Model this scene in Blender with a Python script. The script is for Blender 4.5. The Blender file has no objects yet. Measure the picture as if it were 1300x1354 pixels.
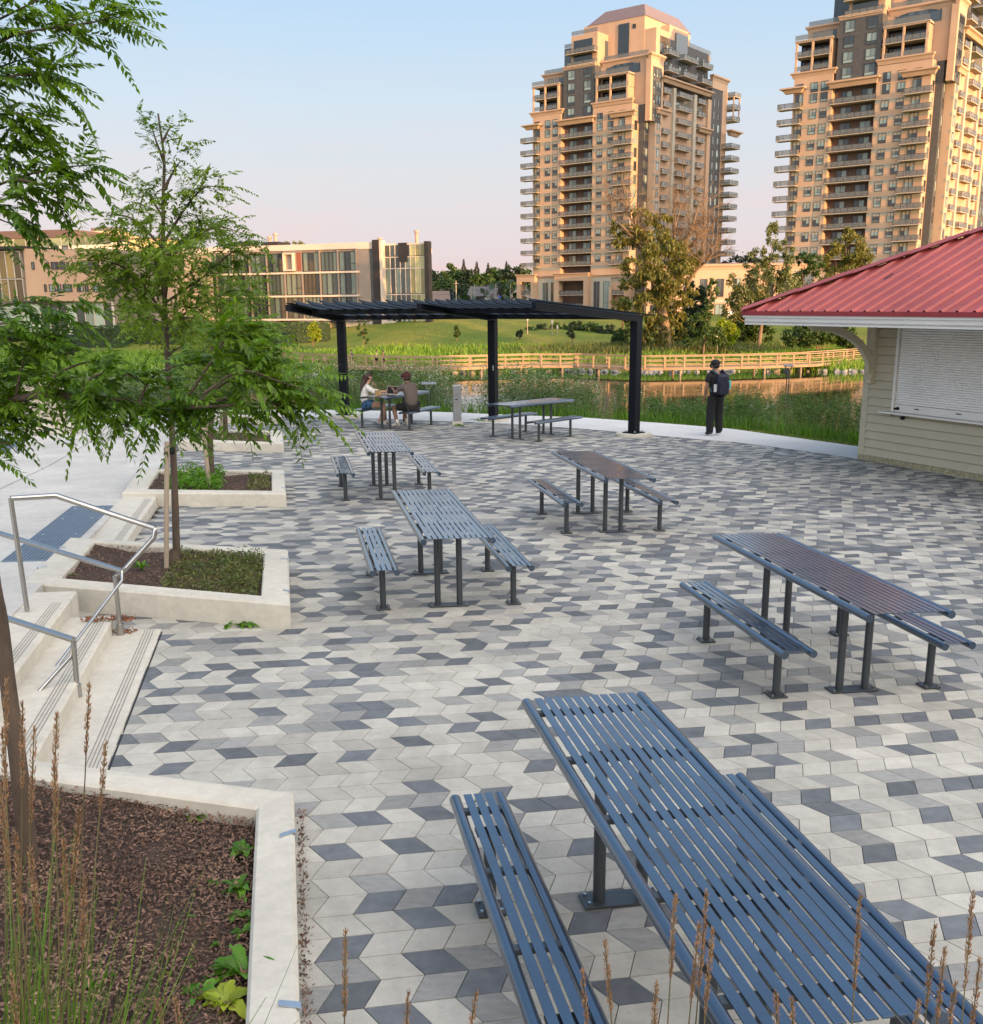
import bpy, bmesh, math, random
import numpy as np
from mathutils import Vector, Matrix
random.seed(7); rng = np.random.default_rng(11)
R = math.radians
scn = bpy.context.scene
COL = scn.collection

# ---------------------------------------------------------------- camera geometry
CF, CP, CR, CH, CPY = 1339.44, 0.245888, -0.0095670, 2.6796, 737.07
SX, SY, TH = -0.02396, -0.01061, 0.193          # plaza drainage slopes and the yaw of the paving grid

def ray(u, v):
    a = u-650; b = v-CPY
    cr, sr = math.cos(CR), math.sin(CR)
    x = cr*a+sr*b; y = -sr*a+cr*b
    c, s = math.cos(CP), math.sin(CP)
    return Vector((x/CF, c-y/CF*s, -s-y/CF*c))
def G(x, y): return SX*x+SY*(y-10)
def gp(u, v, h=0.0):
    d = ray(u, v); t = (CH+SY*10-h)/(SX*d.x+SY*d.y-d.z)
    return Vector((0, 0, CH))+d*t
def at(u, v, Y):
    d = ray(u, v); return Vector((0, 0, CH))+d*(Y/d.y)
def atz(u, v, z):
    d = ray(u, v); return Vector((0, 0, CH))+d*((z-CH)/d.z)
def hit(u, v, A, D):
    n = Vector((D.y, -D.x, 0)); d = ray(u, v); o = Vector((0, 0, CH))
    t = (A-o).dot(n)/d.dot(n); P = o+d*t
    return (P-A).dot(D), P.z
def S2W(u, v, z=None):
    x = math.cos(TH)*u-math.sin(TH)*v; y = math.sin(TH)*u+math.cos(TH)*v
    return Vector((x, y, G(x, y) if z is None else z))

# ---------------------------------------------------------------- materials
def _n(nt, t, **k):
    n = nt.nodes.new(t)
    for a, b in k.items():
        if a in n.inputs: n.inputs[a].default_value = b
        else: setattr(n, a, b)
    return n
def new_mat(name):
    m = bpy.data.materials.new(name); m.use_nodes = True
    nt = m.node_tree; b = nt.nodes['Principled BSDF']
    return m, nt, b
def rgba(c): return (c[0], c[1], c[2], 1)
def mat(name, col, rough=.7, metal=0, var=.12, scale=6, bump=0., bscale=40, col2=None, spec=.5, stretch=None, coord='Object', island=0., trans=0., detail=6, dirt=0.):
    m, nt, b = new_mat(name); L = nt.links.new
    b.inputs['Roughness'].default_value = rough; b.inputs['Metallic'].default_value = metal
    b.inputs['Specular IOR Level'].default_value = spec
    tc = _n(nt, 'ShaderNodeTexCoord'); src = tc.outputs[coord]
    if stretch:
        mp = _n(nt, 'ShaderNodeMapping'); mp.inputs['Scale'].default_value = stretch; L(src, mp.inputs[0]); src = mp.outputs[0]
    nz = _n(nt, 'ShaderNodeTexNoise', Scale=scale, Detail=detail, Roughness=.6); L(src, nz.inputs['Vector'])
    cr = _n(nt, 'ShaderNodeValToRGB'); L(nz.outputs[0], cr.inputs[0])
    c2 = col2 or [min(1, c*(1+var)) for c in col]; c1 = [c*(1-var) for c in col]
    if col2: c1 = col
    cr.color_ramp.elements[0].color = rgba(c1); cr.color_ramp.elements[1].color = rgba(c2)
    cr.color_ramp.elements[0].position = .3; cr.color_ramp.elements[1].position = .7
    out = cr.outputs[0]
    if island:
        ge = _n(nt, 'ShaderNodeNewGeometry'); mr = _n(nt, 'ShaderNodeMapRange')
        mr.inputs['To Min'].default_value = 1-island; mr.inputs['To Max'].default_value = 1+island
        L(ge.outputs['Random Per Island'], mr.inputs[0])
        mx = _n(nt, 'ShaderNodeMix', data_type='RGBA', blend_type='MULTIPLY'); mx.inputs[0].default_value = 1
        L(out, mx.inputs[6]); L(mr.outputs[0], mx.inputs[7]); out = mx.outputs[2]
    if dirt:
        dn = _n(nt, 'ShaderNodeTexNoise', Scale=.55, Detail=9, Roughness=.72); L(tc.outputs[coord], dn.inputs['Vector']); d2 = _n(nt, 'ShaderNodeTexNoise', Scale=34, Detail=4, Roughness=.8); L(tc.outputs[coord], d2.inputs['Vector'])
        r1 = _n(nt, 'ShaderNodeMapRange'); L(dn.outputs[0], r1.inputs[0]); r1.inputs['From Min'].default_value = .36; r1.inputs['From Max'].default_value = .62; r1.inputs['To Min'].default_value = 1-dirt; r1.inputs['To Max'].default_value = 1.04
        r2 = _n(nt, 'ShaderNodeMapRange'); L(d2.outputs[0], r2.inputs[0]); r2.inputs['From Min'].default_value = .28; r2.inputs['From Max'].default_value = .45; r2.inputs['To Min'].default_value = 1-dirt*.8; r2.inputs['To Max'].default_value = 1
        mu = _n(nt, 'ShaderNodeMath', operation='MULTIPLY'); L(r1.outputs[0], mu.inputs[0]); L(r2.outputs[0], mu.inputs[1]); vs_ = _n(nt, 'ShaderNodeVectorMath', operation='SCALE'); L(out, vs_.inputs[0]); L(mu.outputs[0], vs_.inputs['Scale']); out = vs_.outputs[0]
    L(out, b.inputs['Base Color'])
    if bump:
        bz = _n(nt, 'ShaderNodeTexNoise', Scale=bscale, Detail=5, Roughness=.65); L(src, bz.inputs['Vector'])
        bp = _n(nt, 'ShaderNodeBump', Strength=bump, Distance=.02); L(bz.outputs[0], bp.inputs['Height']); L(bp.outputs[0], b.inputs['Normal'])
    if trans:
        tr = _n(nt, 'ShaderNodeBsdfTranslucent'); mx = _n(nt, 'ShaderNodeMixShader'); mx.inputs[0].default_value = trans
        hs = _n(nt, 'ShaderNodeHueSaturation', Value=1.5, Saturation=1.15); L(out, hs.inputs['Color']); L(hs.outputs[0], tr.inputs[0])
        L(b.outputs[0], mx.inputs[1]); L(tr.outputs[0], mx.inputs[2]); L(mx.outputs[0], nt.nodes['Material Output'].inputs[0])
    return m
def leafmat(name, c1, c2, trans=.3, scale=1.2, rough=.55, island=.35):
    return mat(name, c1, rough, col2=c2, scale=scale, island=island, trans=trans, detail=3, spec=.35)

# ---------------------------------------------------------------- mesh builder
class MB:
    def __init__(s): s.v = []; s.f = []; s.m = []; s.mi = 0; s.sm = []
        
    def add(s, vs, fs, smooth=False):
        o = len(s.v); s.v += [tuple(p) for p in vs]
        for f in fs: s.f.append(tuple(i+o for i in f)); s.m.append(s.mi); s.sm.append(smooth)
    def box(s, c, d, rz=0, M=None, bev=0):
        x, y, z = d[0]/2, d[1]/2, d[2]/2
        if bev and min(x, y, z) > bev*1.2:
            b = bev; vs = []; 
            bm = bmesh.new(); bmesh.ops.create_cube(bm, size=1)
            for v in bm.verts: v.co = Vector((v.co.x*d[0], v.co.y*d[1], v.co.z*d[2]))
            bmesh.ops.bevel(bm, geom=bm.edges[:], offset=b, segments=2, affect='EDGES', profile=.6)
            bm.verts.index_update(); vs = [v.co.copy() for v in bm.verts]; fs = [[v.index for v in f.verts] for f in bm.faces]; bm.free()
        else:
            vs = [Vector(p) for p in ((-x,-y,-z),(x,-y,-z),(x,y,-z),(-x,y,-z),(-x,-y,z),(x,-y,z),(x,y,z),(-x,y,z))]
            fs = [(0,3,2,1),(4,5,6,7),(0,1,5,4),(1,2,6,5),(2,3,7,6),(3,0,4,7)]
        Q = M if M is not None else Matrix.Rotation(rz, 4, 'Z')
        s.add([Vector(c)+(Q @ p).to_3d() for p in vs], fs)
    def beam(s, a, b, w, h, up=(0, 0, 1), bev=0):
        a = Vector(a); b = Vector(b); d = b-a; L = d.length; y = d.normalized(); u = Vector(up)
        x = y.cross(u).normalized(); z = x.cross(y)
        M = Matrix((x, y, z)).transposed().to_4x4(); s.box((a+b)/2, (w, L, h), M=M, bev=bev)
    def tube(s, pts, r, n=8, cap=True, smooth=True):
        pts = [Vector(p) for p in pts]; k = len(pts)
        rs = r if isinstance(r, (list, tuple)) else [r]*k
        vs = []; up = None
        for i, p in enumerate(pts):
            t = (pts[min(i+1, k-1)]-pts[max(i-1, 0)])
            if t.length < 1e-9: t = Vector((0, 0, 1))
            t.normalize()
            if up is None:
                up = Vector((0, 0, 1)) if abs(t.z) < .9 else Vector((1, 0, 0))
                x = t.cross(up).normalized()
            else: 
                x = (x-t*x.dot(t))
                x = x.normalized() if x.length > 1e-6 else t.orthogonal().normalized()
            y = t.cross(x)
            sc = 1
            if 0 < i < k-1:
                a = (pts[i]-pts[i-1]).normalized(); bq = (pts[i+1]-pts[i]).normalized(); sc = 1/max(.6, math.sqrt(max(.3, (1+a.dot(bq))/2)))
            for j in range(n):
                an = 2*math.pi*j/n; vs.append(p+(x*math.cos(an)+y*math.sin(an))*rs[i]*sc)
        fs = [(i*n+j, i*n+(j+1) % n, (i+1)*n+(j+1) % n, (i+1)*n+j) for i in range(k-1) for j in range(n)]
        s.add(vs, fs, smooth)
        if cap: s.add([vs[j] for j in range(n)], [tuple(range(n))[::-1]]); s.add([vs[(k-1)*n+j] for j in range(n)], [tuple(range(n))])
    def prism(s, poly, z0, z1, top=None):
        n = len(poly); zf = (lambda z, p: z(p[0], p[1]) if callable(z) else z)
        lo = [(p[0], p[1], zf(z0, p)) for p in poly]; q = top or poly; hi = [(p[0], p[1], zf(z1, p)) for p in q]
        a = sum(poly[i][0]*poly[(i+1) % n][1]-poly[(i+1) % n][0]*poly[i][1] for i in range(n))
        fs = [(i, (i+1) % n, n+(i+1) % n, n+i) for i in range(n)]+[tuple(range(n))[::-1], tuple(range(n, 2*n))]
        if a < 0: fs = [f[::-1] for f in fs]
        s.add(lo+hi, fs)
    def extr(s, prof, A, B):
        """closed profile (list of 3D points) swept from A by the vector B-A"""
        d = Vector(B)-Vector(A); n = len(prof); lo = [Vector(p) for p in prof]; hi = [p+d for p in lo]
        s.add(lo+hi, [(i, (i+1) % n, n+(i+1) % n, n+i) for i in range(n)]+[tuple(range(n))[::-1], tuple(range(n, 2*n))])
    def ball(s, c, r, seg=10, rings=7, sc=(1, 1, 1), jit=0):
        vs = []; c = Vector(c)
        for i in range(rings+1):
            ph = math.pi*i/rings
            for j in range(seg):
                a = 2*math.pi*j/seg; k = 1+jit*(random.random()-.5)
                vs.append(c+Vector((math.sin(ph)*math.cos(a)*r*sc[0], math.sin(ph)*math.sin(a)*r*sc[1], math.cos(ph)*r*sc[2]))*k)
        s.add(vs, [(i*seg+j, (i+1)*seg+j, (i+1)*seg+(j+1) % seg, i*seg+(j+1) % seg) for i in range(rings) for j in range(seg)], True)
    def xf(s, M): s.v = [tuple(M @ Vector(p)) for p in s.v]; return s
    def build(s, name, mats, parent=None, local=False):
        if not isinstance(mats, (list, tuple)): mats = [mats]
        o = Vector((0, 0, 0))
        if parent is not None and not local:
            q = parent
            while q is not None: o += q.location; q = q.parent
        me = bpy.data.meshes.new(name)
        me.from_pydata([(p[0]-o.x, p[1]-o.y, p[2]-o.z) for p in s.v], [], s.f)
        for m in mats: me.materials.append(m)
        me.polygons.foreach_set('material_index', s.m); me.polygons.foreach_set('use_smooth', s.sm)
        bm = bmesh.new(); bm.from_mesh(me); bmesh.ops.recalc_face_normals(bm, faces=bm.faces[:]) if len(s.f) < 4000 else None
        bm.to_mesh(me); bm.free(); me.update()
        ob = bpy.data.objects.new(name, me); COL.objects.link(ob); ob.parent = parent
        return ob
def tag(o, label=None, cat=None, group=None, kind=None):
    if label: o['label'] = label
    if cat: o['category'] = cat
    if group: o['group'] = group
    if kind: o['kind'] = kind
    return o
def empty(name, loc, label=None, cat=None, group=None):
    o = bpy.data.objects.new(name, None); COL.objects.link(o); o.location = loc; o.empty_display_size = .1
    return tag(o, label, cat, group)
def copy_tree(o, parent=None):
    c = o.copy(); COL.objects.link(c); c.parent = parent
    for ch in [x for x in KIDS.get(o.name, list(o.children))]: copy_tree(ch, c)
    return c
KIDS = {}
def dup(o, loc, label, rz=None):
    c = copy_tree(o); c.location = loc; c['label'] = label
    if rz is not None: c.rotation_euler.z = rz
    return c
def struct(mb, name, mats): return tag(mb.build(name, mats), kind='structure')

def raw_mesh(name, V, F, mats, parent=None, mi=None, smooth=False):
    """fast mesh from numpy arrays; F is (n,k)"""
    me = bpy.data.meshes.new(name); V = np.asarray(V, np.float32); F = np.asarray(F, np.int32)
    if parent is not None:
        q = parent; o = Vector((0, 0, 0))
        while q is not None: o += q.location; q = q.parent
        V = V-np.array(o, np.float32)
    k = F.shape[1]
    me.vertices.add(len(V)); me.vertices.foreach_set('co', V.ravel())
    me.loops.add(F.size); me.loops.foreach_set('vertex_index', F.ravel())
    me.polygons.add(len(F)); me.polygons.foreach_set('loop_start', np.arange(len(F), dtype=np.int32)*k)
    if not isinstance(mats, (list, tuple)): mats = [mats]
    for m in mats: me.materials.append(m)
    if mi is not None: me.polygons.foreach_set('material_index', np.asarray(mi, np.int32))
    me.polygons.foreach_set('use_smooth', np.full(len(F), bool(smooth)))
    me.update(calc_edges=True); me.validate()
    ob = bpy.data.objects.new(name, me); COL.objects.link(ob); ob.parent = parent
    return ob
def unit(a): return a/np.maximum(np.linalg.norm(a, axis=-1, keepdims=True), 1e-9)
def leaf_arrays(P, D, L, W, droop=0., side=None):
    """diamond leaves: P base, D direction, L length, W width -> quads"""
    n = len(P); D = unit(D)
    if side is None: side = rng.normal(size=(n, 3))
    S = unit(np.cross(D, side)); L = np.broadcast_to(L, n)[:, None]; W = np.broadcast_to(W, n)[:, None]
    dz = np.zeros((n, 3)); dz[:, 2] = 1
    mid = P+D*L*.45-dz*L*droop*.2; tip = P+D*L-dz*L*droop
    V = np.stack([P, mid+S*W/2, tip, mid-S*W/2], 1).reshape(-1, 3)
    F = np.arange(4*n).reshape(n, 4)
    return V, F
def cat(*vf):
    V = []; F = []; o = 0
    for v, f in vf: V.append(v); F.append(f+o); o += len(v)
    return np.concatenate(V), np.concatenate(F)
def rnd_dirs(n, up=0.): 
    d = rng.normal(size=(n, 3)); d = unit(d); d[:, 2] += up; return unit(d)

# ---------------------------------------------------------------- camera
cd = bpy.data.cameras.new('camera'); cam = bpy.data.objects.new('camera', cd); COL.objects.link(cam); scn.camera = cam
cd.sensor_fit = 'HORIZONTAL'; cd.sensor_width = 36; cd.lens = 36*CF/1300
cd.shift_y = (CPY-677)/1300; cd.clip_end = 4000; cd.clip_start = .05
fw = Vector((0, math.cos(CP), -math.sin(CP))); up0 = Vector((0, math.sin(CP), math.cos(CP))); rt0 = Vector((1, 0, 0))
# image x axis / y-up axis after roll
rt = rt0*math.cos(CR)+up0*math.sin(CR)*(1); up = up0*math.cos(CR)-rt0*math.sin(CR)
a0 = ray(650+100, CPY)-ray(650, CPY); rt = a0.normalized(); up = (ray(650, CPY-100)-ray(650, CPY)).normalized(); bk = rt.cross(up)
cam.matrix_world = Matrix.Translation((0, 0, CH)) @ Matrix((rt, up, bk)).transposed().to_4x4()

# ---------------------------------------------------------------- light
SUN_EL = R(4.2); SUN_DIR = Vector((.65*math.cos(SUN_EL), -.76*math.cos(SUN_EL), math.sin(SUN_EL))).normalized()
sl = bpy.data.lights.new('sun', 'SUN'); so = bpy.data.objects.new('sun', sl); COL.objects.link(so)
sl.energy = 4.2; sl.angle = R(.6); sl.color = (1, .54, .20)
so.rotation_euler = SUN_DIR.to_track_quat('Z', 'Y').to_euler(); so.location = (30, -30, 40)
w = bpy.data.worlds.new('World'); scn.world = w; w.use_nodes = True; nt = w.node_tree; L = nt.links.new
bg = nt.nodes['Background']
sky = _n(nt, 'ShaderNodeTexSky'); sky.sky_type = 'NISHITA'; sky.sun_disc = False; sky.sun_elevation = SUN_EL
sky.sun_rotation = math.atan2(SUN_DIR.x, SUN_DIR.y); sky.air_density = 1.0; sky.dust_density = 1.2; sky.ozone_density = 1.5
tc = _n(nt, 'ShaderNodeTexCoord'); sp = _n(nt, 'ShaderNodeSeparateXYZ'); L(tc.outputs['Generated'], sp.inputs[0])
# evening gradient: pink-grey haze band low down, pale blue above
cr = _n(nt, 'ShaderNodeValToRGB'); L(sp.outputs['Z'], cr.inputs[0]); e = cr.color_ramp.elements
SKYK = 1.0
e[0].position = 0.0; e[0].color = rgba((.78, .60, .62))
e[1].position = 1.0; e[1].color = rgba((.45, .60, .88))
for p_, c_ in ((.05, (.76, .66, .70)), (.11, (.71, .70, .75)), (.17, (.63, .72, .82)), (.26, (.48, .67, .88)), (.42, (.35, .60, .95))):
    q = e.new(p_); q.color = rgba(c_)
# thin low clouds
mp = _n(nt, 'ShaderNodeMapping'); mp.inputs['Scale'].default_value = (1.6, 1.6, 7); L(tc.outputs['Generated'], mp.inputs[0])
nz = _n(nt, 'ShaderNodeTexNoise', Scale=3.2, Detail=8, Roughness=.6); L(mp.outputs[0], nz.inputs['Vector'])
c2 = _n(nt, 'ShaderNodeValToRGB'); L(nz.outputs[0], c2.inputs[0]); c2.color_ramp.elements[0].position = .5; c2.color_ramp.elements[1].position = .72
zr = _n(nt, 'ShaderNodeValToRGB'); L(sp.outputs['Z'], zr.inputs[0]); ze = zr.color_ramp.elements
ze[0].position = .0; ze[0].color = (1, 1, 1, 1); ze[1].position = .16; ze[1].color = (.12, .12, .12, 1)
ml = _n(nt, 'ShaderNodeMath', operation='MULTIPLY'); L(c2.outputs[0], ml.inputs[0]); L(zr.outputs[0], ml.inputs[1])
m2 = _n(nt, 'ShaderNodeMath', operation='MULTIPLY'); L(ml.outputs[0], m2.inputs[0]); m2.inputs[1].default_value = .75
mx = _n(nt, 'ShaderNodeMix', data_type='RGBA'); L(m2.outputs[0], mx.inputs[0]); L(cr.outputs[0], mx.inputs[6]); mx.inputs[7].default_value = rgba((.93, .60, .58))
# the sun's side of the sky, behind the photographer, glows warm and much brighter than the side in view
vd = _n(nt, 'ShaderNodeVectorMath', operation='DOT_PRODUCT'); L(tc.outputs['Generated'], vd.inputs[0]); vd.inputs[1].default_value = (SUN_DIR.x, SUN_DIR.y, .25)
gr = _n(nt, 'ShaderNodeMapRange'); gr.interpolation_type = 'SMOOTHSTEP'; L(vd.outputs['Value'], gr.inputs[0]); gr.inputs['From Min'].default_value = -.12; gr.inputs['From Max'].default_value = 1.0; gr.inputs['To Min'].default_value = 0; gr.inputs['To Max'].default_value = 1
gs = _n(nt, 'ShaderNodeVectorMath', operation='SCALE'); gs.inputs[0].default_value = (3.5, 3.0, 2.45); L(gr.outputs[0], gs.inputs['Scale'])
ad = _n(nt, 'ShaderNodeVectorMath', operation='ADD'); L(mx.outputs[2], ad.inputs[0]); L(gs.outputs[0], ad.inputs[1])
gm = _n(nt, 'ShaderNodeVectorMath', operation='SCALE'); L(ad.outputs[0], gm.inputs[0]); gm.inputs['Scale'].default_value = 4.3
sk = _n(nt, 'ShaderNodeMix', data_type='RGBA'); sk.inputs[0].default_value = .9
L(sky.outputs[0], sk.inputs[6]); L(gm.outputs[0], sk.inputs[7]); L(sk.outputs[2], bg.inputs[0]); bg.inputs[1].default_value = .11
scn.view_settings.view_transform = 'Standard'; scn.view_settings.look = 'None'; scn.view_settings.exposure = 1.25; scn.view_settings.gamma = 1
# ---------------------------------------------------------------- shared materials
M = {}
M['paver_light'] = mat('paver_light', (.365, .35, .305), .8, col2=(.45, .43, .375), scale=9, bump=.25, bscale=160, island=.13, spec=.3, dirt=.22)
M['paver_mid'] = mat('paver_mid', (.22, .22, .21), .8, col2=(.30, .295, .275), scale=14, bump=.25, bscale=160, island=.18, spec=.3, stretch=(1, 3, 1), dirt=.2)
M['paver_dark'] = mat('paver_dark', (.10, .108, .118), .78, col2=(.145, .155, .165), scale=12, bump=.25, bscale=160, island=.2, spec=.3, dirt=.15)
M['joint'] = mat('joint_sand', (.05, .047, .042), .95, var=.3, scale=60)
def concrete(name, c, stain=.82, seam=None):
    m, nt, b = new_mat(name); L = nt.links.new
    b.inputs['Roughness'].default_value = .85; b.inputs['Specular IOR Level'].default_value = .3
    tc = _n(nt, 'ShaderNodeTexCoord')
    n1 = _n(nt, 'ShaderNodeTexNoise', Scale=.9, Detail=8, Roughness=.7); n2 = _n(nt, 'ShaderNodeTexNoise', Scale=14, Detail=8, Roughness=.7)
    n3 = _n(nt, 'ShaderNodeTexNoise', Scale=220, Detail=3)
    for n in (n1, n2, n3): L(tc.outputs['Object'], n.inputs['Vector'])
    r1 = _n(nt, 'ShaderNodeMapRange'); r1.inputs['From Min'].default_value = .35; r1.inputs['From Max'].default_value = .65; r1.inputs['To Min'].default_value = stain; r1.inputs['To Max'].default_value = 1.08; L(n1.outputs[0], r1.inputs[0])
    r2 = _n(nt, 'ShaderNodeMapRange'); r2.inputs['From Min'].default_value = .3; r2.inputs['From Max'].default_value = .7; r2.inputs['To Min'].default_value = .87; r2.inputs['To Max'].default_value = 1.08; L(n2.outputs[0], r2.inputs[0])
    m1 = _n(nt, 'ShaderNodeMath', operation='MULTIPLY'); L(r1.outputs[0], m1.inputs[0]); L(r2.outputs[0], m1.inputs[1])
    sc = _n(nt, 'ShaderNodeVectorMath', operation='SCALE'); sc.inputs[0].default_value = c; L(m1.outputs[0], sc.inputs['Scale']); L(sc.outputs[0], b.inputs['Base Color'])
    bp = _n(nt, 'ShaderNodeBump', Strength=.25, Distance=.004); L(n3.outputs[0], bp.inputs['Height']); L(bp.outputs[0], b.inputs['Normal'])
    return m
M['conc'] = concrete('concrete_cast', (.49, .462, .395), .90)
M['conc_slab'] = concrete('concrete_slab', (.47, .455, .42), .84)
M['conc_path'] = concrete('concrete_path', (.52, .515, .50), .92)
M['metal'] = mat('powder_coat_blue_grey', (.040, .075, .125), .32, metal=.7, var=.15, scale=5, spec=.6, dirt=.32)
_b = M['metal'].node_tree.nodes['Principled BSDF']; _b.inputs['Coat Weight'].default_value = 1; _b.inputs['Coat Roughness'].default_value = .16; _b.inputs['Coat IOR'].default_value = 1.65
M['metal_leg'] = mat('powder_coat_graphite', (.05, .058, .065), .38, metal=.4, var=.12, scale=4, bump=.05)
M['steel'] = mat('brushed_steel', (.42, .41, .39), .25, metal=1, var=.06, scale=20)
M['galv'] = mat('galvanised', (.45, .50, .55), .35, metal=.8, var=.1, scale=30)
M['black'] = mat('black_steel', (.006, .008, .012), .5, metal=0, var=.15, scale=3, spec=.12)
M['mulch'] = mat('mulch', (.035, .020, .013), .95, col2=(.085, .05, .033), scale=30, bump=1, bscale=90)
M['chip'] = mat('bark_chip', (.065, .030, .018), .9, col2=(.20, .12, .08), scale=2, island=.6)
M['mat_blue'] = mat('tactile_blue_grey', (.11, .15, .20), .6, col2=(.15, .20, .26), scale=4)

# ---------------------------------------------------------------- paved plaza (real pavers, laid in a chevron)
OUT = [gp(*p) for p in ((0,552),(80,551),(166,548),(372,541.6),(473.6,542.7),(588,545),(678,549),(772,552.4),(880,560),(965,567),(1131,590))]
OUT = [Vector((-40, 20, G(-40, 20))), Vector((-20, 22.3, G(-20, 22.3)))]+OUT+[Vector(p+(G(*p),)) for p in ((8.9, 18.6), (11.5, 15.6), (16, 13), (30, 9), (45, 7))]
INN = [gp(*p) for p in ((374,551),(441,552.3),(478,553),(596,557.5),(678,561),(772,567.5),(815,571),(865,576),(992,587),(1135,607))]
INN = [Vector((-6.9, 25.4, 0)), ]+INN+[Vector(p+(0,)) for p in ((8.0, 16.8), (10.3, 13.6), (14.5, 10.8), (30, 6), (45, 4))]
def interp_poly(P, n):
    d = [0]
    for a, b in zip(P, P[1:]): d.append(d[-1]+(b-a).length)
    out = []
    for i in range(n):
        t = d[-1]*i/(n-1); k = max(j for j in range(len(d)) if d[j] <= t+1e-9); k = min(k, len(P)-2)
        out.append(P[k].lerp(P[k+1], (t-d[k])/max(1e-9, d[k+1]-d[k])))
    return out
def inside(x, y, P):
    c = False; j = len(P)-1
    for i in range(len(P)):
        if (P[i][1] > y) != (P[j][1] > y) and x < (P[j][0]-P[i][0])*(y-P[i][1])/(P[j][1]-P[i][1])+P[i][0]: c = not c
        j = i
    return c
PLZ = [(p.x, p.y) for p in INN[:-2]]+[tuple(S2W(13.5, 9).xy), tuple(S2W(13.5, -1).xy), tuple(S2W(-1.3, -1).xy), tuple(S2W(-1.3, 8.3).xy), tuple(S2W(-1.9, 8.4).xy), tuple(S2W(-1.86, 14).xy), tuple(S2W(-2.6, 14.2).xy), tuple(S2W(-2.6, 25).xy)]
HOLES = [[tuple(S2W(*c).xy) for c in q] for q in ([(-.19, 2.2), (-.19, 4.93), (-3.2, 5.9), (-3, 2)], [(-.2, 8.3), (-.2, 10.15), (-2.3, 10.9), (-2.3, 9.25)], [(-.22, 13.85), (-.25, 15.85), (-2.25, 16.1), (-2.2, 14.2)], [(-.25, 19.4), (-.3, 21.4), (-2.1, 21.8), (-2.05, 20)], [(-.3, 24.5), (-.32, 25.8), (-1.9, 26.1), (-2, 25)])]
V = []; F = []; MI = []; TONE = {}
PP, PR, PS = .1766, .1571, .0779
Lo, Uo = S2W(0, 0), 0
ox, oy = -.9183, 4.5197; ct, st = math.cos(.195), math.sin(.195)
def smooth(a, b, x): t = min(1, max(0, (x-a)/(b-a))); return t*t*(3-2*t)
patch = lambda x, y: math.sin(x*1.7+y*.6)*math.sin(y*1.3-x*.5)
for k in range(-40, 150):
    for i in range(-40, 95):
        u0 = PP*i+(PS if k % 2 else 0); u1 = PP*i+(0 if k % 2 else PS)
        g = .0022; q = [(u0+g, PR*k+g), (u0+PP-g, PR*k+g), (u1+PP-g, PR*(k+1)-g), (u1+g, PR*(k+1)-g)]
        cu = (q[0][0]+q[2][0])/2; cv = (q[0][1]+q[2][1])/2
        cx, cy = ox+ct*cu-st*cv, oy+st*cu+ct*cv
        if not inside(cx, cy, PLZ) or any(inside(cx, cy, h_) for h_ in HOLES): continue
        o = len(V); jz = random.gauss(0, .0006); tx = random.gauss(0, .0015); ty = random.gauss(0, .0015)
        for ring in (0, 1):
            for (a, b) in q:
                if ring: a += (.0018 if a > cu else -.0018); b += (.0018 if b > cv else -.0018)
                x, y = ox+ct*a-st*b, oy+st*a+ct*b
                V.append((x, y, G(x, y)+jz+tx*(a-cu)+ty*(b-cv)-(.034 if ring else 0)))
        F += [(o, o+1, o+2, o+3)]+[(o+4+j, o+4+(j+1) % 4, o+(j+1) % 4, o+j) for j in range(4)]
        far = smooth(5.0, 14, cy+.38*cx+patch(cx, cy)*.9)
        pl = .64-.42*far; pd = .22+.30*far
        r = random.random(); c_ = 0 if r < pl else (2 if r < pl+pd else 1)
        if c_ == 2 and (TONE.get((k, i-1)) == 2 or TONE.get((k-1, i)) == 2) and random.random() < .62: c_ = random.choice((0, 1))
        TONE[(k, i)] = c_; MI += [c_]*5
pv = raw_mesh('plaza_paving', V, F, [M['paver_light'], M['paver_mid'], M['paver_dark']], mi=MI); tag(pv, kind='structure')
b = MB(); n = 24
bx = [(-4, -2), (14, -6), (46, -6), (46, 4), (12, 16), (8, 21), (2, 26.4), (-4, 27.4), (-8, 26)]
b.prism(bx, lambda x, y: G(x, y)-.3, lambda x, y: G(x, y)-.030); struct(b, 'plaza_sub_base', M['joint'])

# concrete path round the plaza
b = MB(); A_ = interp_poly([Vector((-6.9, 26.2, 0))]+[p for p in OUT[6:]], 90); B_ = interp_poly(INN, 90)
A_[0] = Vector((-7.0, 26.6, 0))
def path_z(p, d=.006): return Vector((p.x, p.y, G(p.x, p.y)+d))
vs = []
A_ = interp_poly([Vector((-7.2, 26.75, 0)), OUT[5]]+OUT[6:], 90)
for p, q in zip(B_, A_): vs += [path_z(p), path_z(q), path_z(q, -.35)]
b.add(vs, [(3*i, 3*i+3, 3*i+4, 3*i+1) for i in range(89)]+[(3*i+1, 3*i+4, 3*i+5, 3*i+2) for i in range(89)]); struct(b, 'concrete_path', M['conc_path'])

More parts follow.
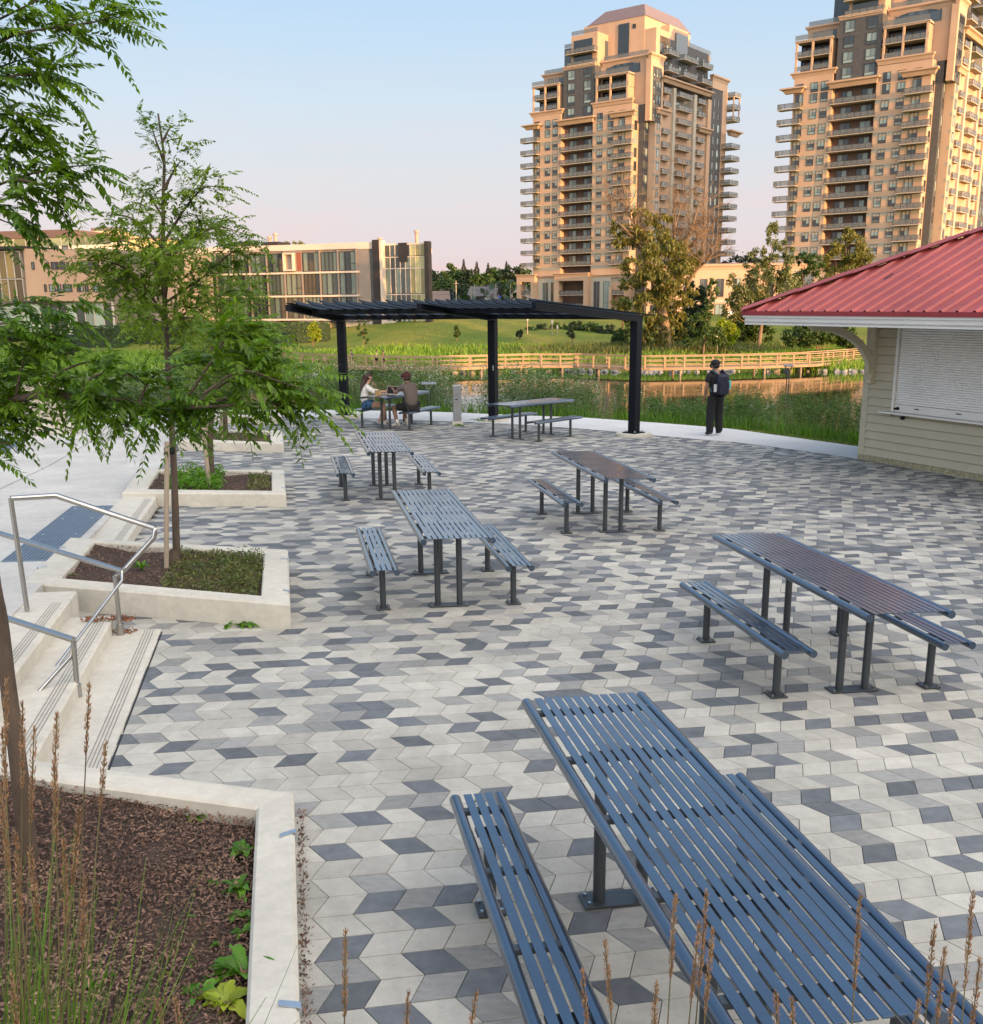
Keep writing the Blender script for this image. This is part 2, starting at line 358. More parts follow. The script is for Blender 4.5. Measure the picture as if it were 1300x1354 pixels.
# upper concrete terrace (three steps above the plaza near the camera, flush with it at the far end)
def rel(v): return max(0.0, min(.40, .24-(v-8.4)*.0255))
def TG(u, v): p = S2W(u, v); return p.z+rel(v)+.008
outs = [(-p.x*0+math.cos(TH)*p.x+math.sin(TH)*p.y, -math.sin(TH)*p.x+math.cos(TH)*p.y) for p in OUT]
def vedge(u):
    for (a, va), (c, vc) in zip(outs, outs[1:]):
        if a <= u <= c: return va+(vc-va)*(u-a)/(c-a)
    return 26
b = MB(); us = [-2.21-i*.55 for i in range(34)]; vs = []; nv = 44
ue = lambda i, v: us[i] if i else (-1.87 if v < 7.9 else (-2.21))
for i, u in enumerate(us):
    v1 = vedge(u)
    for j in range(nv): 
        v = -2+(v1+2)*j/(nv-1); p = S2W(u, v); vs.append((p.x, p.y, TG(u, v)))
for i in range(len(us)-1): pass
b.add(vs, [(i*nv+j, i*nv+j+1, (i+1)*nv+j+1, (i+1)*nv+j) for i in range(len(us)-1) for j in range(nv-1)])
o = len(b.v); sk = []
for j in range(nv): 
    x, y, z = vs[j]; sk += [(x, y, z), (x, y, z-.6)]
b.add(sk, [(2*j, 2*j+1, 2*j+3, 2*j+2) for j in range(nv-1)])
struct(b, 'upper_terrace', M['conc_slab'])
# saw-cut joints in the terrace
b = MB()
for (pa, pb) in (((0, 654), (142, 572)),):
    A = gp(*pa); B = gp(*pb)
    for i in range(12):
        p = A.lerp(B, i/12); q = A.lerp(B, (i+1)/12)
        def zz(p): u = math.cos(TH)*p.x+math.sin(TH)*p.y; v = -math.sin(TH)*p.x+math.cos(TH)*p.y; return TG(u, v)+.003
        n_ = Vector((-(q-p).y, (q-p).x, 0)).normalized()*.008
        b.add([Vector(((p-n_).x, (p-n_).y, zz(p))), Vector(((q-n_).x, (q-n_).y, zz(q))), Vector(((q+n_).x, (q+n_).y, zz(q))), Vector(((p+n_).x, (p+n_).y, zz(p)))], [(0, 1, 2, 3)])
struct(b, 'terrace_joint', mat('joint_dark', (.16, .15, .14), .9))

# steps
def slabstep(b, u0, u1, v0, v1, r0, top, bev=.012):
    vs = []
    prof = [(u0, -.2), (u1, -.2), (u1, top-bev), (u1-bev, top), (u0, top)]
    for v in (v0, v1):
        for (u, z) in prof:
            p = S2W(u, v); vs.append((p.x, p.y, p.z+z))
    n = 5; b.add(vs, [(i, (i+1) % n, n+(i+1) % n, n+i) for i in range(n)]+[tuple(range(n)), tuple(range(n, 2*n))])
b = MB()
slabstep(b, -1.53, -1.155, 1.6, 8.36, 0, .008, .004); slabstep(b, -1.88, -1.52, 1.6, 8.40, 0, .12); slabstep(b, -2.22, -1.87, 1.6, 8.8, 0, .24)
slabstep(b, -2.28, -1.84, 10.6, 14.6, 0, .125)
struct(b, 'steps', M['conc'])
b = MB()
for (u1, v0, v1, z) in ((-1.155, 3, 8.34, .008), (-1.52, 3, 8.38, .12), (-1.87, 3, 8.45, .24), (-1.84, 10.65, 13.9, .125)):
    for k in range(4):
        u = u1-.055-k*.022
        A = S2W(u-.003, v0); B = S2W(u-.003, v1); C = S2W(u+.003, v1); D = S2W(u+.003, v0)
        b.add([Vector((p.x, p.y, p.z+z+.0025)) for p in (A, B, C, D)], [(0, 1, 2, 3)])
struct(b, 'step_nosing_grooves', mat('groove', (.20, .185, .16), .9))
b = MB(); A = S2W(-1.142, 3); B = S2W(-1.142, 8.3)
b.beam(A+Vector((0, 0, -.008)), B+Vector((0, 0, -.008)), .012, .018); struct(b, 'edge_joint', mat('joint_black', (.012, .012, .012), .9))

# ribbed tactile mats on the terrace
def tact(name, cs, label):
    root = empty(name, S2W(*cs[0]), label, 'tactile mat', 'tactile warning mats on the terrace')
    b = MB(); q = [S2W(*c) for c in cs]
    for c, p in zip(cs, q): p.z = TG(*c)
    for i in range(12):          # follow the sloping slab in strips
        t0, t1 = i/12, (i+1)/12
        a = q[0].lerp(q[1], t0); a2 = q[0].lerp(q[1], t1); d = q[3].lerp(q[2], t0); d2 = q[3].lerp(q[2], t1)
        for p, c0 in ((a, 0),): pass
        def fix(p): u = math.cos(TH)*p.x+math.sin(TH)*p.y; v = -math.sin(TH)*p.x+math.cos(TH)*p.y; return Vector((p.x, p.y, TG(u, v)))
        P4 = [fix(p) for p in (a, a2, d2, d)]
        b.add([p+Vector((0, 0, .008)) for p in P4]+[p+Vector((0, 0, -.01)) for p in P4], [(0, 1, 2, 3), (0, 4, 5, 1), (2, 6, 7, 3), (1, 5, 6, 2), (3, 7, 4, 0)])
    b.build('mat_base', M['mat_blue'], root)
    b = MB(); n = 14
    for k in range(n):
        t = (k+.5)/n; A = q[0].lerp(q[3], t); B = q[1].lerp(q[2], t)
        m_ = 8; pts = []
        for i in range(m_+1):
            p = A.lerp(B, .01+.98*i/m_); u = math.cos(TH)*p.x+math.sin(TH)*p.y; v = -math.sin(TH)*p.x+math.cos(TH)*p.y; pts.append(Vector((p.x, p.y, TG(u, v)+.010)))
        for a, c in zip(pts, pts[1:]): b.beam(a, c, .016, .008)
    b.build('rib', mat('tactile_rib', (.08, .11, .15), .5), root)
    b = MB()
    for t in (.12, .4, .7, .92):
        for s_ in (.18, .85):
            p = q[0].lerp(q[1], t).lerp(q[3].lerp(q[2], t), s_); u = math.cos(TH)*p.x+math.sin(TH)*p.y; v = -math.sin(TH)*p.x+math.cos(TH)*p.y
            p.z = TG(u, v)+.0145; b.tube([p, p+Vector((0, 0, .004))], .016, 8)
    b.build('fixing_disc', M['galv'], root)
tact('tactile_mat', [(-2.8, 10.1), (-2.8, 13.45), (-2.3, 13.45), (-2.3, 10.1)], 'blue grey ribbed mat set in concrete behind the second planter steps')
tact('tactile_mat', [(-5.75, 18.6), (-5.75, 21.85), (-5.15, 21.85), (-5.15, 18.6)], 'blue grey ribbed mat at the far left edge under the leafy branch')

# ---------------------------------------------------------------- planters
def planter(outer, zt, rim, soil_rel, label, soil_fn=None, zb=-.25, clips=()):
    """outer: site corners rf, rb, lb, lf ; zt: height of the rim over the paving"""
    zl = zt if isinstance(zt, (list, tuple)) else [zt]*4
    P = [S2W(*c) for c in outer]; top = [Vector((p.x, p.y, p.z+z)) for p, z in zip(P, zl)]
    c = sum(P, Vector())/4
    root = empty('concrete_planter', Vector((c.x, c.y, c.z)), label, 'planter', 'concrete planters beside the steps')
    n = 4; inn = []
    for i in range(4):
        a, p, q = top[i-1], top[i], top[(i+1) % 4]
        e1 = (p-a).normalized(); e2 = (q-p).normalized(); n1 = Vector((-e1.y, e1.x, 0)); n2 = Vector((-e2.y, e2.x, 0))
        if (c-p).dot(n1) < 0: n1 = -n1
        if (c-p).dot(n2) < 0: n2 = -n2
        r1 = rim[i-1]; r2 = rim[i]
        # intersection of both offset lines
        A = Matrix(((n1.x, n1.y), (n2.x, n2.y))); s = A.inverted() @ Vector((r1, r2)); inn.append(p+Vector((s.x, s.y, 0)))
    b = MB(); bv = .014
    def shift(p, k, d):  # move towards centre side
        t = (inn[k]-top[k]); t.z = 0; return p+t.normalized()*d
    rings = []
    rings.append([Vector((p.x, p.y, p.z-z+zb)) for p, z in zip(top, zl)])
    rings.append([p-Vector((0, 0, bv)) for p in top]); rings.append([shift(p, k, bv*1.3) for k, p in enumerate(top)])
    rings.append([inn[k]-(shift(p, k, bv*1.3)-p) for k, p in enumerate(top)]); rings.append([p-Vector((0, 0, bv)) for p in inn])
    rings.append([Vector((p.x, p.y, p.z-.45)) for p in inn])
    for k in range(4):       # rim ring z of inner points follows the outer corner
        for r_ in (3, 4, 5): pass
    vs = [p for r_ in rings for p in r_]
    fs = [(r_*4+i, r_*4+(i+1) % 4, (r_+1)*4+(i+1) % 4, (r_+1)*4+i) for r_ in range(5) for i in range(4)]
    b.add(vs, fs); b.build('rim', M['conc'], root)
    # soil, a little uneven
    N = 34; V = []; 
    for i in range(N+1):
        for j in range(N+1):
            s, t = i/N, j/N
            p = inn[0].lerp(inn[3], s).lerp(inn[1].lerp(inn[2], s), t)
            h = soil_rel+.012*math.sin(p.x*7+p.y*3)+.014*math.sin(p.y*9-p.x*4)+random.uniform(-.006, .006)
            if soil_fn: h += soil_fn(s, t)
            V.append((p.x, p.y, p.z+h))
    F = [(i*(N+1)+j, (i+1)*(N+1)+j, (i+1)*(N+1)+j+1, i*(N+1)+j+1) for i in range(N) for j in range(N)]
    raw_mesh('soil', V, F, M['mulch'], root, smooth=True)
    for (i, t) in clips:     # folded metal skate stops on the rim
        j = (i+1) % 4; p = top[i].lerp(top[j], t); d = (top[j]-top[i]).normalized(); q = inn[i].lerp(inn[j], t); n_ = (p-q); n_.z = 0; n_.normalize()
        b = MB(); w_ = .035
        Mx = Matrix((d, n_, Vector((0, 0, 1)))).transposed().to_4x4()
        b.box(p-n_*.035+Vector((0, 0, .004)), (w_, .085, .006), M=Mx, bev=.002); b.box(p+n_*.006+Vector((0, 0, -.018)), (w_, .006, .045), M=Mx, bev=.002)
        b.build('skate_stop', M['galv'], root)
        b = MB(); b.tube([p-n_*.05+Vector((0, 0, .007)), p-n_*.05+Vector((0, 0, .010))], .004, 8); b.tube([p-n_*.02+Vector((0, 0, .007)), p-n_*.02+Vector((0, 0, .010))], .004, 8)
    return root, inn, soil_rel
def inplant(inn, s, t, h):
    p = inn[0].lerp(inn[3], s).lerp(inn[1].lerp(inn[2], s), t); return Vector((p.x, p.y, p.z+h))
r6 = (.19, .19, .22, .2)
P0 = planter([(-.09, 2.3), (-.10, 5.02), (-3.2, 6.0), (-3.0, 2.0)], [.10, .10, .30, .30], (.19, .19, .2, .2), -.10, 'near concrete planter with bare mulch and broad leaved weeds', lambda s, t: .07*s*max(0, t)+.05*smooth(.2, .6, s), clips=((0, .36), (0, .84)))
P1 = planter([(-.10, 8.22), (-.11, 10.25), (-2.36, 11.05), (-2.40, 9.2)], [.215, .215, .23, .23], (.24, .15, .3, .2), -.06, 'wedge shaped concrete planter with staked tree right behind the lower handrail', clips=((0, .2), (0, .8), (2, .25), (2, .7)))
P2 = planter([(-.13, 13.78), (-.16, 15.95), (-2.34, 16.2), (-2.29, 14.1)], .18, (.19, .13, .3, .24), -.06, 'low concrete planter with bushy green weed and leaning stakes', clips=((0, .2), (0, .8), (2, .3), (2, .8)))
P3 = planter([(-.17, 19.3), (-.21, 21.5), (-2.2, 21.9), (-2.13, 19.9)], .17, (.24, .16, .3, .24), -.06, 'third low concrete planter in the row, with sparse weeds', clips=((0, .2), (0, .8)))
P4 = planter([(-.22, 24.4), (-.24, 25.9), (-2.0, 26.2), (-2.1, 24.9)], .17, (.24, .16, .3, .24), -.06, 'farthest small concrete planter next to the curved path', clips=())

# mulch chips in the near planter and the next
def chips(name, PL, n, size, parent):
    root, inn, h = PL; s = rng.random(n); t = rng.random(n)
    P = np.array([tuple(inplant(inn, a, c, h)) for a, c in zip(s, t)])
    if PL is P0: P[:, 2] += np.array([.07*a*c+.05*smooth(.2, .6, a) for a, c in zip(s, t)])
    P[:, 2] += .016+rng.random(n)*.022
    D = rnd_dirs(n); D[:, 2] *= .35; V, F = leaf_arrays(P, D, size*(.3+1.1*rng.random(n)**2), size*(.15+.28*rng.random(n)), side=np.tile([0, 0, 1.], (n, 1))+rng.normal(size=(n, 3))*.4)
    o = raw_mesh(name, V, F, M['chip'], root); tag(o, kind='stuff'); return o
chips('mulch', P0, 42000, .034, 1); chips('mulch', P1, 6000, .03, 1); chips('mulch', P2, 2500, .035, 1); chips('mulch', P3, 1500, .035, 1)

# ---------------------------------------------------------------- picnic tables and benches
su = SX*math.cos(TH)+SY*math.sin(TH); sv = -SX*math.sin(TH)+SY*math.cos(TH)
def sheared(b, yaw):
    a = SX*math.cos(yaw)+SY*math.sin(yaw); c = -SX*math.sin(yaw)+SY*math.cos(yaw)
    b.v = [(x, y, z+a*x+c*y) for x, y, z in b.v]; return b
def slat_top(b, W, Ln, z, n, th=.006, r=.027, gap=.0105, wob=True):
    inner = W-4*r; w_ = (inner-gap*(n+1))/n
    for i in range(n):
        x = -inner/2+gap+w_/2+i*(w_+gap); b.box((x, 0, z-th/2), (w_, Ln-.012, th), bev=.0018)
def make_table(yaw):
    r = empty('picnic_table', (0, 0, 0), 'x', 'picnic table', 'slatted metal picnic tables'); W, Ln, Z = .638, 2.42, .76; q = lambda b: sheared(b, yaw)
    b = MB(); slat_top(b, W, Ln, Z, 11); q(b).build('slat_top', M['metal'], r)
    for s in (-1, 1):
        b = MB(); b.tube([(s*(W/2-.027), -Ln/2, Z-.027), (s*(W/2-.027), Ln/2, Z-.027)], .027, 16); q(b).build('side_tube', M['metal'], r)
    for k in range(5):
        y = -Ln/2+.16+k*(Ln-.32)/4; b = MB(); b.box((0, y, Z-.018), (W-.09, .035, .022)); q(b).build('cross_bar', M['metal_leg'], r)
    for y in (-.60, .60):
        b = MB(); b.box((0, y, Z-.04), (.30, .07, .012)); q(b).build('mounting_plate', M['metal_leg'], r)
        for x in (-.10, .10):
            b = MB(); b.tube([(x, y, .01), (x, y, Z-.04)], .028, 16); q(b).build('leg', M['metal_leg'], r)
        b = MB(); b.box((0, y, .010), (.36, .12, .012), bev=.003); bp = q(b).build('base_plate', M['metal_leg'], r)
        for x in (-.155, .155):
            for dy in (-.035, .035): b = MB(); b.tube([(x, y+dy, .016), (x, y+dy, .030)], .008, 6); q(b).build('bolt', M['steel'], bp)
    return r
def make_bench(yaw):
    r = empty('picnic_bench', (0, 0, 0), 'x', 'bench', 'slatted metal benches beside the picnic tables'); W, Ln, Z = .262, 1.82, .43; q = lambda b: sheared(b, yaw)
    b = MB(); slat_top(b, W, Ln, Z, 3); q(b).build('slat_seat', M['metal'], r)
    for s in (-1, 1):
        b = MB(); b.tube([(s*(W/2-.027), -Ln/2, Z-.027), (s*(W/2-.027), Ln/2, Z-.027)], .027, 16); q(b).build('side_tube', M['metal'], r)
    for k in range(4):
        y = -Ln/2+.14+k*(Ln-.28)/3; b = MB(); b.box((0, y, Z-.018), (W-.09, .035, .022)); q(b).build('cross_bar', M['metal_leg'], r)
    for y in (-.62, .62):
        b = MB(); b.box((0, y, Z-.04), (.12, .07, .012)); q(b).build('mounting_plate', M['metal_leg'], r)
        b = MB(); b.tube([(0, y, .01), (0, y, Z-.04)], .028, 16); q(b).build('leg', M['metal_leg'], r)
        b = MB(); b.box((0, y, .010), (.125, .12, .012), bev=.003); bp = q(b).build('base_plate', M['metal_leg'], r)
        for x in (-.045, .045):
            for dy in (-.04, .04): b = MB(); b.tube([(x, y+dy, .016), (x, y+dy, .032)], .008, 6); q(b).build('bolt', M['steel'], bp)
    return r
sets = [(-1.577, 14.75, 'left small table furthest of the two in the left column', 'A'), ]
TS = [(-1.577, 14.75, .193, 'far left picnic table shining white, nearest to the seated couple', 'behind the other left table'),
      (-.506, 9.397, .193, 'pale blue sheened picnic table in the middle left beside the wedge planter', 'of the middle left table'),
      (1.378, 12.742, .193, 'brownish reflecting picnic table in the centre right, in front of the square bin-free paving', ''),
      (2.450, 7.374, .193, 'long dark picnic table at the right with pinkish reflections on its top', ''),
      (.683, 3.484, .193, 'nearest large blue picnic table in the right foreground', ''),
      (-2.175, 23.75, -.347, 'picnic table under the pergola where two people sit', ''),
      (.91, 22.09, -.64, 'empty picnic table under the pergola between the middle and right posts', '')]
TL = ['far left picnic table with whitish top, in front of the seated couple', 'middle left picnic table with pale blue top, right of the wedge planter',
      'picnic table with brownish sheen in the middle of the plaza, nearest the right pergola post', 'picnic table at the right edge side with dark slats mirroring pink light',
      'nearest and largest picnic table, blue slats filling the bottom right', 'picnic table under the pergola with a drink on it where the couple sits', 'empty picnic table under the pergola beside the middle post']
BL = [('left', 'far left whitish table'), ('left', 'middle left pale blue table'), ('left', 'central brownish table'), ('left', 'dark table at the right side'), ('left', 'nearest blue table'), ('left', 'table the couple uses'), ('left', 'empty pergola table')]
protoT = {}; protoB = {}
for i, (x, y, yaw, _, _) in enumerate(TS):
    if yaw not in protoT:
        t = make_table(yaw); bn = make_bench(yaw); protoT[yaw] = t; protoB[yaw] = bn; nb = bn; first = True
    else: t = copy_tree(protoT[yaw]); first = False
    t.location = (x, y, G(x, y)); t.rotation_euler.z = yaw; t['label'] = TL[i]
    for s in (-1, 1):
        px, py = x+s*.595*math.cos(yaw), y+s*.595*math.sin(yaw)
        if first and s == -1: nb = protoB[yaw]
        else: nb = copy_tree(protoB[yaw])
        nb.location = (px, py, G(px, py)); nb.rotation_euler.z = yaw
        nb['label'] = ('slatted metal bench on the left of the ' if s < 0 else 'slatted metal bench on the right of the ')+BL[i][1]
        if i == 5: nb['label'] = 'slatted bench under the pergola that the long haired woman sits on' if s < 0 else 'slatted bench under the pergola that the man in the brown shirt sits on'

# ---------------------------------------------------------------- pergola
PO = [gp(456.5, 551.5), gp(652.5, 556), gp(838, 576)]
root = empty('pergola', PO[1], 'black steel pergola with louvred slats on three posts', 'pergola')
ends = [Vector((-4.34, 22.5, 2.56)), Vector((-1.50, 22.3, 2.56)), Vector((.87, 20.3, 2.55))]
heads = []
for k, p in enumerate(PO):
    a = (ends[k]-p); a.z = 0; a.normalize(); ang = math.atan2(a.y, a.x)
    zt = 2.27
    b = MB(); b.box((p.x, p.y, (p.z+.07+zt)/2), (.19, .19, zt-p.z-.07), rz=ang, bev=.008); post = b.build('post', M['black'], root)
    b = MB(); b.box((p.x, p.y, p.z+.075), (.36, .36, .02), rz=ang, bev=.003); pl = b.build('base_plate', M['black'], post)
    for dx in (-.13, .13):
        for dy in (-.13, .13):
            b = MB(); q = p+Vector((dx*math.cos(ang)-dy*math.sin(ang), dx*math.sin(ang)+dy*math.cos(ang), .085)); b.tube([q, q+Vector((0, 0, .04))], .014, 6); b.build('bolt', M['galv'], post)
    # tapered arm reaching forward from the post head
    n_ = Vector((-a.y, a.x, 0)); back = p-a*.16; e = ends[k]; hw = .055
    vs = []
    for q, z0, z1 in ((back, zt, zt+.13), (p+a*.1, zt, zt+.14), (Vector((e.x, e.y, 0)), e.z, e.z+.13)):
        for s in (-hw, hw): vs += [Vector((q.x, q.y, z0))+n_*s, Vector((q.x, q.y, z1))+n_*s]
    f = []
    for i in (0, 1):
        o = i*4; f += [(o, o+1, o+5, o+4), (o+2, o+6, o+7, o+3), (o+1, o+3, o+7, o+5), (o, o+4, o+6, o+2)]
    f += [(0, 2, 3, 1), (8, 9, 11, 10)]
    b = MB(); b.add(vs, f); b.build('roof_arm', M['black'], root); heads.append((p, a, e))
b = MB(); q = PO[1]; a = heads[1][1]; pz = q+Vector((0.02, -.105, 1.3)); b.box(pz, (.055, .02, .12), bev=.004); b.build('notice_plate', mat('notice_grey', (.4, .4, .38), .6), root)
def armpt(k, t, z=0): 
    p, a, e = heads[k]; q = Vector((p.x, p.y, 2.30)).lerp(Vector((e.x, e.y, e.z+.02)), t); return Vector((q.x, q.y, q.z+z))
for t in (.06, .62):       # beams running along the pergola
    for k in (0, 1):
        b = MB(); b.beam(armpt(k, t, .05), armpt(k+1, t, .05), .07, .11); b.build('cross_beam', M['black'], root)
nl = 10
for k in (0, 1):
    for i in range(nl):
        s = (i+.5)/nl; A = armpt(k, -.10, .125).lerp(armpt(k+1, -.10, .125), s); B = armpt(k, .97, .155).lerp(armpt(k+1, .97, .155), s)
        b = MB(); d = (B-A).normalized(); side = d.cross(Vector((0, 0, 1))); upv = (Vector((0, 0, 1))+side*(-.65)).normalized()
        b.beam(A, B, .17, .018, up=upv); b.build('louvre', M['black'], root)
p, a, e = heads[2]; b = MB(); A = armpt(2, -.17, .14); B = armpt(2, .98, .145); b.beam(A, B, .18, .02); b.build('louvre', M['black'], root)
p, a, e = heads[0]; b = MB(); A = armpt(0, -.10, .14); B = armpt(0, .98, .145); b.beam(A, B, .14, .02); b.build('louvre', M['black'], root)
for k, p in enumerate(PO):
    nm = ['left', 'middle', 'right'][k]
    b = MB(); ps = []
    for j in range(28):
        an = 2*math.pi*j/28; ps.append((p.x+.40*math.cos(an), p.y+.40*math.sin(an)))
    pt_ = [(p.x+(q[0]-p.x)*.96, p.y+(q[1]-p.y)*.96) for q in ps]
    b.prism(ps, p.z-.2, p.z+.05, top=None); b.prism(pt_, p.z+.05, p.z+.062)
    tag(b.build('post_footing', M['conc']), 'round concrete footing around the %s pergola post' % nm, 'footing', 'round footings of the pergola posts')

# grey bollard
p = gp(605, 561); root = empty('power_bollard', p, 'square grey metal bollard between the two pergola tables', 'bollard')
b = MB(); b.box((p.x, p.y, p.z+.48), (.19, .15, .84), rz=.1, bev=.01); b.build('housing', mat('bollard_grey', (.25, .26, .27), .45, metal=.4, var=.06), root)
b = MB(); b.box((p.x, p.y, p.z+.915), (.205, .165, .03), rz=.1, bev=.008); b.build('cap', mat('bollard_cap', (.42, .43, .44), .4, metal=.4), root)
b = MB(); b.box((p.x-.01, p.y-.078, p.z+.60), (.07, .01, .018)); b.build('slot', M['black'], root)
b = MB(); b.box((p.x-.01, p.y-.078, p.z+.70), (.06, .006, .06)); b.build('cover_plate', mat('bollard_plate', (.20, .21, .22), .5), root)
b = MB(); b.box((p.x, p.y, p.z+.03), (.26, .22, .09), rz=.1, bev=.012); b.build('concrete_base', M['conc'], root)

# ---------------------------------------------------------------- handrails
def hr(name, paths, label, r=.021):
    p0 = paths[0][1][0]; root = empty(name, p0, label, 'handrail', 'stainless steel handrails on the steps')
    for nm, pts, rr in paths:
        b = MB(); b.tube(pts, rr, 12); b.build(nm, M['steel'], root)
    return root
Pa = S2W(-2.13, 8.22); Pa.z += .25
def on(u, v, p): return at(u, v, p.y)
topA = at(14, 659, Pa.y); kneeA = S2W(-1.70, 8.2)
K = at(74.5, 655.5, 7.9); E = at(205, 698.5, 7.75); E2 = at(204, 710, 7.72)
lowp = S2W(-1.50, 8.25); lowz = at(152, 762, lowp.y)
hr('handrail', [('rail', [topA, K, E], .021), ('post', [Pa, topA], .019), ('return_bend', [E, E2, at(163, 755, 7.85), lowz], .018),
   ('post', [Vector((lowz.x, lowz.y, lowp.z)), lowz], .019), ('foot_plate', [Vector((lowz.x, lowz.y, lowp.z)), Vector((lowz.x, lowz.y, lowp.z+.10))], .03)], 'upper stainless handrail with a bent loop against the wedge planter wall')
Y2 = 6.45; C1 = at(97, 846, Y2); C0 = at(-60, 795, Y2+.4); cb = at(103, 921, Y2)
B1 = at(161, 755, 7.75); B0 = at(-40, 693, 8.3)
hr('handrail', [('rail', [B0, B1], .022), ('return_bend', [B1, at(161, 768, 7.7), at(100, 848, 7.0), at(30, 940, 6.35)], .012)], 'middle stainless handrail crossing in front of the staked tree')
hr('handrail', [('rail', [C0, C1], .022), ('post', [C1, cb], .018), ('foot_plate', [cb+Vector((0, 0, .0)), cb+Vector((0, 0, .09))], .03), ('return_bend', [at(97, 850, Y2), at(94, 868, Y2), at(34, 934, 6.2)], .013)], 'lowest stainless handrail ending in a short post near the grass')
# ---------------------------------------------------------------- kiosk
KA = gp(1137, 607); KB = gp(1300, 636); kd = (KB-KA); kd.z = 0; kd.normalize(); kn = Vector((kd.y, -kd.x, 0))
if kn.x > 0: kn = -kn
KA.z = 0
def kp(s, n, z): return Vector((KA.x+kd.x*s+kn.x*n, KA.y+kd.y*s+kn.y*n, z))
M['siding'] = mat('siding_taupe', (.41, .375, .275), .6, var=.05, scale=3, bump=.05, bscale=80)
M['trim'] = mat('trim_taupe', (.43, .395, .29), .55, var=.05)
M['white'] = mat('painted_white', (.66, .65, .62), .5, var=.05, scale=2)
M['red'] = mat('roof_red', (.34, .062, .052), .5, var=.10, scale=1.5, spec=.4, dirt=.25)
kr = empty('kiosk', kp(2, -1, -.3), 'taupe sided kiosk with red ribbed metal roof and closed roller shutter', 'kiosk')
LK, DK, ZT = 7.4, 5.4, 2.42
s0, s1, z0s, z1s = .705, 5.0, .70, 2.26     # shutter opening
# lapped boards
b = MB(); z = -.16; pitch = .155
while z < ZT:
    zt = min(z+pitch, ZT)
    def board(a, c):
        zu = zt-.008; vs = [kp(a, .002, zu), kp(a, .030, z), kp(a, -.02, z), kp(a, -.02, zu), kp(c, .002, zu), kp(c, .030, z), kp(c, -.02, z), kp(c, -.02, zu)]
        b.add(vs, [(0, 4, 5, 1), (1, 5, 6, 2), (0, 3, 7, 4), (0, 1, 2, 3), (4, 7, 6, 5)])
    if zt <= z0s or z >= z1s:
        js = [0.0]; x = random.uniform(.9, 1.6)
        while x < LK: js.append(x); x += random.uniform(1.2, 1.9)
        js.append(LK)
        for a, c in zip(js, js[1:]): board(a+.0015, c-.0015)
    else: board(0, s0-.02); board(s1+.02, LK)
    z += pitch
b.build('wall', M['siding'], kr)
b = MB(); b.extr([kp(.0, -.03, -.5), kp(0, -DK, -.5), kp(0, -DK, ZT), kp(0, -.03, ZT)], kp(0, 0, 0), kp(.06, 0, 0))
b.extr([kp(LK, -.03, -.5), kp(LK, -DK, -.5), kp(LK, -DK, ZT), kp(LK, -.03, ZT)], kp(0, 0, 0), kp(-.06, 0, 0))
b.extr([kp(0, -DK, -.5), kp(LK, -DK, -.5), kp(LK, -DK, ZT), kp(0, -DK, ZT)], kp(0, 0, 0), kp(0, .06, 0))
b.extr([kp(0, -.03, -.5), kp(LK, -.03, -.5), kp(LK, -.03, z0s-.03), kp(0, -.03, z0s-.03)], kp(0, 0, 0), kp(0, -.1, 0)); b.build('inner_wall', M['siding'], kr)
b = MB(); b.box(kp(.035, -.045, (ZT-.28)/2), (.14, .15, ZT+.28), rz=math.atan2(kd.y, kd.x)); b.build('corner_post', M['trim'], kr)
b = MB(); b.extr([kp(-.03, .035, -.55), kp(-.03, -.1, -.55), kp(-.03, -.1, -.165), kp(-.03, .03, -.165)], kp(0, 0, 0), kp(LK, 0, 0)); b.build('plinth', mat('plinth_rough', (.30, .27, .17), .95, var=.4, scale=18, bump=.8, bscale=60), kr)
# shutter
b = MB(); n = 34; h = (z1s-z0s-.14)/n
for i in range(n):
    z = z0s+.14+i*h; prof = [kp(s0+.04, -.030, z), kp(s0+.04, -.012, z+h*.2), kp(s0+.04, -.008, z+h*.5), kp(s0+.04, -.012, z+h*.8), kp(s0+.04, -.030, z+h*.98), kp(s0+.04, -.045, z+h*.5)]
    b.extr(prof, kp(0, 0, 0), kp(s1-s0-.08, 0, 0))
sh = b.build('roller_shutter', mat('shutter_alu', (.78, .78, .76), .42, metal=.1, var=.05, scale=2), kr)
b = MB(); b.box(kp((s0+s1)/2, -.018, z0s+.07), (s1-s0-.09, .035, .135), rz=math.atan2(kd.y, kd.x)); b.build('bottom_bar', M['white'], sh)
b = MB()
for s in (1.25, 2.15, 3.2): b.box(kp(s, .006, z0s+.085), (.10, .02, .014), rz=math.atan2(kd.y, kd.x), bev=.003)
b.build('lift_handle', M['black'], sh)
b = MB(); b.box(kp(s0+.10, .01, z0s+.06), (.09, .04, .035), rz=math.atan2(kd.y, kd.x), bev=.006); b.tube([kp(s0+.06, .03, z0s+.05), kp(s0+.15, .03, z0s+.09)], .014, 8); b.build('lock', M['black'], sh)
for s, w_ in ((s0, .05), (s1, .05)):
    b = MB(); b.box(kp(s, -.005, (z0s+z1s)/2), (w_, .06, z1s-z0s), rz=math.atan2(kd.y, kd.x), bev=.004); b.build('shutter_guide', M['white'], kr)
b = MB(); b.box(kp((s0+s1)/2, .05, z0s-.018), (s1-s0+.42, .19, .03), rz=math.atan2(kd.y, kd.x), bev=.004); b.build('sill', M['white'], kr)
b = MB(); b.box(kp(.98, .035, z0s-.09), (.07, .04, .06), rz=math.atan2(kd.y, kd.x), bev=.006); b.build('socket', M['black'], kr)
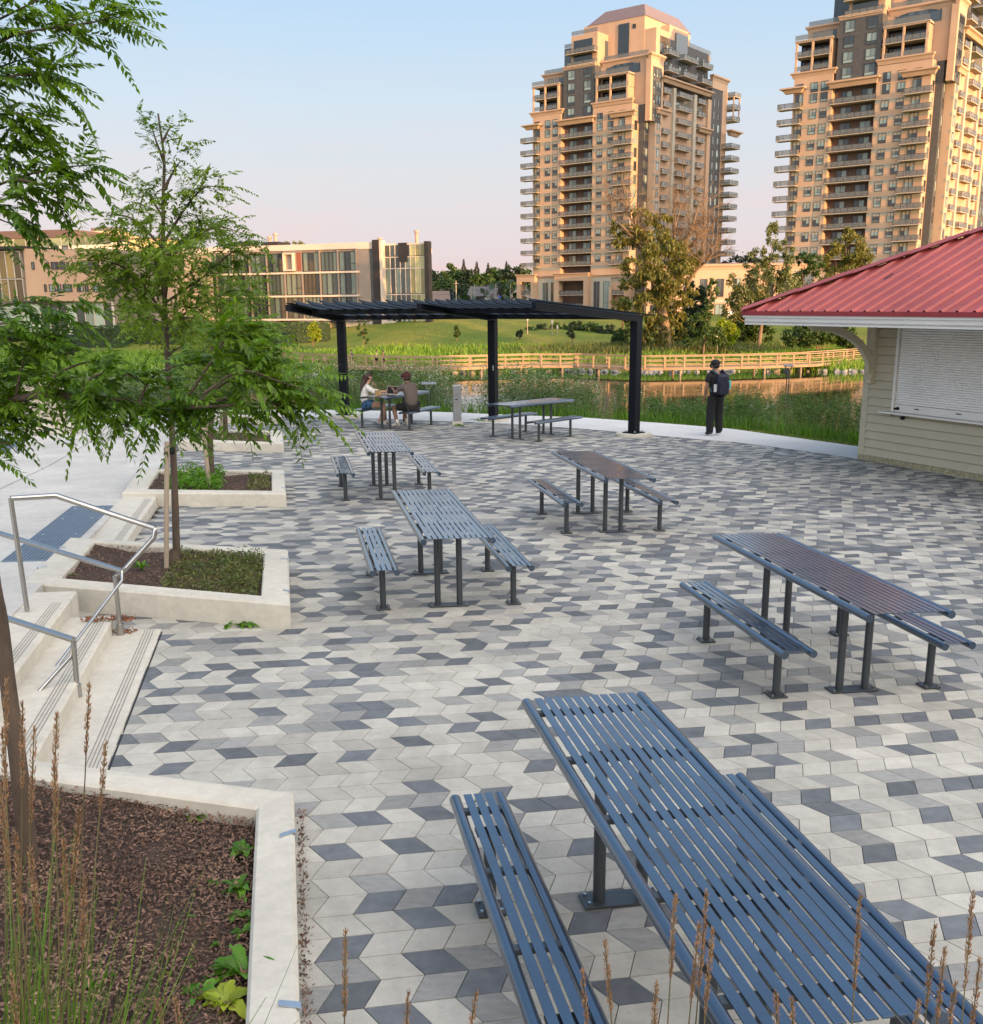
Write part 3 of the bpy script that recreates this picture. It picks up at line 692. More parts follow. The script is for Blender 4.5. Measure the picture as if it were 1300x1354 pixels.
# roof: hipped, ribbed steel
OV, OS, ZE, PIT = 1.88, 1.36, 2.455, .47
ea = lambda s, n, z: kp(s, n, z)
eave = [(-OS, OV), (LK+OS, OV), (LK+OS, -DK-OV), (-OS, -DK-OV)]
hw = (DK+2*OV)/2; rise = hw*PIT
ridge = [(-OS+hw, OV-hw), (LK+OS-hw, OV-hw)]
EV = [ea(s, n, ZE) for s, n in eave]; RG = [ea(s, n, ZE+rise) for s, n in ridge]
def rib_roof(poly, origin, along, upd, nrm, w):
    """ribbed sheet clipped to a slope polygon; ribs run up the slope"""
    b = MB(); prof = [(0, .0), (.10, .0), (.125, .035), (.155, .035), (.18, .0), (.30, .0)]
    k = 0; P = [((p-origin).dot(along), (p-origin).dot(upd)) for p in poly]
    xs = []; x = -.02
    while x < w:
        for a, hgt in prof[:-1]: xs.append((x+a, hgt))
        x += .30
    def span(x):
        ys = []
        for i in range(len(P)):
            (x0, y0), (x1, y1) = P[i], P[(i+1) % len(P)]
            if (x0-x)*(x1-x) <= 0 and abs(x1-x0) > 1e-6: ys.append(y0+(y1-y0)*(x-x0)/(x1-x0))
        return (min(ys), max(ys)) if len(ys) >= 2 else None
    xmin = min(p[0] for p in P)+.002; xmax = max(p[0] for p in P)-.002
    col = [(x, h_, span(x)) for x, h_ in xs if xmin < x < xmax]; col = [c for c in col if c[2]]
    vs = []
    for x, h_, (ya, yb) in col:
        for y in (ya, yb): vs.append(origin+along*x+upd*y+nrm*(h_+.03))
    b.add(vs, [(2*i, 2*i+2, 2*i+3, 2*i+1) for i in range(len(col)-1)])
    # screws
    return b
roof = None
cen = sum(EV, Vector())/4
for i, poly in enumerate(([EV[0], EV[1], RG[1], RG[0]], [EV[1], EV[2], RG[1]], [EV[2], EV[3], RG[0], RG[1]], [EV[3], EV[0], RG[0]])):
    al = (poly[1]-poly[0]); w_ = al.length; al.normalize(); top = poly[2]
    nr = al.cross(top-poly[0]).normalized(); 
    if nr.z < 0: nr = -nr
    up_ = nr.cross(al).normalized()
    if up_.z < 0: up_ = -up_
    b = rib_roof(poly, poly[0], al, up_, nr, w_)
    if i == 0:
        bs = MB()
        for row in range(1, 8):
            x = .14-.02
            while x < w_: 
                y = row*.62
                if y < min(x*1.0, w_-x)*1.0*math.hypot(1, PIT)-.2:
                    p = poly[0]+al*x+up_*y+nr*.066; bs.ball(p, .012, 6, 4)
                x += .6
    if roof is None: roof = b.build('roof', M['red'], kr); bs.build('roof_screw', mat('screw_grey', (.08, .03, .03), .5), roof)
    else: b.build('roof', M['red'], kr)
b = MB(); _a = (EV[1]-EV[0]).normalized(); _t = RG[0]-EV[0]; _n0 = _a.cross(_t).normalized(); _n0 = -_n0 if _n0.z < 0 else _n0; _u = _n0.cross(_a).normalized(); _u = -_u if _u.z < 0 else _u
_p = EV[0]+_a*2.45+_u*1.15+_n0*.075; b.beam(_p, _p+_u*.22, .035, .006, up=_n0); b.build('roof_scratch', M['black'], roof)
b = MB()   # hip and ridge flashings, stepping slightly over the ribs
def flash(a, c, n=7):
    for k in range(n):
        p = a.lerp(c, k/n); q = a.lerp(c, (k+1)/n+.01); d = (q-p).normalized(); sd = Vector((d.y, -d.x, 0)).normalized()
        zo = .085; drop = .13*PIT*.7
        vs = []
        for r_, hh in ((p, .004), (q, .018)): vs += [r_-sd*.17+Vector((0, 0, zo+hh-drop)), r_+Vector((0, 0, zo+hh+.02)), r_+sd*.17+Vector((0, 0, zo+hh-drop))]
        b.add(vs, [(0, 1, 4, 3), (1, 2, 5, 4)]); b.add([v-Vector((0, 0, .012)) for v in vs], [(0, 3, 4, 1), (1, 4, 5, 2)])
flash(EV[0], RG[0]); flash(EV[1], RG[1]); flash(EV[2], RG[1]); flash(EV[3], RG[0]); flash(RG[0], RG[1], 2)
b.build('hip_flashing', M['red'], roof)
b = MB(); ez = ZE-.0
for i in range(4):
    A = EV[i]; B = EV[(i+1) % 4]; d = (B-A).normalized()
    b.beam(A+Vector((0, 0, .0))-d*.01, B+Vector((0, 0, .0))+d*.01, .03, .075)
b.build('drip_edge', mat('drip_red', (.25, .025, .032), .45), kr)
b = MB(); dn = cen-EV[0]
Pi = [p+(Vector((cen.x, cen.y, p.z))-p).normalized()*.03 for p in EV]
for i in range(4):
    A = Pi[i]; B = Pi[(i+1) % 4]; b.beam(A+Vector((0, 0, -.055)), B+Vector((0, 0, -.055)), .03, .045); 
    A2 = A.lerp(Vector((cen.x, cen.y, A.z)), .006); B2 = B.lerp(Vector((cen.x, cen.y, B.z)), .006); b.beam(A2+Vector((0, 0, -.14)), B2+Vector((0, 0, -.14)), .028, .135)
b.build('fascia', M['white'], kr)
b = MB(); b.add([p+Vector((0, 0, -.165)) for p in Pi], [(0, 1, 2, 3)]); b.add([p+Vector((0, 0, -.15)) for p in Pi], [(0, 3, 2, 1)]); b.build('soffit', mat('soffit', (.34, .32, .27), .7), kr)
# curved timber bracket on the corner
def bracket(s, label=None):
    b = MB(); zt = ZE-.165; pts = []; n = 12; w_ = .045
    outer = []; inner = []
    for k in range(n+1):
        a = math.pi/2*k/n; cx_, cz_ = 1.50, zt-.93
        n_o = 1.50-1.46*math.cos(a)*1.0; 
    R1x, R1z = 1.38, .80; R2x, R2z = 1.52, .93
    for k in range(n+1):
        a = math.pi/2*k/n
        inner.append((1.52-R2x*math.cos(a)+.02, zt-.93+R2z*math.sin(a)))   # upper/left curve (towards wall/soffit)
        outer.append((1.52-R1x*math.cos(a)+.02, zt-.93+R1z*math.sin(a)))
    for (a0, a1), (c0, c1) in zip(zip(inner, inner[1:]), zip(outer, outer[1:])):
        b.extr([kp(s-w_, a0[0], a0[1]), kp(s-w_, a1[0], a1[1]), kp(s-w_, c1[0], c1[1]), kp(s-w_, c0[0], c0[1])], kp(0, 0, 0), kp(2*w_, 0, 0))
    b.box(kp(s, .05, zt-.52), (.12, .10, 1.03), rz=math.atan2(kd.y, kd.x), bev=.006); b.box(kp(s, .07, zt-1.07), (.13, .13, .09), rz=math.atan2(kd.y, kd.x), bev=.02)
    b.box(kp(s, .78, zt-.045), (.11, 1.6, .085), rz=math.atan2(kd.y, kd.x), bev=.006)
    b.build('eave_bracket', M['trim'], kr)
bracket(.17); bracket(5.6)

# ---------------------------------------------------------------- terrain, pond
EDGE = [(p.x, p.y) for p in OUT]
PLAT = EDGE+[(60, 4), (60, -80), (-60, -80), (-60, 18)]
def seg_d(X, Y, P):
    D = np.full(X.shape, 1e9); Z = np.zeros(X.shape)
    for (a, c) in zip(P, P[1:]):
        dx, dy = c[0]-a[0], c[1]-a[1]; t = np.clip(((X-a[0])*dx+(Y-a[1])*dy)/(dx*dx+dy*dy), 0, 1)
        px, py = a[0]+t*dx, a[1]+t*dy; d = np.hypot(X-px, Y-py); m = d < D; D = np.where(m, d, D); Z = np.where(m, SX*px+SY*(py-10), Z)
    return D, Z
def np_inside(X, Y, P):
    c = np.zeros(X.shape, bool); j = len(P)-1
    for i in range(len(P)):
        xi, yi = P[i]; xj, yj = P[j]
        with np.errstate(divide='ignore', invalid='ignore'):
            m = ((yi > Y) != (yj > Y)) & (X < (xj-xi)*(Y-yi)/((yj-yi) if yj != yi else 1e-9)+xi)
        c ^= m; j = i
    return c
def TZ(X, Y):
    X = np.asarray(X, float); Y = np.asarray(Y, float); shp = X.shape; X = np.atleast_1d(X); Y = np.atleast_1d(Y)
    D, Z = seg_d(X, Y, EDGE+[(60, 4)]); ins = np_inside(X, Y, PLAT)
    d = np.where(ins, 0, D)
    near = np.clip(Z, -.9, .5)-.05-np.minimum(d, 2)*.10-np.clip(d-2, 0, 40)*.22-np.clip(d-6, 0, 40)*.10
    near = np.maximum(near, -5.2)
    near = np.where(ins, np.clip(SX*X+SY*(Y-10), -1.0, .6)-.34, near)
    yb = 104.5+1.6*np.sin(X*.11+1)+.9*np.sin(X*.31)+np.where(X < -25, (-25-X)*.02, 0)+np.where(X > 38, -(X-38)*.35, 0)
    t = Y-yb
    far = np.interp(t, [-3, 0, 2, 6, 16, 32, 50, 80, 120, 200, 500], [-5.2, -4.7, -4.0, -3.75, -3.35, -2.75, -2.15, -1.35, -.4, .6, 2])
    far = far+2.3*np.exp(-(((X+9)/19)**2+((Y-172)/26)**2))
    far = far-.8*np.exp(-(((X+34)/16)**2+((Y-146)/22)**2))
    far = far+.12*np.sin(X*.35)*np.sin(Y*.27)*np.clip(t/6, 0, 1)
    z = np.where(Y < 72, near, np.maximum(far, -5.2))
    return z.reshape(shp)
def tz(x, y): return float(TZ(x, y))
xs = np.unique(np.concatenate([np.arange(-30, 30, .75), np.arange(-110, 150, 3), np.arange(-1500, 1500, 60)]))
ys = np.unique(np.concatenate([np.arange(-20, 60, .75), np.arange(60, 100, 4), np.arange(96, 135, 1), np.arange(130, 300, 4), np.arange(300, 2200, 60), np.arange(-600, -20, 40)]))
X, Y = np.meshgrid(xs, ys, indexing='ij'); Z = TZ(X, Y)
V = np.stack([X, Y, Z], -1).reshape(-1, 3); nx, ny = X.shape
I = np.arange(nx*ny).reshape(nx, ny); F = np.stack([I[:-1, :-1], I[1:, :-1], I[1:, 1:], I[:-1, 1:]], -1).reshape(-1, 4)
m, nt, bb = new_mat('meadow'); L = nt.links.new; bb.inputs['Roughness'].default_value = .9; bb.inputs['Specular IOR Level'].default_value = .1
tc = _n(nt, 'ShaderNodeTexCoord'); n1 = _n(nt, 'ShaderNodeTexNoise', Scale=.09, Detail=6, Roughness=.65); n2 = _n(nt, 'ShaderNodeTexNoise', Scale=2.2, Detail=8, Roughness=.7)
mp = _n(nt, 'ShaderNodeMapping'); mp.inputs['Scale'].default_value = (1, .45, 1); L(tc.outputs['Object'], mp.inputs[0])
L(mp.outputs[0], n1.inputs[0]); L(tc.outputs['Object'], n2.inputs[0])
r1 = _n(nt, 'ShaderNodeValToRGB'); L(n1.outputs[0], r1.inputs[0]); e = r1.color_ramp.elements; e[0].position = .38; e[0].color = rgba((.085, .125, .018)); e[1].position = .66; e[1].color = rgba((.20, .175, .035))
r2 = _n(nt, 'ShaderNodeMapRange'); L(n2.outputs[0], r2.inputs[0]); r2.inputs['From Min'].default_value = .3; r2.inputs['From Max'].default_value = .7; r2.inputs['To Min'].default_value = .6; r2.inputs['To Max'].default_value = 1.35
mm = _n(nt, 'ShaderNodeVectorMath', operation='SCALE'); L(r1.outputs[0], mm.inputs[0]); L(r2.outputs[0], mm.inputs['Scale']); L(mm.outputs[0], bb.inputs['Base Color'])
M['meadow'] = m
ter = raw_mesh('ground', V, F, m, smooth=True); tag(ter, kind='structure')
# water
m, nt, bb = new_mat('pond_water'); L = nt.links.new; bb.inputs['Base Color'].default_value = rgba((.022, .026, .014)); bb.inputs['Roughness'].default_value = .03; bb.inputs['IOR'].default_value = 1.33
bb.inputs['Specular IOR Level'].default_value = .9
tc = _n(nt, 'ShaderNodeTexCoord'); nz = _n(nt, 'ShaderNodeTexNoise', Scale=1.1, Detail=4, Roughness=.5); mp = _n(nt, 'ShaderNodeMapping'); mp.inputs['Scale'].default_value = (.5, 1.6, 1); L(tc.outputs['Object'], mp.inputs[0]); L(mp.outputs[0], nz.inputs[0])
bp = _n(nt, 'ShaderNodeBump', Strength=.08, Distance=.05); L(nz.outputs[0], bp.inputs['Height']); L(bp.outputs[0], bb.inputs['Normal'])
b = MB(); b.add([(-120, 30, -4.3), (160, 20, -4.3), (160, 118, -4.3), (-120, 118, -4.3)], [(0, 1, 2, 3)]); struct(b, 'pond_water', m)

# ---------------------------------------------------------------- near bank vegetation (ground cover nobody could count)
def along(n, dmin, dmax, x0=-16, x1=13):
    P = interp_poly([p for p in OUT if True], 4000); P = np.array([(p.x, p.y) for p in P]); T = np.gradient(P, axis=0); T = T/np.linalg.norm(T, axis=1)[:, None]; N = np.stack([-T[:, 1], T[:, 0]], 1)
    ok = np.where((P[:, 0] > x0) & (P[:, 0] < x1))[0]; idx = rng.choice(ok, n); d = dmin+(dmax-dmin)*rng.random(n)
    q = P[idx]+N[idx]*d[:, None]+rng.normal(size=(n, 2))*.1; return q, d
def blades(name, q, h, w, mt, lean=.25, seg=2, parent=None):
    n = len(q); z = TZ(q[:, 0], q[:, 1])-.03; B = np.column_stack([q, z]); a = rng.random(n)*6.283
    S = np.column_stack([np.cos(a), np.sin(a), np.zeros(n)]); ln = rng.normal(size=(n, 3))*lean; ln[:, 2] = 1; ln = unit(ln); h = h[:, None]
    mid = B+ln*h*.55; tip = B+ln*h*.9+np.column_stack([ln[:, 0]*.6, ln[:, 1]*.6, np.zeros(n)])*h; w = (w*np.ones(n))[:, None]
    V = np.stack([B-S*w/2, B+S*w/2, mid+S*w*.4, mid-S*w*.4, tip], 1).reshape(-1, 3); o = np.arange(n)*5
    F = np.concatenate([np.stack([o, o+1, o+2, o+3], 1), np.stack([o+3, o+2, o+4, o+4], 1)])
    # the tip triangle as a degenerate-free quad
    V2 = np.stack([B-S*w/2, B+S*w/2, mid+S*w*.42, mid-S*w*.42, tip+S*w*.06, tip-S*w*.06], 1).reshape(-1, 3); o = np.arange(n)*6
    F = np.concatenate([np.stack([o, o+1, o+2, o+3], 1), np.stack([o+3, o+2, o+4, o+5], 1)])
    ob = raw_mesh(name, V2, F, mt, parent); return ob
M['grass'] = leafmat('grass_bright', (.055, .13, .012), (.11, .21, .03), .35, 1.5)
M['grass_short'] = leafmat('grass_short', (.06, .11, .018), (.12, .16, .035), .3, 1.2)
M['weed'] = leafmat('weed_green', (.035, .085, .016), (.085, .15, .035), .3, .8)
M['weed_pale'] = leafmat('weed_silver', (.10, .15, .07), (.20, .24, .13), .3, 1)
M['flower'] = leafmat('flower_cream', (.50, .50, .38), (.62, .60, .48), .2, 4, island=.2)
q, d = along(26000, .05, 2.3); tag(blades('grass_verge', q, .05+.08*rng.random(len(q)), .012, M['grass_short'], .4), kind='stuff')
q, d = along(15000, 1.0, 5.5); tag(blades('tall_grass', q, (.22+.34*rng.random(len(q))), .02, M['grass'], .22), kind='stuff')
def weeds(name, q, h, nleaf, ll, lw, mt, flower=0, fm=None, stemm=None):
    n = len(q); z = TZ(q[:, 0], q[:, 1]); B = np.column_stack([q, z]); ln = rng.normal(size=(n, 3))*.13; ln[:, 2] = 1; ln = unit(ln)
    t = rng.random((n, nleaf))**.8*.93+.07; P = B[:, None, :]+ln[:, None, :]*(h[:, None]*t)[:, :, None]
    spread = (1-t)*.10+.02; P = P+rng.normal(size=P.shape)*spread[:, :, None]*h[:, None, None]*np.array([1, 1, .3])
    P = P.reshape(-1, 3); D = rng.normal(size=P.shape); D[:, 2] = np.abs(D[:, 2])*.7+.15
    V1 = leaf_arrays(P, D, ll*(.6+.8*rng.random(len(P))), lw*(.6+.8*rng.random(len(P))), droop=.25)
    # stems
    S = rnd_dirs(n); S[:, 2] = 0; w_ = .006; T = B+ln*h[:, None]
    V2 = np.stack([B-S*w_, B+S*w_, T+S*w_*.4, T-S*w_*.4], 1).reshape(-1, 3), np.arange(4*n).reshape(n, 4)
    V, F = cat(V1, V2); mi = np.zeros(len(F), int); mats = [mt]
    if flower:
        k = flower; tf = .75+.27*rng.random((n, k)); P = B[:, None, :]+ln[:, None, :]*(h[:, None]*tf)[:, :, None]+rng.normal(size=(n, k, 3))*.06*h[:, None, None]; P = P.reshape(-1, 3)
        V3 = leaf_arrays(P, rnd_dirs(len(P), .6), .028, .025); m0 = len(F); V, F = cat((V, F), V3); mi = np.concatenate([mi, np.ones(len(F)-m0, int)]); mats.append(fm)
    o = raw_mesh(name, V, F, mats, mi=mi); tag(o, kind='stuff'); return o
# clumps: height varies along the bank as in the photograph
def hprof(x):   # top of the growth along the bank
    return np.interp(x, [-16, -9, -6, -4.6, -3.2, -2, -.6, .6, 2.0, 2.8, 3.6, 4.4, 5.0, 5.8, 6.6, 7.6, 9, 13], [1.3, 1.2, 1.25, 1.35, 1.3, 1.3, 1.3, 1.35, 1.15, 1.25, 1.05, .85, .62, .70, .95, .95, 1.0, 1.0])
q, d = along(3500, 1.9, 5.6); h = hprof(q[:, 0])*(.66+.58*rng.random(len(q)))*(.75+.1*d); weeds('weeds', q, h, 34, .10, .022, M['weed'])
q, d = along(900, 2.3, 5.6, -9, 2.8); h = hprof(q[:, 0])*(.7+.5*rng.random(len(q)))*(.75+.1*d); weeds('flowering_weeds', q, h, 22, .09, .02, M['weed_pale'], 7, M['flower'])
q, d = along(420, 2.0, 5.5, 3.4, 9); h = hprof(q[:, 0])*(.9+.5*rng.random(len(q)))*(.7+.1*d); weeds('thistles', q, h, 8, .07, .015, M['weed_pale'], 4, mat('seed_brown', (.10, .055, .045), .9))
q, d = along(2400, 5, 15, -18, 14); h = .8*(.5+.7*rng.random(len(q))); weeds('bank_weeds', q, h, 16, .16, .035, M['weed'])

# viewing lecterns on forked stands by the water
def lectern(u, v, Y, wd, label):
    p = at(u, v, Y); g = tz(p.x, p.y); root = empty('sign_stand', (p.x, p.y, g), label, 'sign stand', 'forked sign stands on the bank')
    b = MB(); b.box((p.x, p.y, p.z), (wd, wd*.55, .04), M=Matrix.Rotation(R(8), 4, 'X'), bev=.01); b.build('panel', mat('panel_grey', (.20, .20, .21), .4, metal=.3), root)
    for s in (-1, 1):
        b = MB(); b.tube([(p.x+s*wd*.38, p.y, p.z-.02), (p.x+s*.04, p.y, p.z-wd*.62), (p.x+s*.03, p.y, g)], .018, 8); b.build('leg', M['metal_leg'], root)
lectern(567, 507, 29.0, .42, 'forked sign stand behind the couple\'s table among the reeds'); lectern(1043, 483.5, 34, .30, 'forked sign stand by the water to the right of the standing man')

# ---------------------------------------------------------------- boardwalk
zr = -2.42; NODES = [(236, 461.5), (345, 466), (400, 468.8), (475, 471.3), (562, 472.8), (605, 471.5), (700, 468.9), (758, 468.9), (828, 471.2), (860, 471.4), (950, 470.2), (1010, 469.0), (1080, 466.8), (1142, 462.6), (1230, 456)]
BW = [atz(u, v, zr) for u, v in NODES]
for p in BW: p.z = 0
zd = zr-1.07
M['lumber'] = mat('boardwalk_lumber', (.22, .145, .082), .75, col2=(.31, .21, .125), scale=.8, island=.16)
root = empty('boardwalk', (BW[6].x, BW[6].y, zd), 'zigzag timber boardwalk with post and rail sides crossing the pond', 'boardwalk')
def offs(P, o):
    out = []
    for i, p in enumerate(P):
        a = P[max(0, i-1)]; c = P[min(len(P)-1, i+1)]; d = (c-a).normalized(); out.append(p+Vector((-d.y, d.x, 0))*o)
    return out
for side, o in (('near', 0), ('far', 2.1)):
    Q = offs(BW, o); n = 0; Lt = sum((b_-a).length for a, b_ in zip(Q, Q[1:]))
    sp = Lt/(56 if o == 0 else 28)
    pts = interp_poly(Q, int(Lt/sp)+1)
    for p in pts: b = MB(); b.box((p.x, p.y, zd+.48), (.16, .16, 1.20)); b.build('rail_post', M['lumber'], root)
    for z, hgt, nm in ((1.05, .09, 'handrail'), (.62, .08, 'mid_rail'), (.22, .09, 'low_rail'), (-.12, .26, 'fascia_board')):
        b = MB()
        for a, c in zip(Q, Q[1:]): b.beam((a.x, a.y, zd+z), (c.x, c.y, zd+z), .16 if nm == 'handrail' else .05, hgt)
        b.build(nm, M['lumber'], root)
b = MB(); Q1 = offs(BW, .02); Q2 = offs(BW, 2.08)
for i in range(len(BW)-1):
    b.add([(p.x, p.y, zd+z) for z in (0, -.08) for p in (Q1[i], Q1[i+1], Q2[i+1], Q2[i])], [(0, 1, 2, 3), (4, 7, 6, 5), (0, 4, 5, 1), (2, 6, 7, 3)])
b.build('deck', M['lumber'], root)
for o in (.15, 1.95):
    for p in interp_poly(offs(BW, o), 26): b = MB(); b.tube([(p.x, p.y, -5.3), (p.x, p.y, zd-.1)], .11, 8); b.build('pile', mat('pile', (.25, .19, .14), .8) if 'pile' not in M else M['pile'], root); M.setdefault('pile', bpy.data.materials['pile'])

# shoreline boulders
M['rock'] = mat('limestone', (.20, .19, .17), .85, col2=(.32, .30, .27), scale=3, bump=.4, bscale=9, island=.25)
rocks = []
for k in range(6):
    b = MB(); b.ball((0, 0, 0), 1, 9, 6, (1, .75, .6)); rv = random.Random(k)
    b.v = [tuple(Vector(p)*(1+.35*(rv.random()-.5))) for p in b.v]; b.sm = [False]*len(b.sm)
    rocks.append(b.build('boulder', M['rock']))
lab = 'pale boulder in the riprap along the far shore behind the boardwalk'
cnt = 0
for i in range(230):
    if i < 150: x = random.uniform(8, 48) if i % 3 else random.uniform(-26, 10)
    elif i < 205: x = random.uniform(-46, -34)
    else: x = random.uniform(-34, 60)
    yb = 104.5+1.6*math.sin(x*.11+1)+.9*math.sin(x*.31)+(-(x-38)*.35 if x > 38 else 0); y = yb+random.uniform(-.3, 1.6)
    r = random.uniform(.14, .38)
    k = i % 6; o = rocks[k] if i < 6 else rocks[k].copy()
    if i >= 6: COL.objects.link(o)
    o.location = (x, y, max(tz(x, y), -4.35)+r*.25); o.scale = (r, r, r); o.rotation_euler = (random.random(), random.random(), random.random()*6)
    tag(o, lab if x > -30 else 'pale boulder in the rubble spit at the far left shore, seen between the leaves', 'boulder', 'shoreline boulders' if x > -30 else 'boulders of the left spit')
# reeds on the far bank
M['reed'] = leafmat('reed_green', (.10, .20, .02), (.20, .29, .045), .35, .35)
M['reed2'] = leafmat('reed_olive', (.075, .10, .025), (.14, .15, .05), .3, .3)
n = 30000; x = rng.uniform(-62, 66, n); yb = 104.5+1.6*np.sin(x*.11+1)+.9*np.sin(x*.31)+np.where(x > 38, -(x-38)*.35, 0); y = yb+.8+rng.random(n)**1.2*26
hh = (.45+.55*rng.random(n))*(1.0+.35*np.sin(x*.4)*np.sin(y*.5)); q = np.column_stack([x, y])
tag(blades('reeds', q, hh, .15, M['reed'], .18), kind='stuff')
n = 7000; x = rng.normal(20, 7, n); y = 118+rng.random(n)*10; q = np.column_stack([x, y]); tag(blades('dry_reeds', q, .8+.7*rng.random(n), .13, M['reed2'], .2), kind='stuff')
# ---------------------------------------------------------------- building kit
def glass(name, c1, c2, rough=.08, spec=.9):
    m, nt, b = new_mat(name); L = nt.links.new
    oi = _n(nt, 'ShaderNodeObjectInfo'); ge = _n(nt, 'ShaderNodeNewGeometry'); ad = _n(nt, 'ShaderNodeMath', operation='ADD'); L(oi.outputs['Random'], ad.inputs[0]); L(ge.outputs['Random Per Island'], ad.inputs[1])
    fr = _n(nt, 'ShaderNodeMath', operation='FRACT'); L(ad.outputs[0], fr.inputs[0])
    r = _n(nt, 'ShaderNodeValToRGB'); L(fr.outputs[0], r.inputs[0]); r.color_ramp.elements[0].color = rgba(c1); r.color_ramp.elements[1].color = rgba(c2); r.color_ramp.elements[0].position = .35; r.color_ramp.elements[1].position = .75
    L(r.outputs[0], b.inputs['Base Color']); b.inputs['Roughness'].default_value = rough; b.inputs['Specular IOR Level'].default_value = spec
    tcn = _n(nt, 'ShaderNodeTexCoord'); nz = _n(nt, 'ShaderNodeTexNoise', Scale=.5, Detail=2); L(tcn.outputs['Object'], nz.inputs[0]); bp = _n(nt, 'ShaderNodeBump', Strength=.15, Distance=.05); L(nz.outputs[0], bp.inputs['Height']); L(bp.outputs[0], b.inputs['Normal'])
    return m
M['stucco'] = mat('stucco_beige', (.385, .25, .165), .85, col2=(.45, .30, .20), scale=.25, var=.1)
M['stucco2'] = mat('stucco_band', (.28, .25, .20), .85, var=.08, scale=.5)
M['stone_pale'] = mat('stone_pale', (.36, .325, .265), .8, var=.08, scale=.6)
M['brick_dark'] = mat('brick_charcoal', (.050, .050, .052), .8, col2=(.075, .072, .07), scale=1.5)
M['brick_brown'] = mat('brick_brown', (.085, .052, .040), .85, col2=(.12, .075, .058), scale=2)
M['metal_roof'] = mat('mansard_metal', (.17, .125, .125), .55, metal=.2, var=.1, scale=.4, stretch=(4, 4, .2))
M['frame_dk'] = mat('window_frame', (.03, .03, .032), .5)
M['win'] = glass('window_glass', (.030, .035, .038), (.22, .28, .26))
M['curtain'] = glass('curtain_glass', (.02, .026, .03), (.06, .075, .085), .05)
M['rail_gl'] = mat('railing_glass', (.16, .16, .15), .2, var=.1, spec=.7); M['rail_gl'].node_tree.nodes['Principled BSDF'].inputs['Alpha'].default_value = .55
M['slab'] = mat('balcony_slab', (.36, .30, .235), .85, var=.08)
M['slab_dk'] = mat('balcony_under', (.16, .13, .11), .9)
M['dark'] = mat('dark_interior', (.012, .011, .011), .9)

class Fac:
    def __init__(s, C, D, N, root): s.C = Vector((C.x, C.y, 0)); s.D = D; s.N = N; s.root = root; s.a = math.atan2(D.y, D.x)
    def P(s, u, n, z): return s.C+s.D*u+s.N*n+Vector((0, 0, z))
    def box(s, b, u0, u1, n0, n1, z0, z1):
        ps = [s.P(u, n, z) for z in (z0, z1) for (u, n) in ((u0, n0), (u1, n0), (u1, n1), (u0, n1))]
        b.add(ps, [(0, 3, 2, 1), (4, 5, 6, 7), (0, 1, 5, 4), (1, 2, 6, 5), (2, 3, 7, 6), (3, 0, 4, 7)])
    def part(s, name, m, *boxes, parent=None):
        b = MB()
        for q in boxes: s.box(b, *q)
        return b.build(name, m, parent or s.root)
_wm = {}
def win_mesh(w, h, kind='sash'):
    key = (round(w, 2), round(h, 2), kind)
    if key in _wm: return _wm[key]
    b = MB(); fr = .07 if kind != 'door' else .08
    b.mi = 0
    for (x, z, ww, hh) in ((-w/2+fr/2, h/2, fr, h), (w/2-fr/2, h/2, fr, h), (0, fr/2, w-2*fr, fr), (0, h-fr/2, w-2*fr, fr)): b.box((x, .03, z), (ww, .12, hh))
    if kind == 'sash': b.box((0, .03, h*.30), (w-2*fr, .08, .06)); b.box((0, .03, h*.65), (.05, .08, h*.7-2*fr))
    if kind == 'door': b.box((0, .03, h/2), (.07, .08, h-2*fr))
    if kind == 'tall': b.box((0, .03, h*.25), (w-2*fr, .08, .06)); b.box((w*.22, .03, h*.6), (.05, .08, h*.7))
    b.mi = 1
    def pane(x0, x1, z0, z1): b.add([(x0, .02, z0), (x1, .02, z0), (x1, .02, z1), (x0, .02, z1)], [(0, 1, 2, 3)])
    if kind == 'sash': pane(-w/2+fr, -.025, h*.30, h-fr); pane(.025, w/2-fr, h*.30, h-fr); pane(-w/2+fr, w/2-fr, fr, h*.29)
    else: pane(-w/2+fr, -.03, fr, h-fr); pane(.03, w/2-fr, fr, h-fr)
    o = b.build('window', [M['frame_dk'], M['win']], None, local=True); me = o.data; bpy.data.objects.remove(o); _wm[key] = me; return me
def add_win(F, u, z, w, h, kind='sash', n=.0, name='window', parent=None):
    o = bpy.data.objects.new(name, win_mesh(w, h, kind)); COL.objects.link(o); par = parent or F.root; o.parent = par
    q = par; off = Vector((0, 0, 0))
    while q is not None: off += q.location; q = q.parent
    o.location = F.P(u, n, z)-off
    # mesh faces +y ; turn it to the outward normal
    o.rotation_euler.z = math.atan2(F.N.y, F.N.x)-math.pi/2
    return o
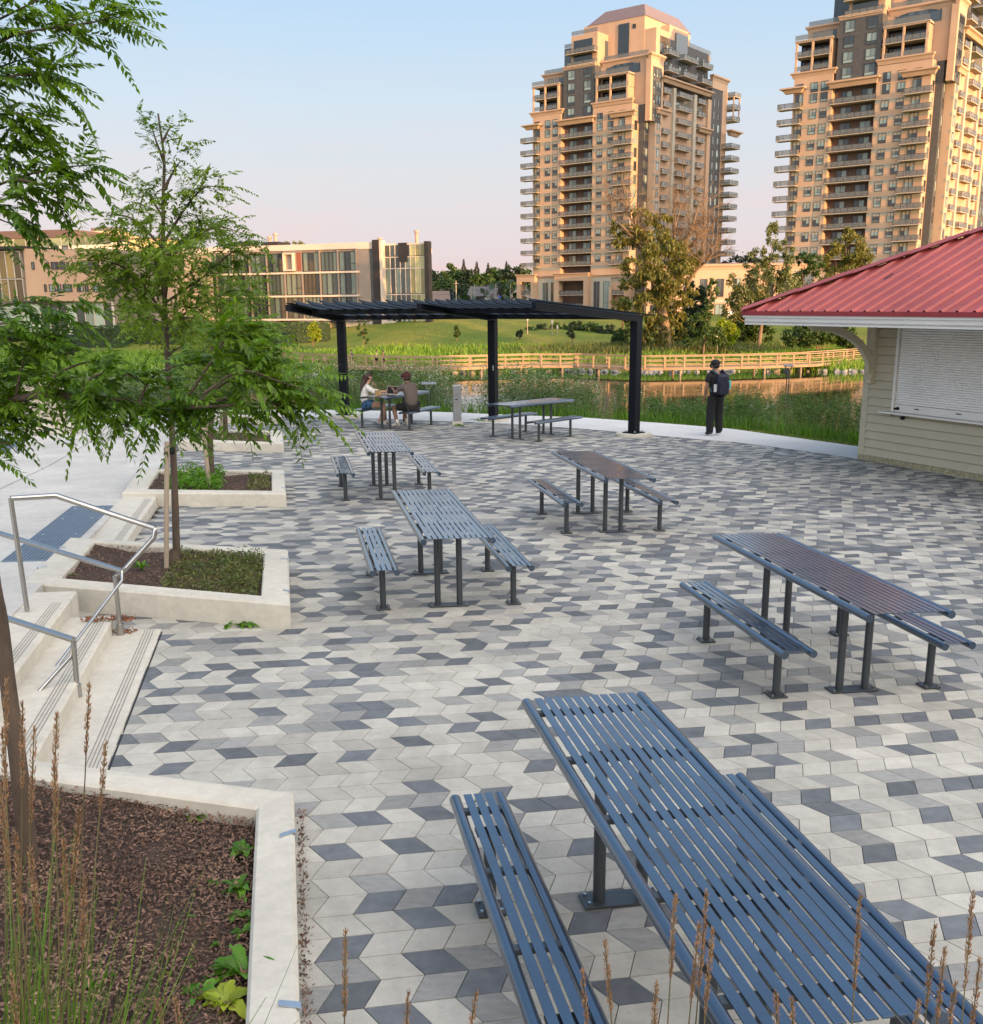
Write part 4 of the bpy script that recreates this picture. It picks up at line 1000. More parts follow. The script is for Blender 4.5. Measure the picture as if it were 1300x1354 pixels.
def balcony(F, u0, u1, n0, n1, z, wrap=None, glassy=True, hr_=1.05):
    b = MB(); F.box(b, u0, u1, n0, n1, z-.17, z); o = b.build('balcony', M['slab'], F.root)
    b = MB(); t = .05
    b.mi = 0; e = .06
    F.box(b, u0+e, u1-e, n1-e-t, n1-e, z+.10, z+hr_-.06); F.box(b, u0+e, u0+e+t, n0, n1-e, z+.10, z+hr_-.06); F.box(b, u1-e-t, u1-e, n0, n1-e, z+.10, z+hr_-.06)
    b.mi = 1; F.box(b, u0+e-.01, u1-e+.01, n1-e-t-.02, n1-e+.02, z+hr_-.06, z+hr_); F.box(b, u0+e-.02, u0+e+t+.02, n0, n1-e, z+hr_-.06, z+hr_); F.box(b, u1-e-t-.02, u1-e+.02, n0, n1-e, z+hr_-.06, z+hr_)
    k = max(2, int((u1-u0)/1.4))
    for i in range(k+1):
        u = u0+e+(u1-u0-2*e)*i/k; F.box(b, u-.03, u+.03, n1-e-t-.015, n1-e+.015, z, z+hr_-.06)
    b.build('railing', [M['rail_gl'], M['frame_dk']], o); return o
def cornice(F, u0, u1, z, out=.9, h=1.0, ret=.0, n0=0, m=None):
    """flared cornice: box growing outwards to the top"""
    b = MB()
    A = [F.P(u0, n0, z-h), F.P(u1, n0, z-h), F.P(u1, n0-.6, z-h), F.P(u0, n0-.6, z-h)]
    for (q, zz) in ((out*.45, z-h*.45), (out, z-h*.25), (out, z)): A += [F.P(u0-q, n0+q, zz), F.P(u1+q, n0+q, zz), F.P(u1+q, n0-.6, zz), F.P(u0-q, n0-.6, zz)]
    fs = [(4*k+i, 4*k+(i+1) % 4, 4*(k+1)+(i+1) % 4, 4*(k+1)+i) for k in range(3) for i in range(4)]+[(3, 2, 1, 0), (12, 13, 14, 15)]
    b.add(A, fs); return b.build('cornice', m or M['stucco'], F.root)
def rail_line(F, u0, u1, n, z, ret=None, name='roof_railing'):
    b = MB(); F.box(b, u0, u1, n-.03, n+.03, z+.95, z+1.02); F.box(b, u0, u1, n-.012, n+.012, z+.1, z+.93)
    b.build(name, M['rail_gl'], F.root)

def tower(px, py_, Y, az, ku, kz, z0, label, nright=None):
    C = at(px, py_, Y); C.z = 0; a = R(az)
    Rt = Vector((math.sin(a), math.cos(a), 0)); Fd = Vector((-math.cos(a), math.sin(a), 0))
    root = empty('apartment_tower', Vector((C.x, C.y, -1)), label, 'tower', 'apartment towers beyond the pond')
    F = Fac(C, Fd*ku, -Rt, root); S = Fac(C, Rt*ku, -Fd, root)
    F.a = math.atan2(Fd.y, Fd.x)
    Zf = lambda z: z*kz+z0
    class FF(Fac):
        def P(s, u, n, z): return s.C+s.D*u+s.N*n+Vector((0, 0, Zf(z)))
    F = FF(C, Fd*ku, -Rt, root); S = FF(C, Rt*ku, -Fd, root)
    stu, dk, br, dkn = M['stucco'], M['brick_dark'], M['brick_brown'], M['dark']
    D1 = 44
    # ---- front wings of the main body (z 0..48.7) and the recessed centre
    F.part('wall', stu, (3.3, 14.4, -6, 0, -2, 49)); F.part('wall', stu, (23.9, 32.6, -9, 0, -2, 49))
    F.part('wall', br, (14.4, 23.9, -8, -1.7, -2, 47.5))
    F.part('wall', stu, (.4, 32.6, -D1, -6, -2, 49.5))                       # core
    # ---- right side of the body: dark strip, pale piers and deep balcony bays
    S.part('wall', dk, (3.2, 5.4, -6, -1.7, -2, 49)); S.part('wall', stu, (5.4, 8.5, -6, .05, -2, 58.6))
    S.part('wall', M['stone_pale'], (14.4, 15.6, -4, .1, -2, 54)); S.part('wall', M['stone_pale'], (25.4, 26.9, -4, .1, -2, 54)); S.part('wall', stu, (33.3, 35.2, -4, .05, -2, 54))
    S.part('wall', M['stucco2'], (8.5, 33.3, -6, -1.6, -2, 54)); S.part('wall', dk, (35.2, 41.6, -6, 0, -2, 57)); S.part('wall', stu, (41.6, 44.5, -6, .1, -2, 58))
    # pale floor bands across the wings
    ks = [42.9-3.1*k for k in range(0, 13)]
    bands = []
    for z in ks[:12]:
        bands += [(3.28, 14.42, -.4, .04, z-1.05, z-.25), (23.88, 32.62, -.4, .04, z-1.05, z-.25)]
    for q_ in bands: F.part('floor_band', M['stucco2'], q_)
    for z in ks[:12]: S.part('floor_band', M['stucco2'], (5.38, 8.52, -.4, .08, z-1.0, z-.3))
    wall_wins = 0
    for i, z in enumerate(ks[:11]):
        zz = z-.1
        for u in (12.3, 9.2, 27.9, 24.9 if False else 25.6): add_win(F, u, z-2.35+3.1, 1.55, 1.9)
        add_win(F, 6.0, z-2.2+2.9, 1.7, 2.1, 'door'); add_win(F, 31.2, z-2.3+2.9, 1.7, 2.2, 'door')
        add_win(F, 21.2, z+.35, 2.3, 2.2, 'door', -1.7); add_win(F, 16.8, z+.35, 2.3, 2.2, 'door', -1.7)
    for u in (12.3, 9.2, 27.9, 25.6, 6.0, 31.2): add_win(F, u, 46.0-.2, 1.55, 1.9)
    mid = None
    for i, z in enumerate(ks[:11]):
        balcony(F, 14.2, 24.1, -1.7, .55, z); balcony(F, 2.6, 8.2, 0, 1.6, z); balcony(F, 30.4, 35.6, -.6, 1.5, z)
        # right side bays
        balcony(S, 8.7, 12.4, -1.6, .5, z+.1); balcony(S, 15.8, 23.0, -1.6, .9, z+.1); balcony(S, 27.0, 31.2, -1.6, .6, z+.1)
        balcony(S, 42.0, 47.5, -3, 3.0, z)
    for z in (46.0, 49.1, 52.2):
        balcony(S, 8.7, 12.4, -1.6, .5, z+.1) if z > 47 else None; balcony(S, 15.8, 23.0, -1.6, .9, z+.1); balcony(S, 27.0, 31.2, -1.6, .6, z+.1)
    # side windows: the 100 limit is kept by putting the rest into one part
    wins = [(4.4, -1.7, 1.0, 1.9), (7.0, .05, 1.1, 1.9), (13.4, -1.6, 1.2, 2.0), (24.3, -1.6, 1.3, 2.0), (32.3, -1.6, 1.2, 2.0), (36.9, .0, 1.0, 1.9), (39.6, .0, 1.1, 1.9), (10.3, -1.6, 2.0, 2.2), (19.3, -1.6, 2.4, 2.2), (28.8, -1.6, 1.8, 2.2)]
    b = MB()
    for z in ks[:11]+[46.0, 49.1, 52.2]:
        for (t, n, w_, h_) in wins:
            b.mi = 1; S.box(b, t-w_/2/ku, t+w_/2/ku, n-.05, n+.03, z+.45, z+.45+h_); b.mi = 0
            S.box(b, t-w_/2/ku-.07, t-w_/2/ku, n-.05, n+.07, z+.38, z+.5+h_); S.box(b, t+w_/2/ku, t+w_/2/ku+.07, n-.05, n+.07, z+.38, z+.5+h_); S.box(b, t-w_/2/ku, t+w_/2/ku, n-.05, n+.06, z+.45+h_, z+.52+h_)
    # corner return wall facing the sun, with balcony doors
    for z in ks[:11]+[46.0]:
        u = 3.3
        b.mi = 1; ps = [F.P(u-.03, n_, zz) for (n_, zz) in ((-1.2, z+.2), (-2.6, z+.2), (-2.6, z+2.4), (-1.2, z+2.4))]; b.add(ps, [(0, 1, 2, 3)])
    o = b.build('window', [M['frame_dk'], M['win']], root); tag(o, kind='stuff')
    # ---- cornices of the main body
    cornice(F, 2.4, 8.8, 47.3, .7, 1.2, n0=.8); cornice(F, 14.3, 24.2, 47.2, .8, 1.3, n0=.5); cornice(F, 30.6, 34.2, 47.0, 1.0, 1.1, n0=.8)
    cornice(F, 23.6, 33.0, 50.0, .5, 1.1); cornice(F, 3.4, 14.4, 50.2, .4, 1.1); cornice(S, 8.2, 33.4, 55.6, .8, 1.2, n0=.5); cornice(S, 42.0, 47.2, 47.2, 1.0, 1.3, n0=2.4); cornice(S, 5.4, 11.6, 48.2, .5, 1.2, n0=.5); cornice(S, 28, 34.5, 46.6, .6, 1.2, n0=.5)
    # ---- open loggias, two storeys each
    def loggia(u0, u1, cols):
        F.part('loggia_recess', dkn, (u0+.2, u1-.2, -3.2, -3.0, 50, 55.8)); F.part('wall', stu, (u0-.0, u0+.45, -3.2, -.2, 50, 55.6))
        for c in cols: F.part('loggia_column', stu, (c-.2, c+.2, -.4, 0, 50, 56))
        F.part('loggia_beam', stu, (u0-.1, u1+.1, -.5, .05, 55.7, 56.05))
        for z in (50.2, 53.0): 
            if z > 51: balcony(F, u0, u1, -3.2, .02, z)
            else: rail_line(F, u0, u1, -.1, z)
        F.part('loggia_roof', M['slab'], (u0-.1, u1+.1, -3.4, .05, 55.8, 56.2)); rail_line(F, u0, u1+.1, 0, 56.2)
        b = MB(); b.mi = 0; F.box(b, u0+.6, u1-.6, -3.05, -2.95, 50.3, 52.4); F.box(b, u0+.6, u1-.6, -3.05, -2.95, 53.3, 55.3); b.build('curtain_wall', M['curtain'], root)
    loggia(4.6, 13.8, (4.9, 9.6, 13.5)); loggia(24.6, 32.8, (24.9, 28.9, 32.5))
    # ---- set back storeys
    F.part('wall', stu, (1.0, 14.2, -14, -3.2, 49, 59.2)); cornice(F, 1.0, 13.6, 60.0, .6, 1.5, n0=-3.2); rail_line(F, 1.0, 13.6, -3.2, 60.0)
    F.part('arched_glazing', M['curtain'], (3.2, 12.6, -3.3, -3.12, 56.4, 58.2)); b = MB()
    n_ = 10; arc = [(3.2+9.4*i/n_, 58.2+.75*math.sin(math.pi*i/n_)) for i in range(n_+1)]
    for (ua, za), (ub, zb_) in zip(arc, arc[1:]): b.add([F.P(ua, -3.11, 58.2), F.P(ub, -3.11, 58.2), F.P(ub, -3.11, zb_), F.P(ua, -3.11, za)], [(0, 1, 2, 3)])
    b.build('arched_glazing', M['curtain'], root)
    for k in range(5): F.part('mullion', M['frame_dk'], (3.4+k*2.25, 3.5+k*2.25, -3.15, -3.08, 56.4, 58.6))
    F.part('wall', stu, (24.6, 31.4, -14, -3.4, 49, 58.6)); cornice(F, 24.6, 31.4, 59.3, .6, 1.3, n0=-3.4); rail_line(F, 24.6, 31.4, -3.4, 59.3); F.part('arched_glazing', M['curtain'], (25, 30.4, -3.5, -3.3, 56.4, 58.1))
    F.part('wall', dk, (14.2, 23.4, -12, -.3, 47.2, 59.0)); cornice(F, 14.2, 23.4, 59.6, .25, .8, n0=-.3)
    for z in (47.6, 50.5, 53.4, 56.3):
        for u in (21.0, 16.2): add_win(F, u, z, 2.1, 2.2, 'sash', -.3)
    # right shoulder dark block with three window columns
    S.part('wall', dk, (3.2, 7.6, -.5, .25, 45, 57.2)); S.part('wall', stu, (2.2, 3.2, -1, .3, 45, 57.2)); S.part('wall', stu, (7.6, 8.4, -1, .3, 45, 57.2)); S.part('wall', stu, (2.2, 8.4, -1, .3, 57.2, 58.8)); cornice(S, 2.2, 8.4, 60.0, .6, 1.5, n0=.2)
    for z in (46, 49.1, 52.2, 55):
        for t in (4.0, 5.4, 6.8): add_win(S, t, z, .9, 1.9, 'sash', .25)
    S.part('wall', stu, (35.2, 44, -5, .15, 57, 59.2)); cornice(S, 35.2, 44, 60.2, .6, 1.5, n0=.1)
    F.part('loggia_column', stu, (-2.2, -1.9, -44.4, -44.1, 50, 56)); F.part('loggia_column', stu, (-2.2, -1.9, -47.9, -47.6, 50, 56))
    for z in (50, 53, 56): balcony(S, 44.3, 48.2, -3, 2.3, z)
    # upper dwellings
    F.part('wall', stu, (14.4, 22.0, -14, -1.6, 59, 66.6)); F.part('curtain_wall', M['curtain'], (15.8, 21.2, -1.62, -1.45, 59.4, 65.4)); balcony(F, 14.2, 22.6, -1.6, .3, 62.2); balcony(F, 14.2, 22.4, -1.6, 0, 59.3)
    rail_line(F, 14.4, 22, -1.6, 66.6)
    F.part('wall', dk, (21.8, 27.0, -16, -6, 58, 65.2)); F.part('curtain_wall', M['curtain'], (22, 26.8, -6.05, -5.9, 58.6, 64.2)); rail_line(F, 21.8, 27, -6, 65.2)
    b = MB(); ps = [F.P(14.38, n_, z_) for n_, z_ in ((-5, 60.5), (-9.5, 60.5), (-9.5, 65.2), (-5, 65.2))]; b.add(ps, [(0, 1, 2, 3)]); b.build('curtain_wall', M['curtain'], root)
    # mechanical storey with sloping metal roof
    F.part('wall', stu, (4.2, 21.5, -30, -6.5, 59, 69.5)); F.part('wall', stu, (1.0, 5.6, -13, -6.6, 59, 66.4)); F.part('curtain_wall', M['curtain'], (8.4, 11.4, -6.6, -6.3, 60, 68.5)); F.part('vent', M['frame_dk'], (6.6, 7.5, -6.55, -6.42, 67, 68))
    b = MB(); lo = [F.P(u, n, 69.5) for u, n in ((4.0, -6.4), (20.6, -6.4), (20.6, -30.2), (4.0, -30.2))]; hi = [F.P(u, n, 72.6) for u, n in ((5.6, -8.6), (16.6, -8.6), (16.6, -26), (5.6, -26))]
    b.add(lo+hi, [(0, 1, 5, 4), (1, 2, 6, 5), (2, 3, 7, 6), (3, 0, 4, 7), (4, 5, 6, 7)]); b.build('metal_roof', M['metal_roof'], root)
    S.part('wall', stu, (7.0, 22, -4.5, -1.3, 54, 66.5)); S.part('wall', dk, (8.5, 34.5, -6.0, -1.0, 54, 65.0)); S.part('wall', stu, (24, 36, -4, -1.2, 63.4, 65)); S.part('curtain_wall', M['curtain'], (16.5, 22.5, -1.35, -.85, 60, 67)); S.part('wall', stu, (14.6, 24.6, -8, -1.9, 62, 68.6))
    F.part('curtain_wall', M['curtain'], (.9+.5, 5.2, -7.1, -6.9, 59.6, 65.0))
    for z in (57.2, 61.0):
        for (t0, t1) in ((9.5, 15), (17.5, 25), (27.5, 33.5)): balcony(S, t0, t1, -1.2, 1.0, z)
        for t in (9.2, 12, 14.3, 19, 22, 28.5, 31.5): add_win(S, t, z+.3, 1.4, 2.2, 'door', -.98)
    rail_line(S, 24, 36, -1.2, 65)
    # ---- base storeys with tall arched windows and porticos
    cornice(F, 2.0, 34, 9.6, .35, 1.0, n0=.3)
    F.part('wall', M['stone_pale'], (8.2, 14.2, -.5, .35, -2, 8.8), (24.2, 31, -.5, .35, -2, 8.8))
    for u in (12.3, 9.4, 28.2, 25.6): add_win(F, u, .6, 1.7, 7.2, 'tall', .36, 'arched_window')
    for (u0, u1) in ((14.0, 24.4), (30.6, 36.5)):
        F.part('portico', stu, (u0, u0+1.3, .0, 2.0, -2, 9.2), (u1-1.3, u1, 0, 2.0, -2, 9.2), (u0+1.3, u1-1.3, 0, 2.0, 8.1, 9.2)); cornice(F, u0, u1, 10.0, .35, .8, n0=2.0)
        balcony(F, u0+1.3, u1-1.3, 0, 1.5, 4.6); balcony(F, u0+1.3, u1-1.3, 0, 1.5, 1.4)
    balcony(F, 3.0, 7.2, 0, 1.8, 4.6); F.part('portico', M['stucco'], (2.6, 3.3, 0, 2, -2, 6.4), (7.0, 7.7, 0, 2, -2, 6.4))
    return F, S, root
T1 = tower(848, 300, 260, 38, 1.0, 1.0, 0, 'left apartment tower, its right side in shade, behind the large willow tree')
T2 = tower(1240, 250, 215, 38, .96, 1.007, -.76, 'right apartment tower cut by the frame, its right side glowing orange, above the red roof')

# ---- low podium block right of the left tower
C = at(995, 380, 262); C.z = 0; F1 = T1[0]; Dl = Vector((-math.cos(R(38)), math.sin(R(38)), 0)); Rt = Vector((math.sin(R(38)), math.cos(R(38)), 0))
C = at(915, 380, 235); C.z = 0
Dp = Vector((.985, -.17, 0)).normalized(); Np = Vector((-Dp.y*-1, -Dp.x, 0)); Np = Vector((Dp.y, -Dp.x, 0))
root = empty('podium_building', (C.x, C.y, -2), 'low beige building with arched windows between the two towers, behind the trees', 'building')
F = Fac(C, Dp, Np, root)
F.part('wall', M['stucco'], (-10, 30, -14, 0, -4, 9.6)); cornice(F, -10, 30, 10.6, .5, 1.3); F.part('roof_slab', M['metal_roof'], (-10.3, 30.3, -14.4, .3, 10.6, 10.8))
for k in range(11): add_win(F, -8.2+k*3.6, 3.6, 1.6, 3.9, 'tall', .02, 'arched_window')
for k in range(11): add_win(F, -8.2+k*3.6, -1.2, 1.9, 3.2, 'door', .02)
F.part('floor_band', M['stone_pale'], (-10, 30, -.1, .12, 2.3, 3.0))
C = at(1000, 430, 215); C.z = 0; root = empty('low_building', (C.x, C.y, -2), 'white low building with wide windows just left of the kiosk roof corner', 'building'); F = Fac(C, Dp, Np, root)
F.part('wall', M['white'], (-6, 34, -12, 0, -4, -.2)); F.part('fascia', M['white'], (-6.3, 34.3, -12.3, .35, -.2, .5)); 
for k in range(9): add_win(F, -4+k*4.2, -2.6, 3.2, 2.0, 'door', .02)

# ---------------------------------------------------------------- glass and metal office building on the left
Lb = Vector((-.93, .36, 0)).normalized(); Nb = Vector((-.36, -.93, 0)).normalized()
M['panel'] = mat('metal_panel_taupe', (.25, .20, .165), .5, metal=.3, col2=(.30, .245, .20), scale=.15)
M['panel_w'] = mat('parapet_warm', (.50, .42, .35), .6, var=.06)
M['fin'] = mat('fin_brown', (.018, .013, .012), .5)
M['ofw'] = glass('office_glass', (.022, .030, .030), (.12, .16, .135), .06)
M['board'] = concrete('board_formed_concrete', (.46, .41, .34))
C = at(473.5, 365, 165); C.z = 0
root = empty('office_building', (C.x, C.y, -3), 'three storey glass and metal office building with rooftop stacks behind the pergola left half', 'building')
F = Fac(C, Lb, Nb, root)
hs = lambda u, v: hit(u, v, F.C, F.D)
zs = [hs(473, y)[1] for y in (329.5, 358, 389.5, 421)]      # parapet bottom, floor lines
zt, z3, z2, z1 = zs
F.part('wall', M['panel'], (-2.1, 52, -22, -.25, z1, zt+.1)); F.part('parapet', M['panel_w'], (-2.9, 52, -22, .1, zt+.1, zt+1.0))
F.part('wall', M['board'], (-1.5, 3.2, -14, -.6, z1-6, z1-.5)); b = MB()
F.box(b, 6, 9.5, -14, -1.0, z1-5, z1-.5); F.box(b, 15.5, 19, -14, -1, z1-5, z1-.5); F.box(b, 25, 28, -14, -1, z1-5, z1-.5); b.build('ground_floor_pier', M['panel'], root)
F.part('ground_floor_glazing', M['ofw'], (3.2, 52, -14, -1.6, z1-5, z1-.5))
bays = 16; bw = 3.28
rv = random.Random(3)
for fl, (za, zb_) in enumerate(((z1, z2), (z2, z3), (z3, zt))):
    F.part('floor_edge', M['panel_w'], (-.3, 52, -.3, .35, za-.28, za))
    for k in range(bays):
        u = .1+k*bw
        if fl == 2 and k == 3:
            F.part('panel', M['panel'], (u, u+bw, -.2, .05, za, zb_)); F.part('bay_box', M['panel_w'], (u+1.3, u+1.5, -.2, .7, za+.2, zb_-.3), (u+3.0, u+3.2, -.2, .7, za+.2, zb_-.3), (u+1.5, u+3.0, -.2, .7, za+.2, za+.4), (u+1.5, u+3.0, -.2, .7, zb_-.5, zb_-.3)); F.part('panel', mat('panel_rust', (.20, .06, .035), .6), (u+.2, u+1.0, -.1, .10, za+.2, zb_-.2)); continue
        b = MB(); b.mi = 0; m_ = 3 if rv.random() < .6 else 4
        for j in range(m_+1):
            uu = u+.18+(bw-.36)*j/m_; F.box(b, uu-.05, uu+.05, -.25, .12, za+.1, zb_-.28)
        F.box(b, u+.18, u+bw-.18, -.25, .10, za+.02, za+.14); F.box(b, u+.18, u+bw-.18, -.25, .10, zb_-.34, zb_-.26)
        b.mi = 1
        for j in range(m_):
            ua = u+.2+(bw-.4)*j/m_; ub = u+.16+(bw-.4)*(j+1)/m_
            zz = za+.14; F.box(b, ua, ub, -.25, .0, zz, zb_-.34)
        if rv.random() < .4: b.mi = 0; F.box(b, u+.3, u+1.5, -.1, .08, za+1.1, za+1.2)
        b.build('window', [M['frame_dk'], M['ofw']], root)
        F.part('pier', M['panel'], (u-.13, u+.13, -.25, .22, za, zb_))
# end wall, fins, glazed stair block
def uof(px, py): return hs(px, py)[0]
F.part('wall', M['panel'], (-2.2, .0, -.3, .0, z1-.3, zt+.1)); F.part('parapet', M['panel_w'], (-2.9, 0, -.2, .12, zt-.0, zt+1.02))
F.part('glazing_strip', M['ofw'], (-2.9, -2.2, -.4, -.1, z1-5, zt+.6)); F.part('dark_fin', M['fin'], (-3.93, -2.9, -1.0, .5, z1-6, zt+1.3)); F.part('pale_fin', M['panel_w'], (-4.35, -4.0, -1.2, .3, z1-6, zt+1.2))
b = MB(); u0, u1 = -11.3, -4.4
M['yellow_gl'] = glass('stair_glass', (.17, .16, .06), (.30, .30, .14), .1)
for fl, (za, zb_) in enumerate(((z1-.5, z2-1.6), (z2-1.6, z2), (z2+.1, z3+.3), (z3+.3, z3+2.0), (z3+2.1, zt+.6))):
    for j in range(8):
        ua = u0+(u1-u0)*j/8; ub = u0+(u1-u0)*(j+1)/8
        b = MB(); b.mi = 0; F.box(b, ua, ua+.09, -1.2, -.9, za, zb_); F.box(b, ua+.09, ub, -1.2, -.95, zb_-.12, zb_)
        b.mi = 1; F.box(b, ua+.09, ub, -1.2, -1.0, za, zb_-.12); b.build('stair_window', [M['panel_w'], M['yellow_gl'] if j < 3 else M['ofw']], root)
F.part('wall', M['panel'], (u0, u1, -2.2, -1.3, z1-6, zt+.5)); F.part('dark_fin', M['fin'], (-12.0, -11.3, -1.6, -.4, z1-6, zt+.9)); F.part('roof_edge', M['panel_w'], (u0, u1, -2.2, -.95, zt+.6, zt+.75)); F.part('penthouse_box', M['fin'], (-8.2, -6.8, -5, -.7, zt-2.0, zt+.8))
for u, hgt in ((-7.5, 2.0), (18.5, 2.4), (19.6, 1.9), (-1.0, 1.1)):
    b = MB(); p = F.P(u, -6, zt+.6); b.tube([p, p+Vector((0, 0, hgt))], .28, 8); b.tube([p+Vector((0, 0, hgt)), p+Vector((0, 0, hgt+.3))], .42, 8); b.build('roof_stack', mat('stack_pink', (.42, .25, .20), .7), root)
F.part('roof_unit', M['fin'], (17.5, 20.8, -9, -5, zt+.8, zt+1.9), (24, 26, -9, -5, zt+.8, zt+2.0))
# triangular concrete flank wall beside the lawn
A = F.P(-1.6, -.4, 0); 
b = MB(); pts = [F.P(-1.6, -.2, z1-6), F.P(-1.6, -.2, z1-.4), F.P(-6.0, -.2, z1-.4), F.P(-6.0, -.2, z1-1.2)]
b.extr(pts, F.P(0, 0, 0), F.P(0, -.5, 0)); b.build('flank_wall', M['board'], root)

# ---- left building with slanted orange wall
C = at(135, 398, 150); C.z = 0; D_ = Vector((-.97, .24, 0)).normalized(); N_ = Vector((-.24, -.97, 0)).normalized()
root = empty('campus_building', (C.x, C.y, -3), 'orange lit panelled building with scattered small windows at the far left', 'building'); F = Fac(C, D_, N_, root); hs = lambda u, v: hit(u, v, F.C, F.D)
M['orange'] = mat('panel_orange_pink', (.46, .28, .18), .55, metal=.15, col2=(.54, .34, .22), scale=.18, stretch=(1, 1, .3))
q = [hs(*p) for p in ((139, 399), (36, 397), (31, 328.5), (128, 332))]
b = MB(); b.extr([F.P(u, 0, z) for u, z in q], F.P(0, 0, 0), F.P(0, -.6, 0)); b.build('panel_wall', M['orange'], root)
zb0 = q[0][1]; zt0 = q[2][1]
F.part('wall', M['panel'], (0, 40, -18, -.7, zb0, zt0-.2)); F.part('roof_edge', M['fin'], (q[2][0]-.2, 40, -18, .4, zt0-.1, zt0+.35))
for px, w_, row in ((44, .45, 0), (63.5, .2, 0), (72, 1.0, 0), (76.5, .25, 0), (83, .9, 0), (90, .3, 0), (110, 1.1, 0), (121, 1.2, 0), (129, .6, 0), (60.5, .2, 1), (69.5, 1.0, 1), (77, .3, 1), (79.5, .4, 1), (85, .2, 1), (90, 1.4, 1), (103.5, .25, 1), (107.5, .8, 1), (115, .6, 1), (124, .25, 1), (127.5, .8, 1), (133, .25, 1)):
    u, z = hs(px, 351.5 if row == 0 else 381); add_win(F, u, z-.5, max(.35, w_), 1.05, 'plain', .03)
# glass part, left
b = MB(); u0 = hs(35, 397)[0]
for j in range(7):
    for (za, zz) in ((zb0+.3, zb0+3.4), (zb0+3.5, zt0-.3)):
        ua = u0+.4+j*1.25; b.mi = 0; F.box(b, ua, ua+.1, -.7, -.2, za, zz); F.box(b, ua+.1, ua+1.25, -.7, -.25, zz-.1, zz+.02); b.mi = 1; F.box(b, ua+.1, ua+1.25, -.7, -.4, za, zz-.1)
M['gold_gl'] = glass('gold_glass', (.09, .06, .02), (.33, .22, .06), .06)
b.build('curtain_wall', [M['panel_w'], M['gold_gl']], root)
b = MB(); zg = zb0-4.6
for j in range(22):
    ua = -1+j*1.5; b.mi = 0; F.box(b, ua, ua+.12, -1.2, -.8, zg, zb0); b.mi = 1; F.box(b, ua+.12, ua+1.5, -1.2, -.95, zg, zb0-.2)
b.build('ground_glazing', [M['panel_w'], glass('green_glass', (.05, .06, .05), (.42, .48, .38), .1)], root)
F.part('wall', M['panel'], (-9, 0, -16, -6, zg, zt0-.6)); F.part('wall', M['panel'], (0, 34, -18, -1.25, zg, zb0))
# upper set back with glass balustrade
b = MB()
for j in range(12): ua = q[3][0]-1+j*2.0; b.mi = 0; F.box(b, ua, ua+.1, -2.1, -2, zt0+.35, zt0+1.5); b.mi = 1; F.box(b, ua+.1, ua+2.0, -2.08, -2.02, zt0+.4, zt0+1.45)
b.build('glass_balustrade', [M['panel_w'], M['yellow_gl']], root)
# building behind it
C = at(92, 330, 185); C.z = 0; root = empty('gable_building', (C.x, C.y, -3), 'pale building with long dark flat roof behind the orange wall', 'building'); F = Fac(C, D_, N_, root); hs = lambda u, v: hit(u, v, F.C, F.D)
zr1 = hs(90, 314)[1]; zr2 = hs(90, 303.5)[1]
F.part('wall', M['panel_w'], (-1, 30, -16, 0, -3, zr1)); F.part('roof', mat('roof_brown', (.11, .07, .06), .7), (-1, 31, -17, .6, zr1, zr2))
for k in range(9): add_win(F, .8+k*1.9, zr1-2.0, 1.2, 1.5, 'sash', .02)
# yellow lit rooftop beyond
C = at(150, 330, 240); C.z = 0; root = empty('stepped_tower', (C.x, C.y, -3), 'sunlit yellowish octagonal rooftop showing above the tree at left', 'tower'); F = Fac(C, D_, N_, root); hs = lambda u, v: hit(u, v, F.C, F.D)
zz = [hs(135, y)[1] for y in (300, 305, 310)]
M['ylw'] = mat('stone_yellow', (.58, .44, .24), .8, var=.08, scale=.4)
F.part('wall', M['ylw'], (-1, 10, -10, 0, -3, zz[2])); F.part('upper_storey', M['ylw'], (.6, 7.4, -8, -1, zz[2], zz[1])); F.part('roof', M['metal_roof'], (1.2, 6.4, -7, -1.6, zz[1], zz[0])); F.part('low_wing', M['panel_w'], (6, 16, -10, -1, -3, hs(100, 309)[1]))
C = at(205, 330, 240); C.z = 0; root = empty('far_block', (C.x, C.y, -3), 'sunlit yellow building top seen through the crown of the staked tree', 'building'); F = Fac(C, D_, N_, root)
F.part('wall', M['ylw'], (-1, 12, -10, 0, -3, F.C.z+hit(200, 316, F.C, F.D)[1])); F.part('roof', M['metal_roof'], (-1.3, 12.3, -10.3, .3, hit(200, 316, F.C, F.D)[1], hit(200, 314, F.C, F.D)[1]))

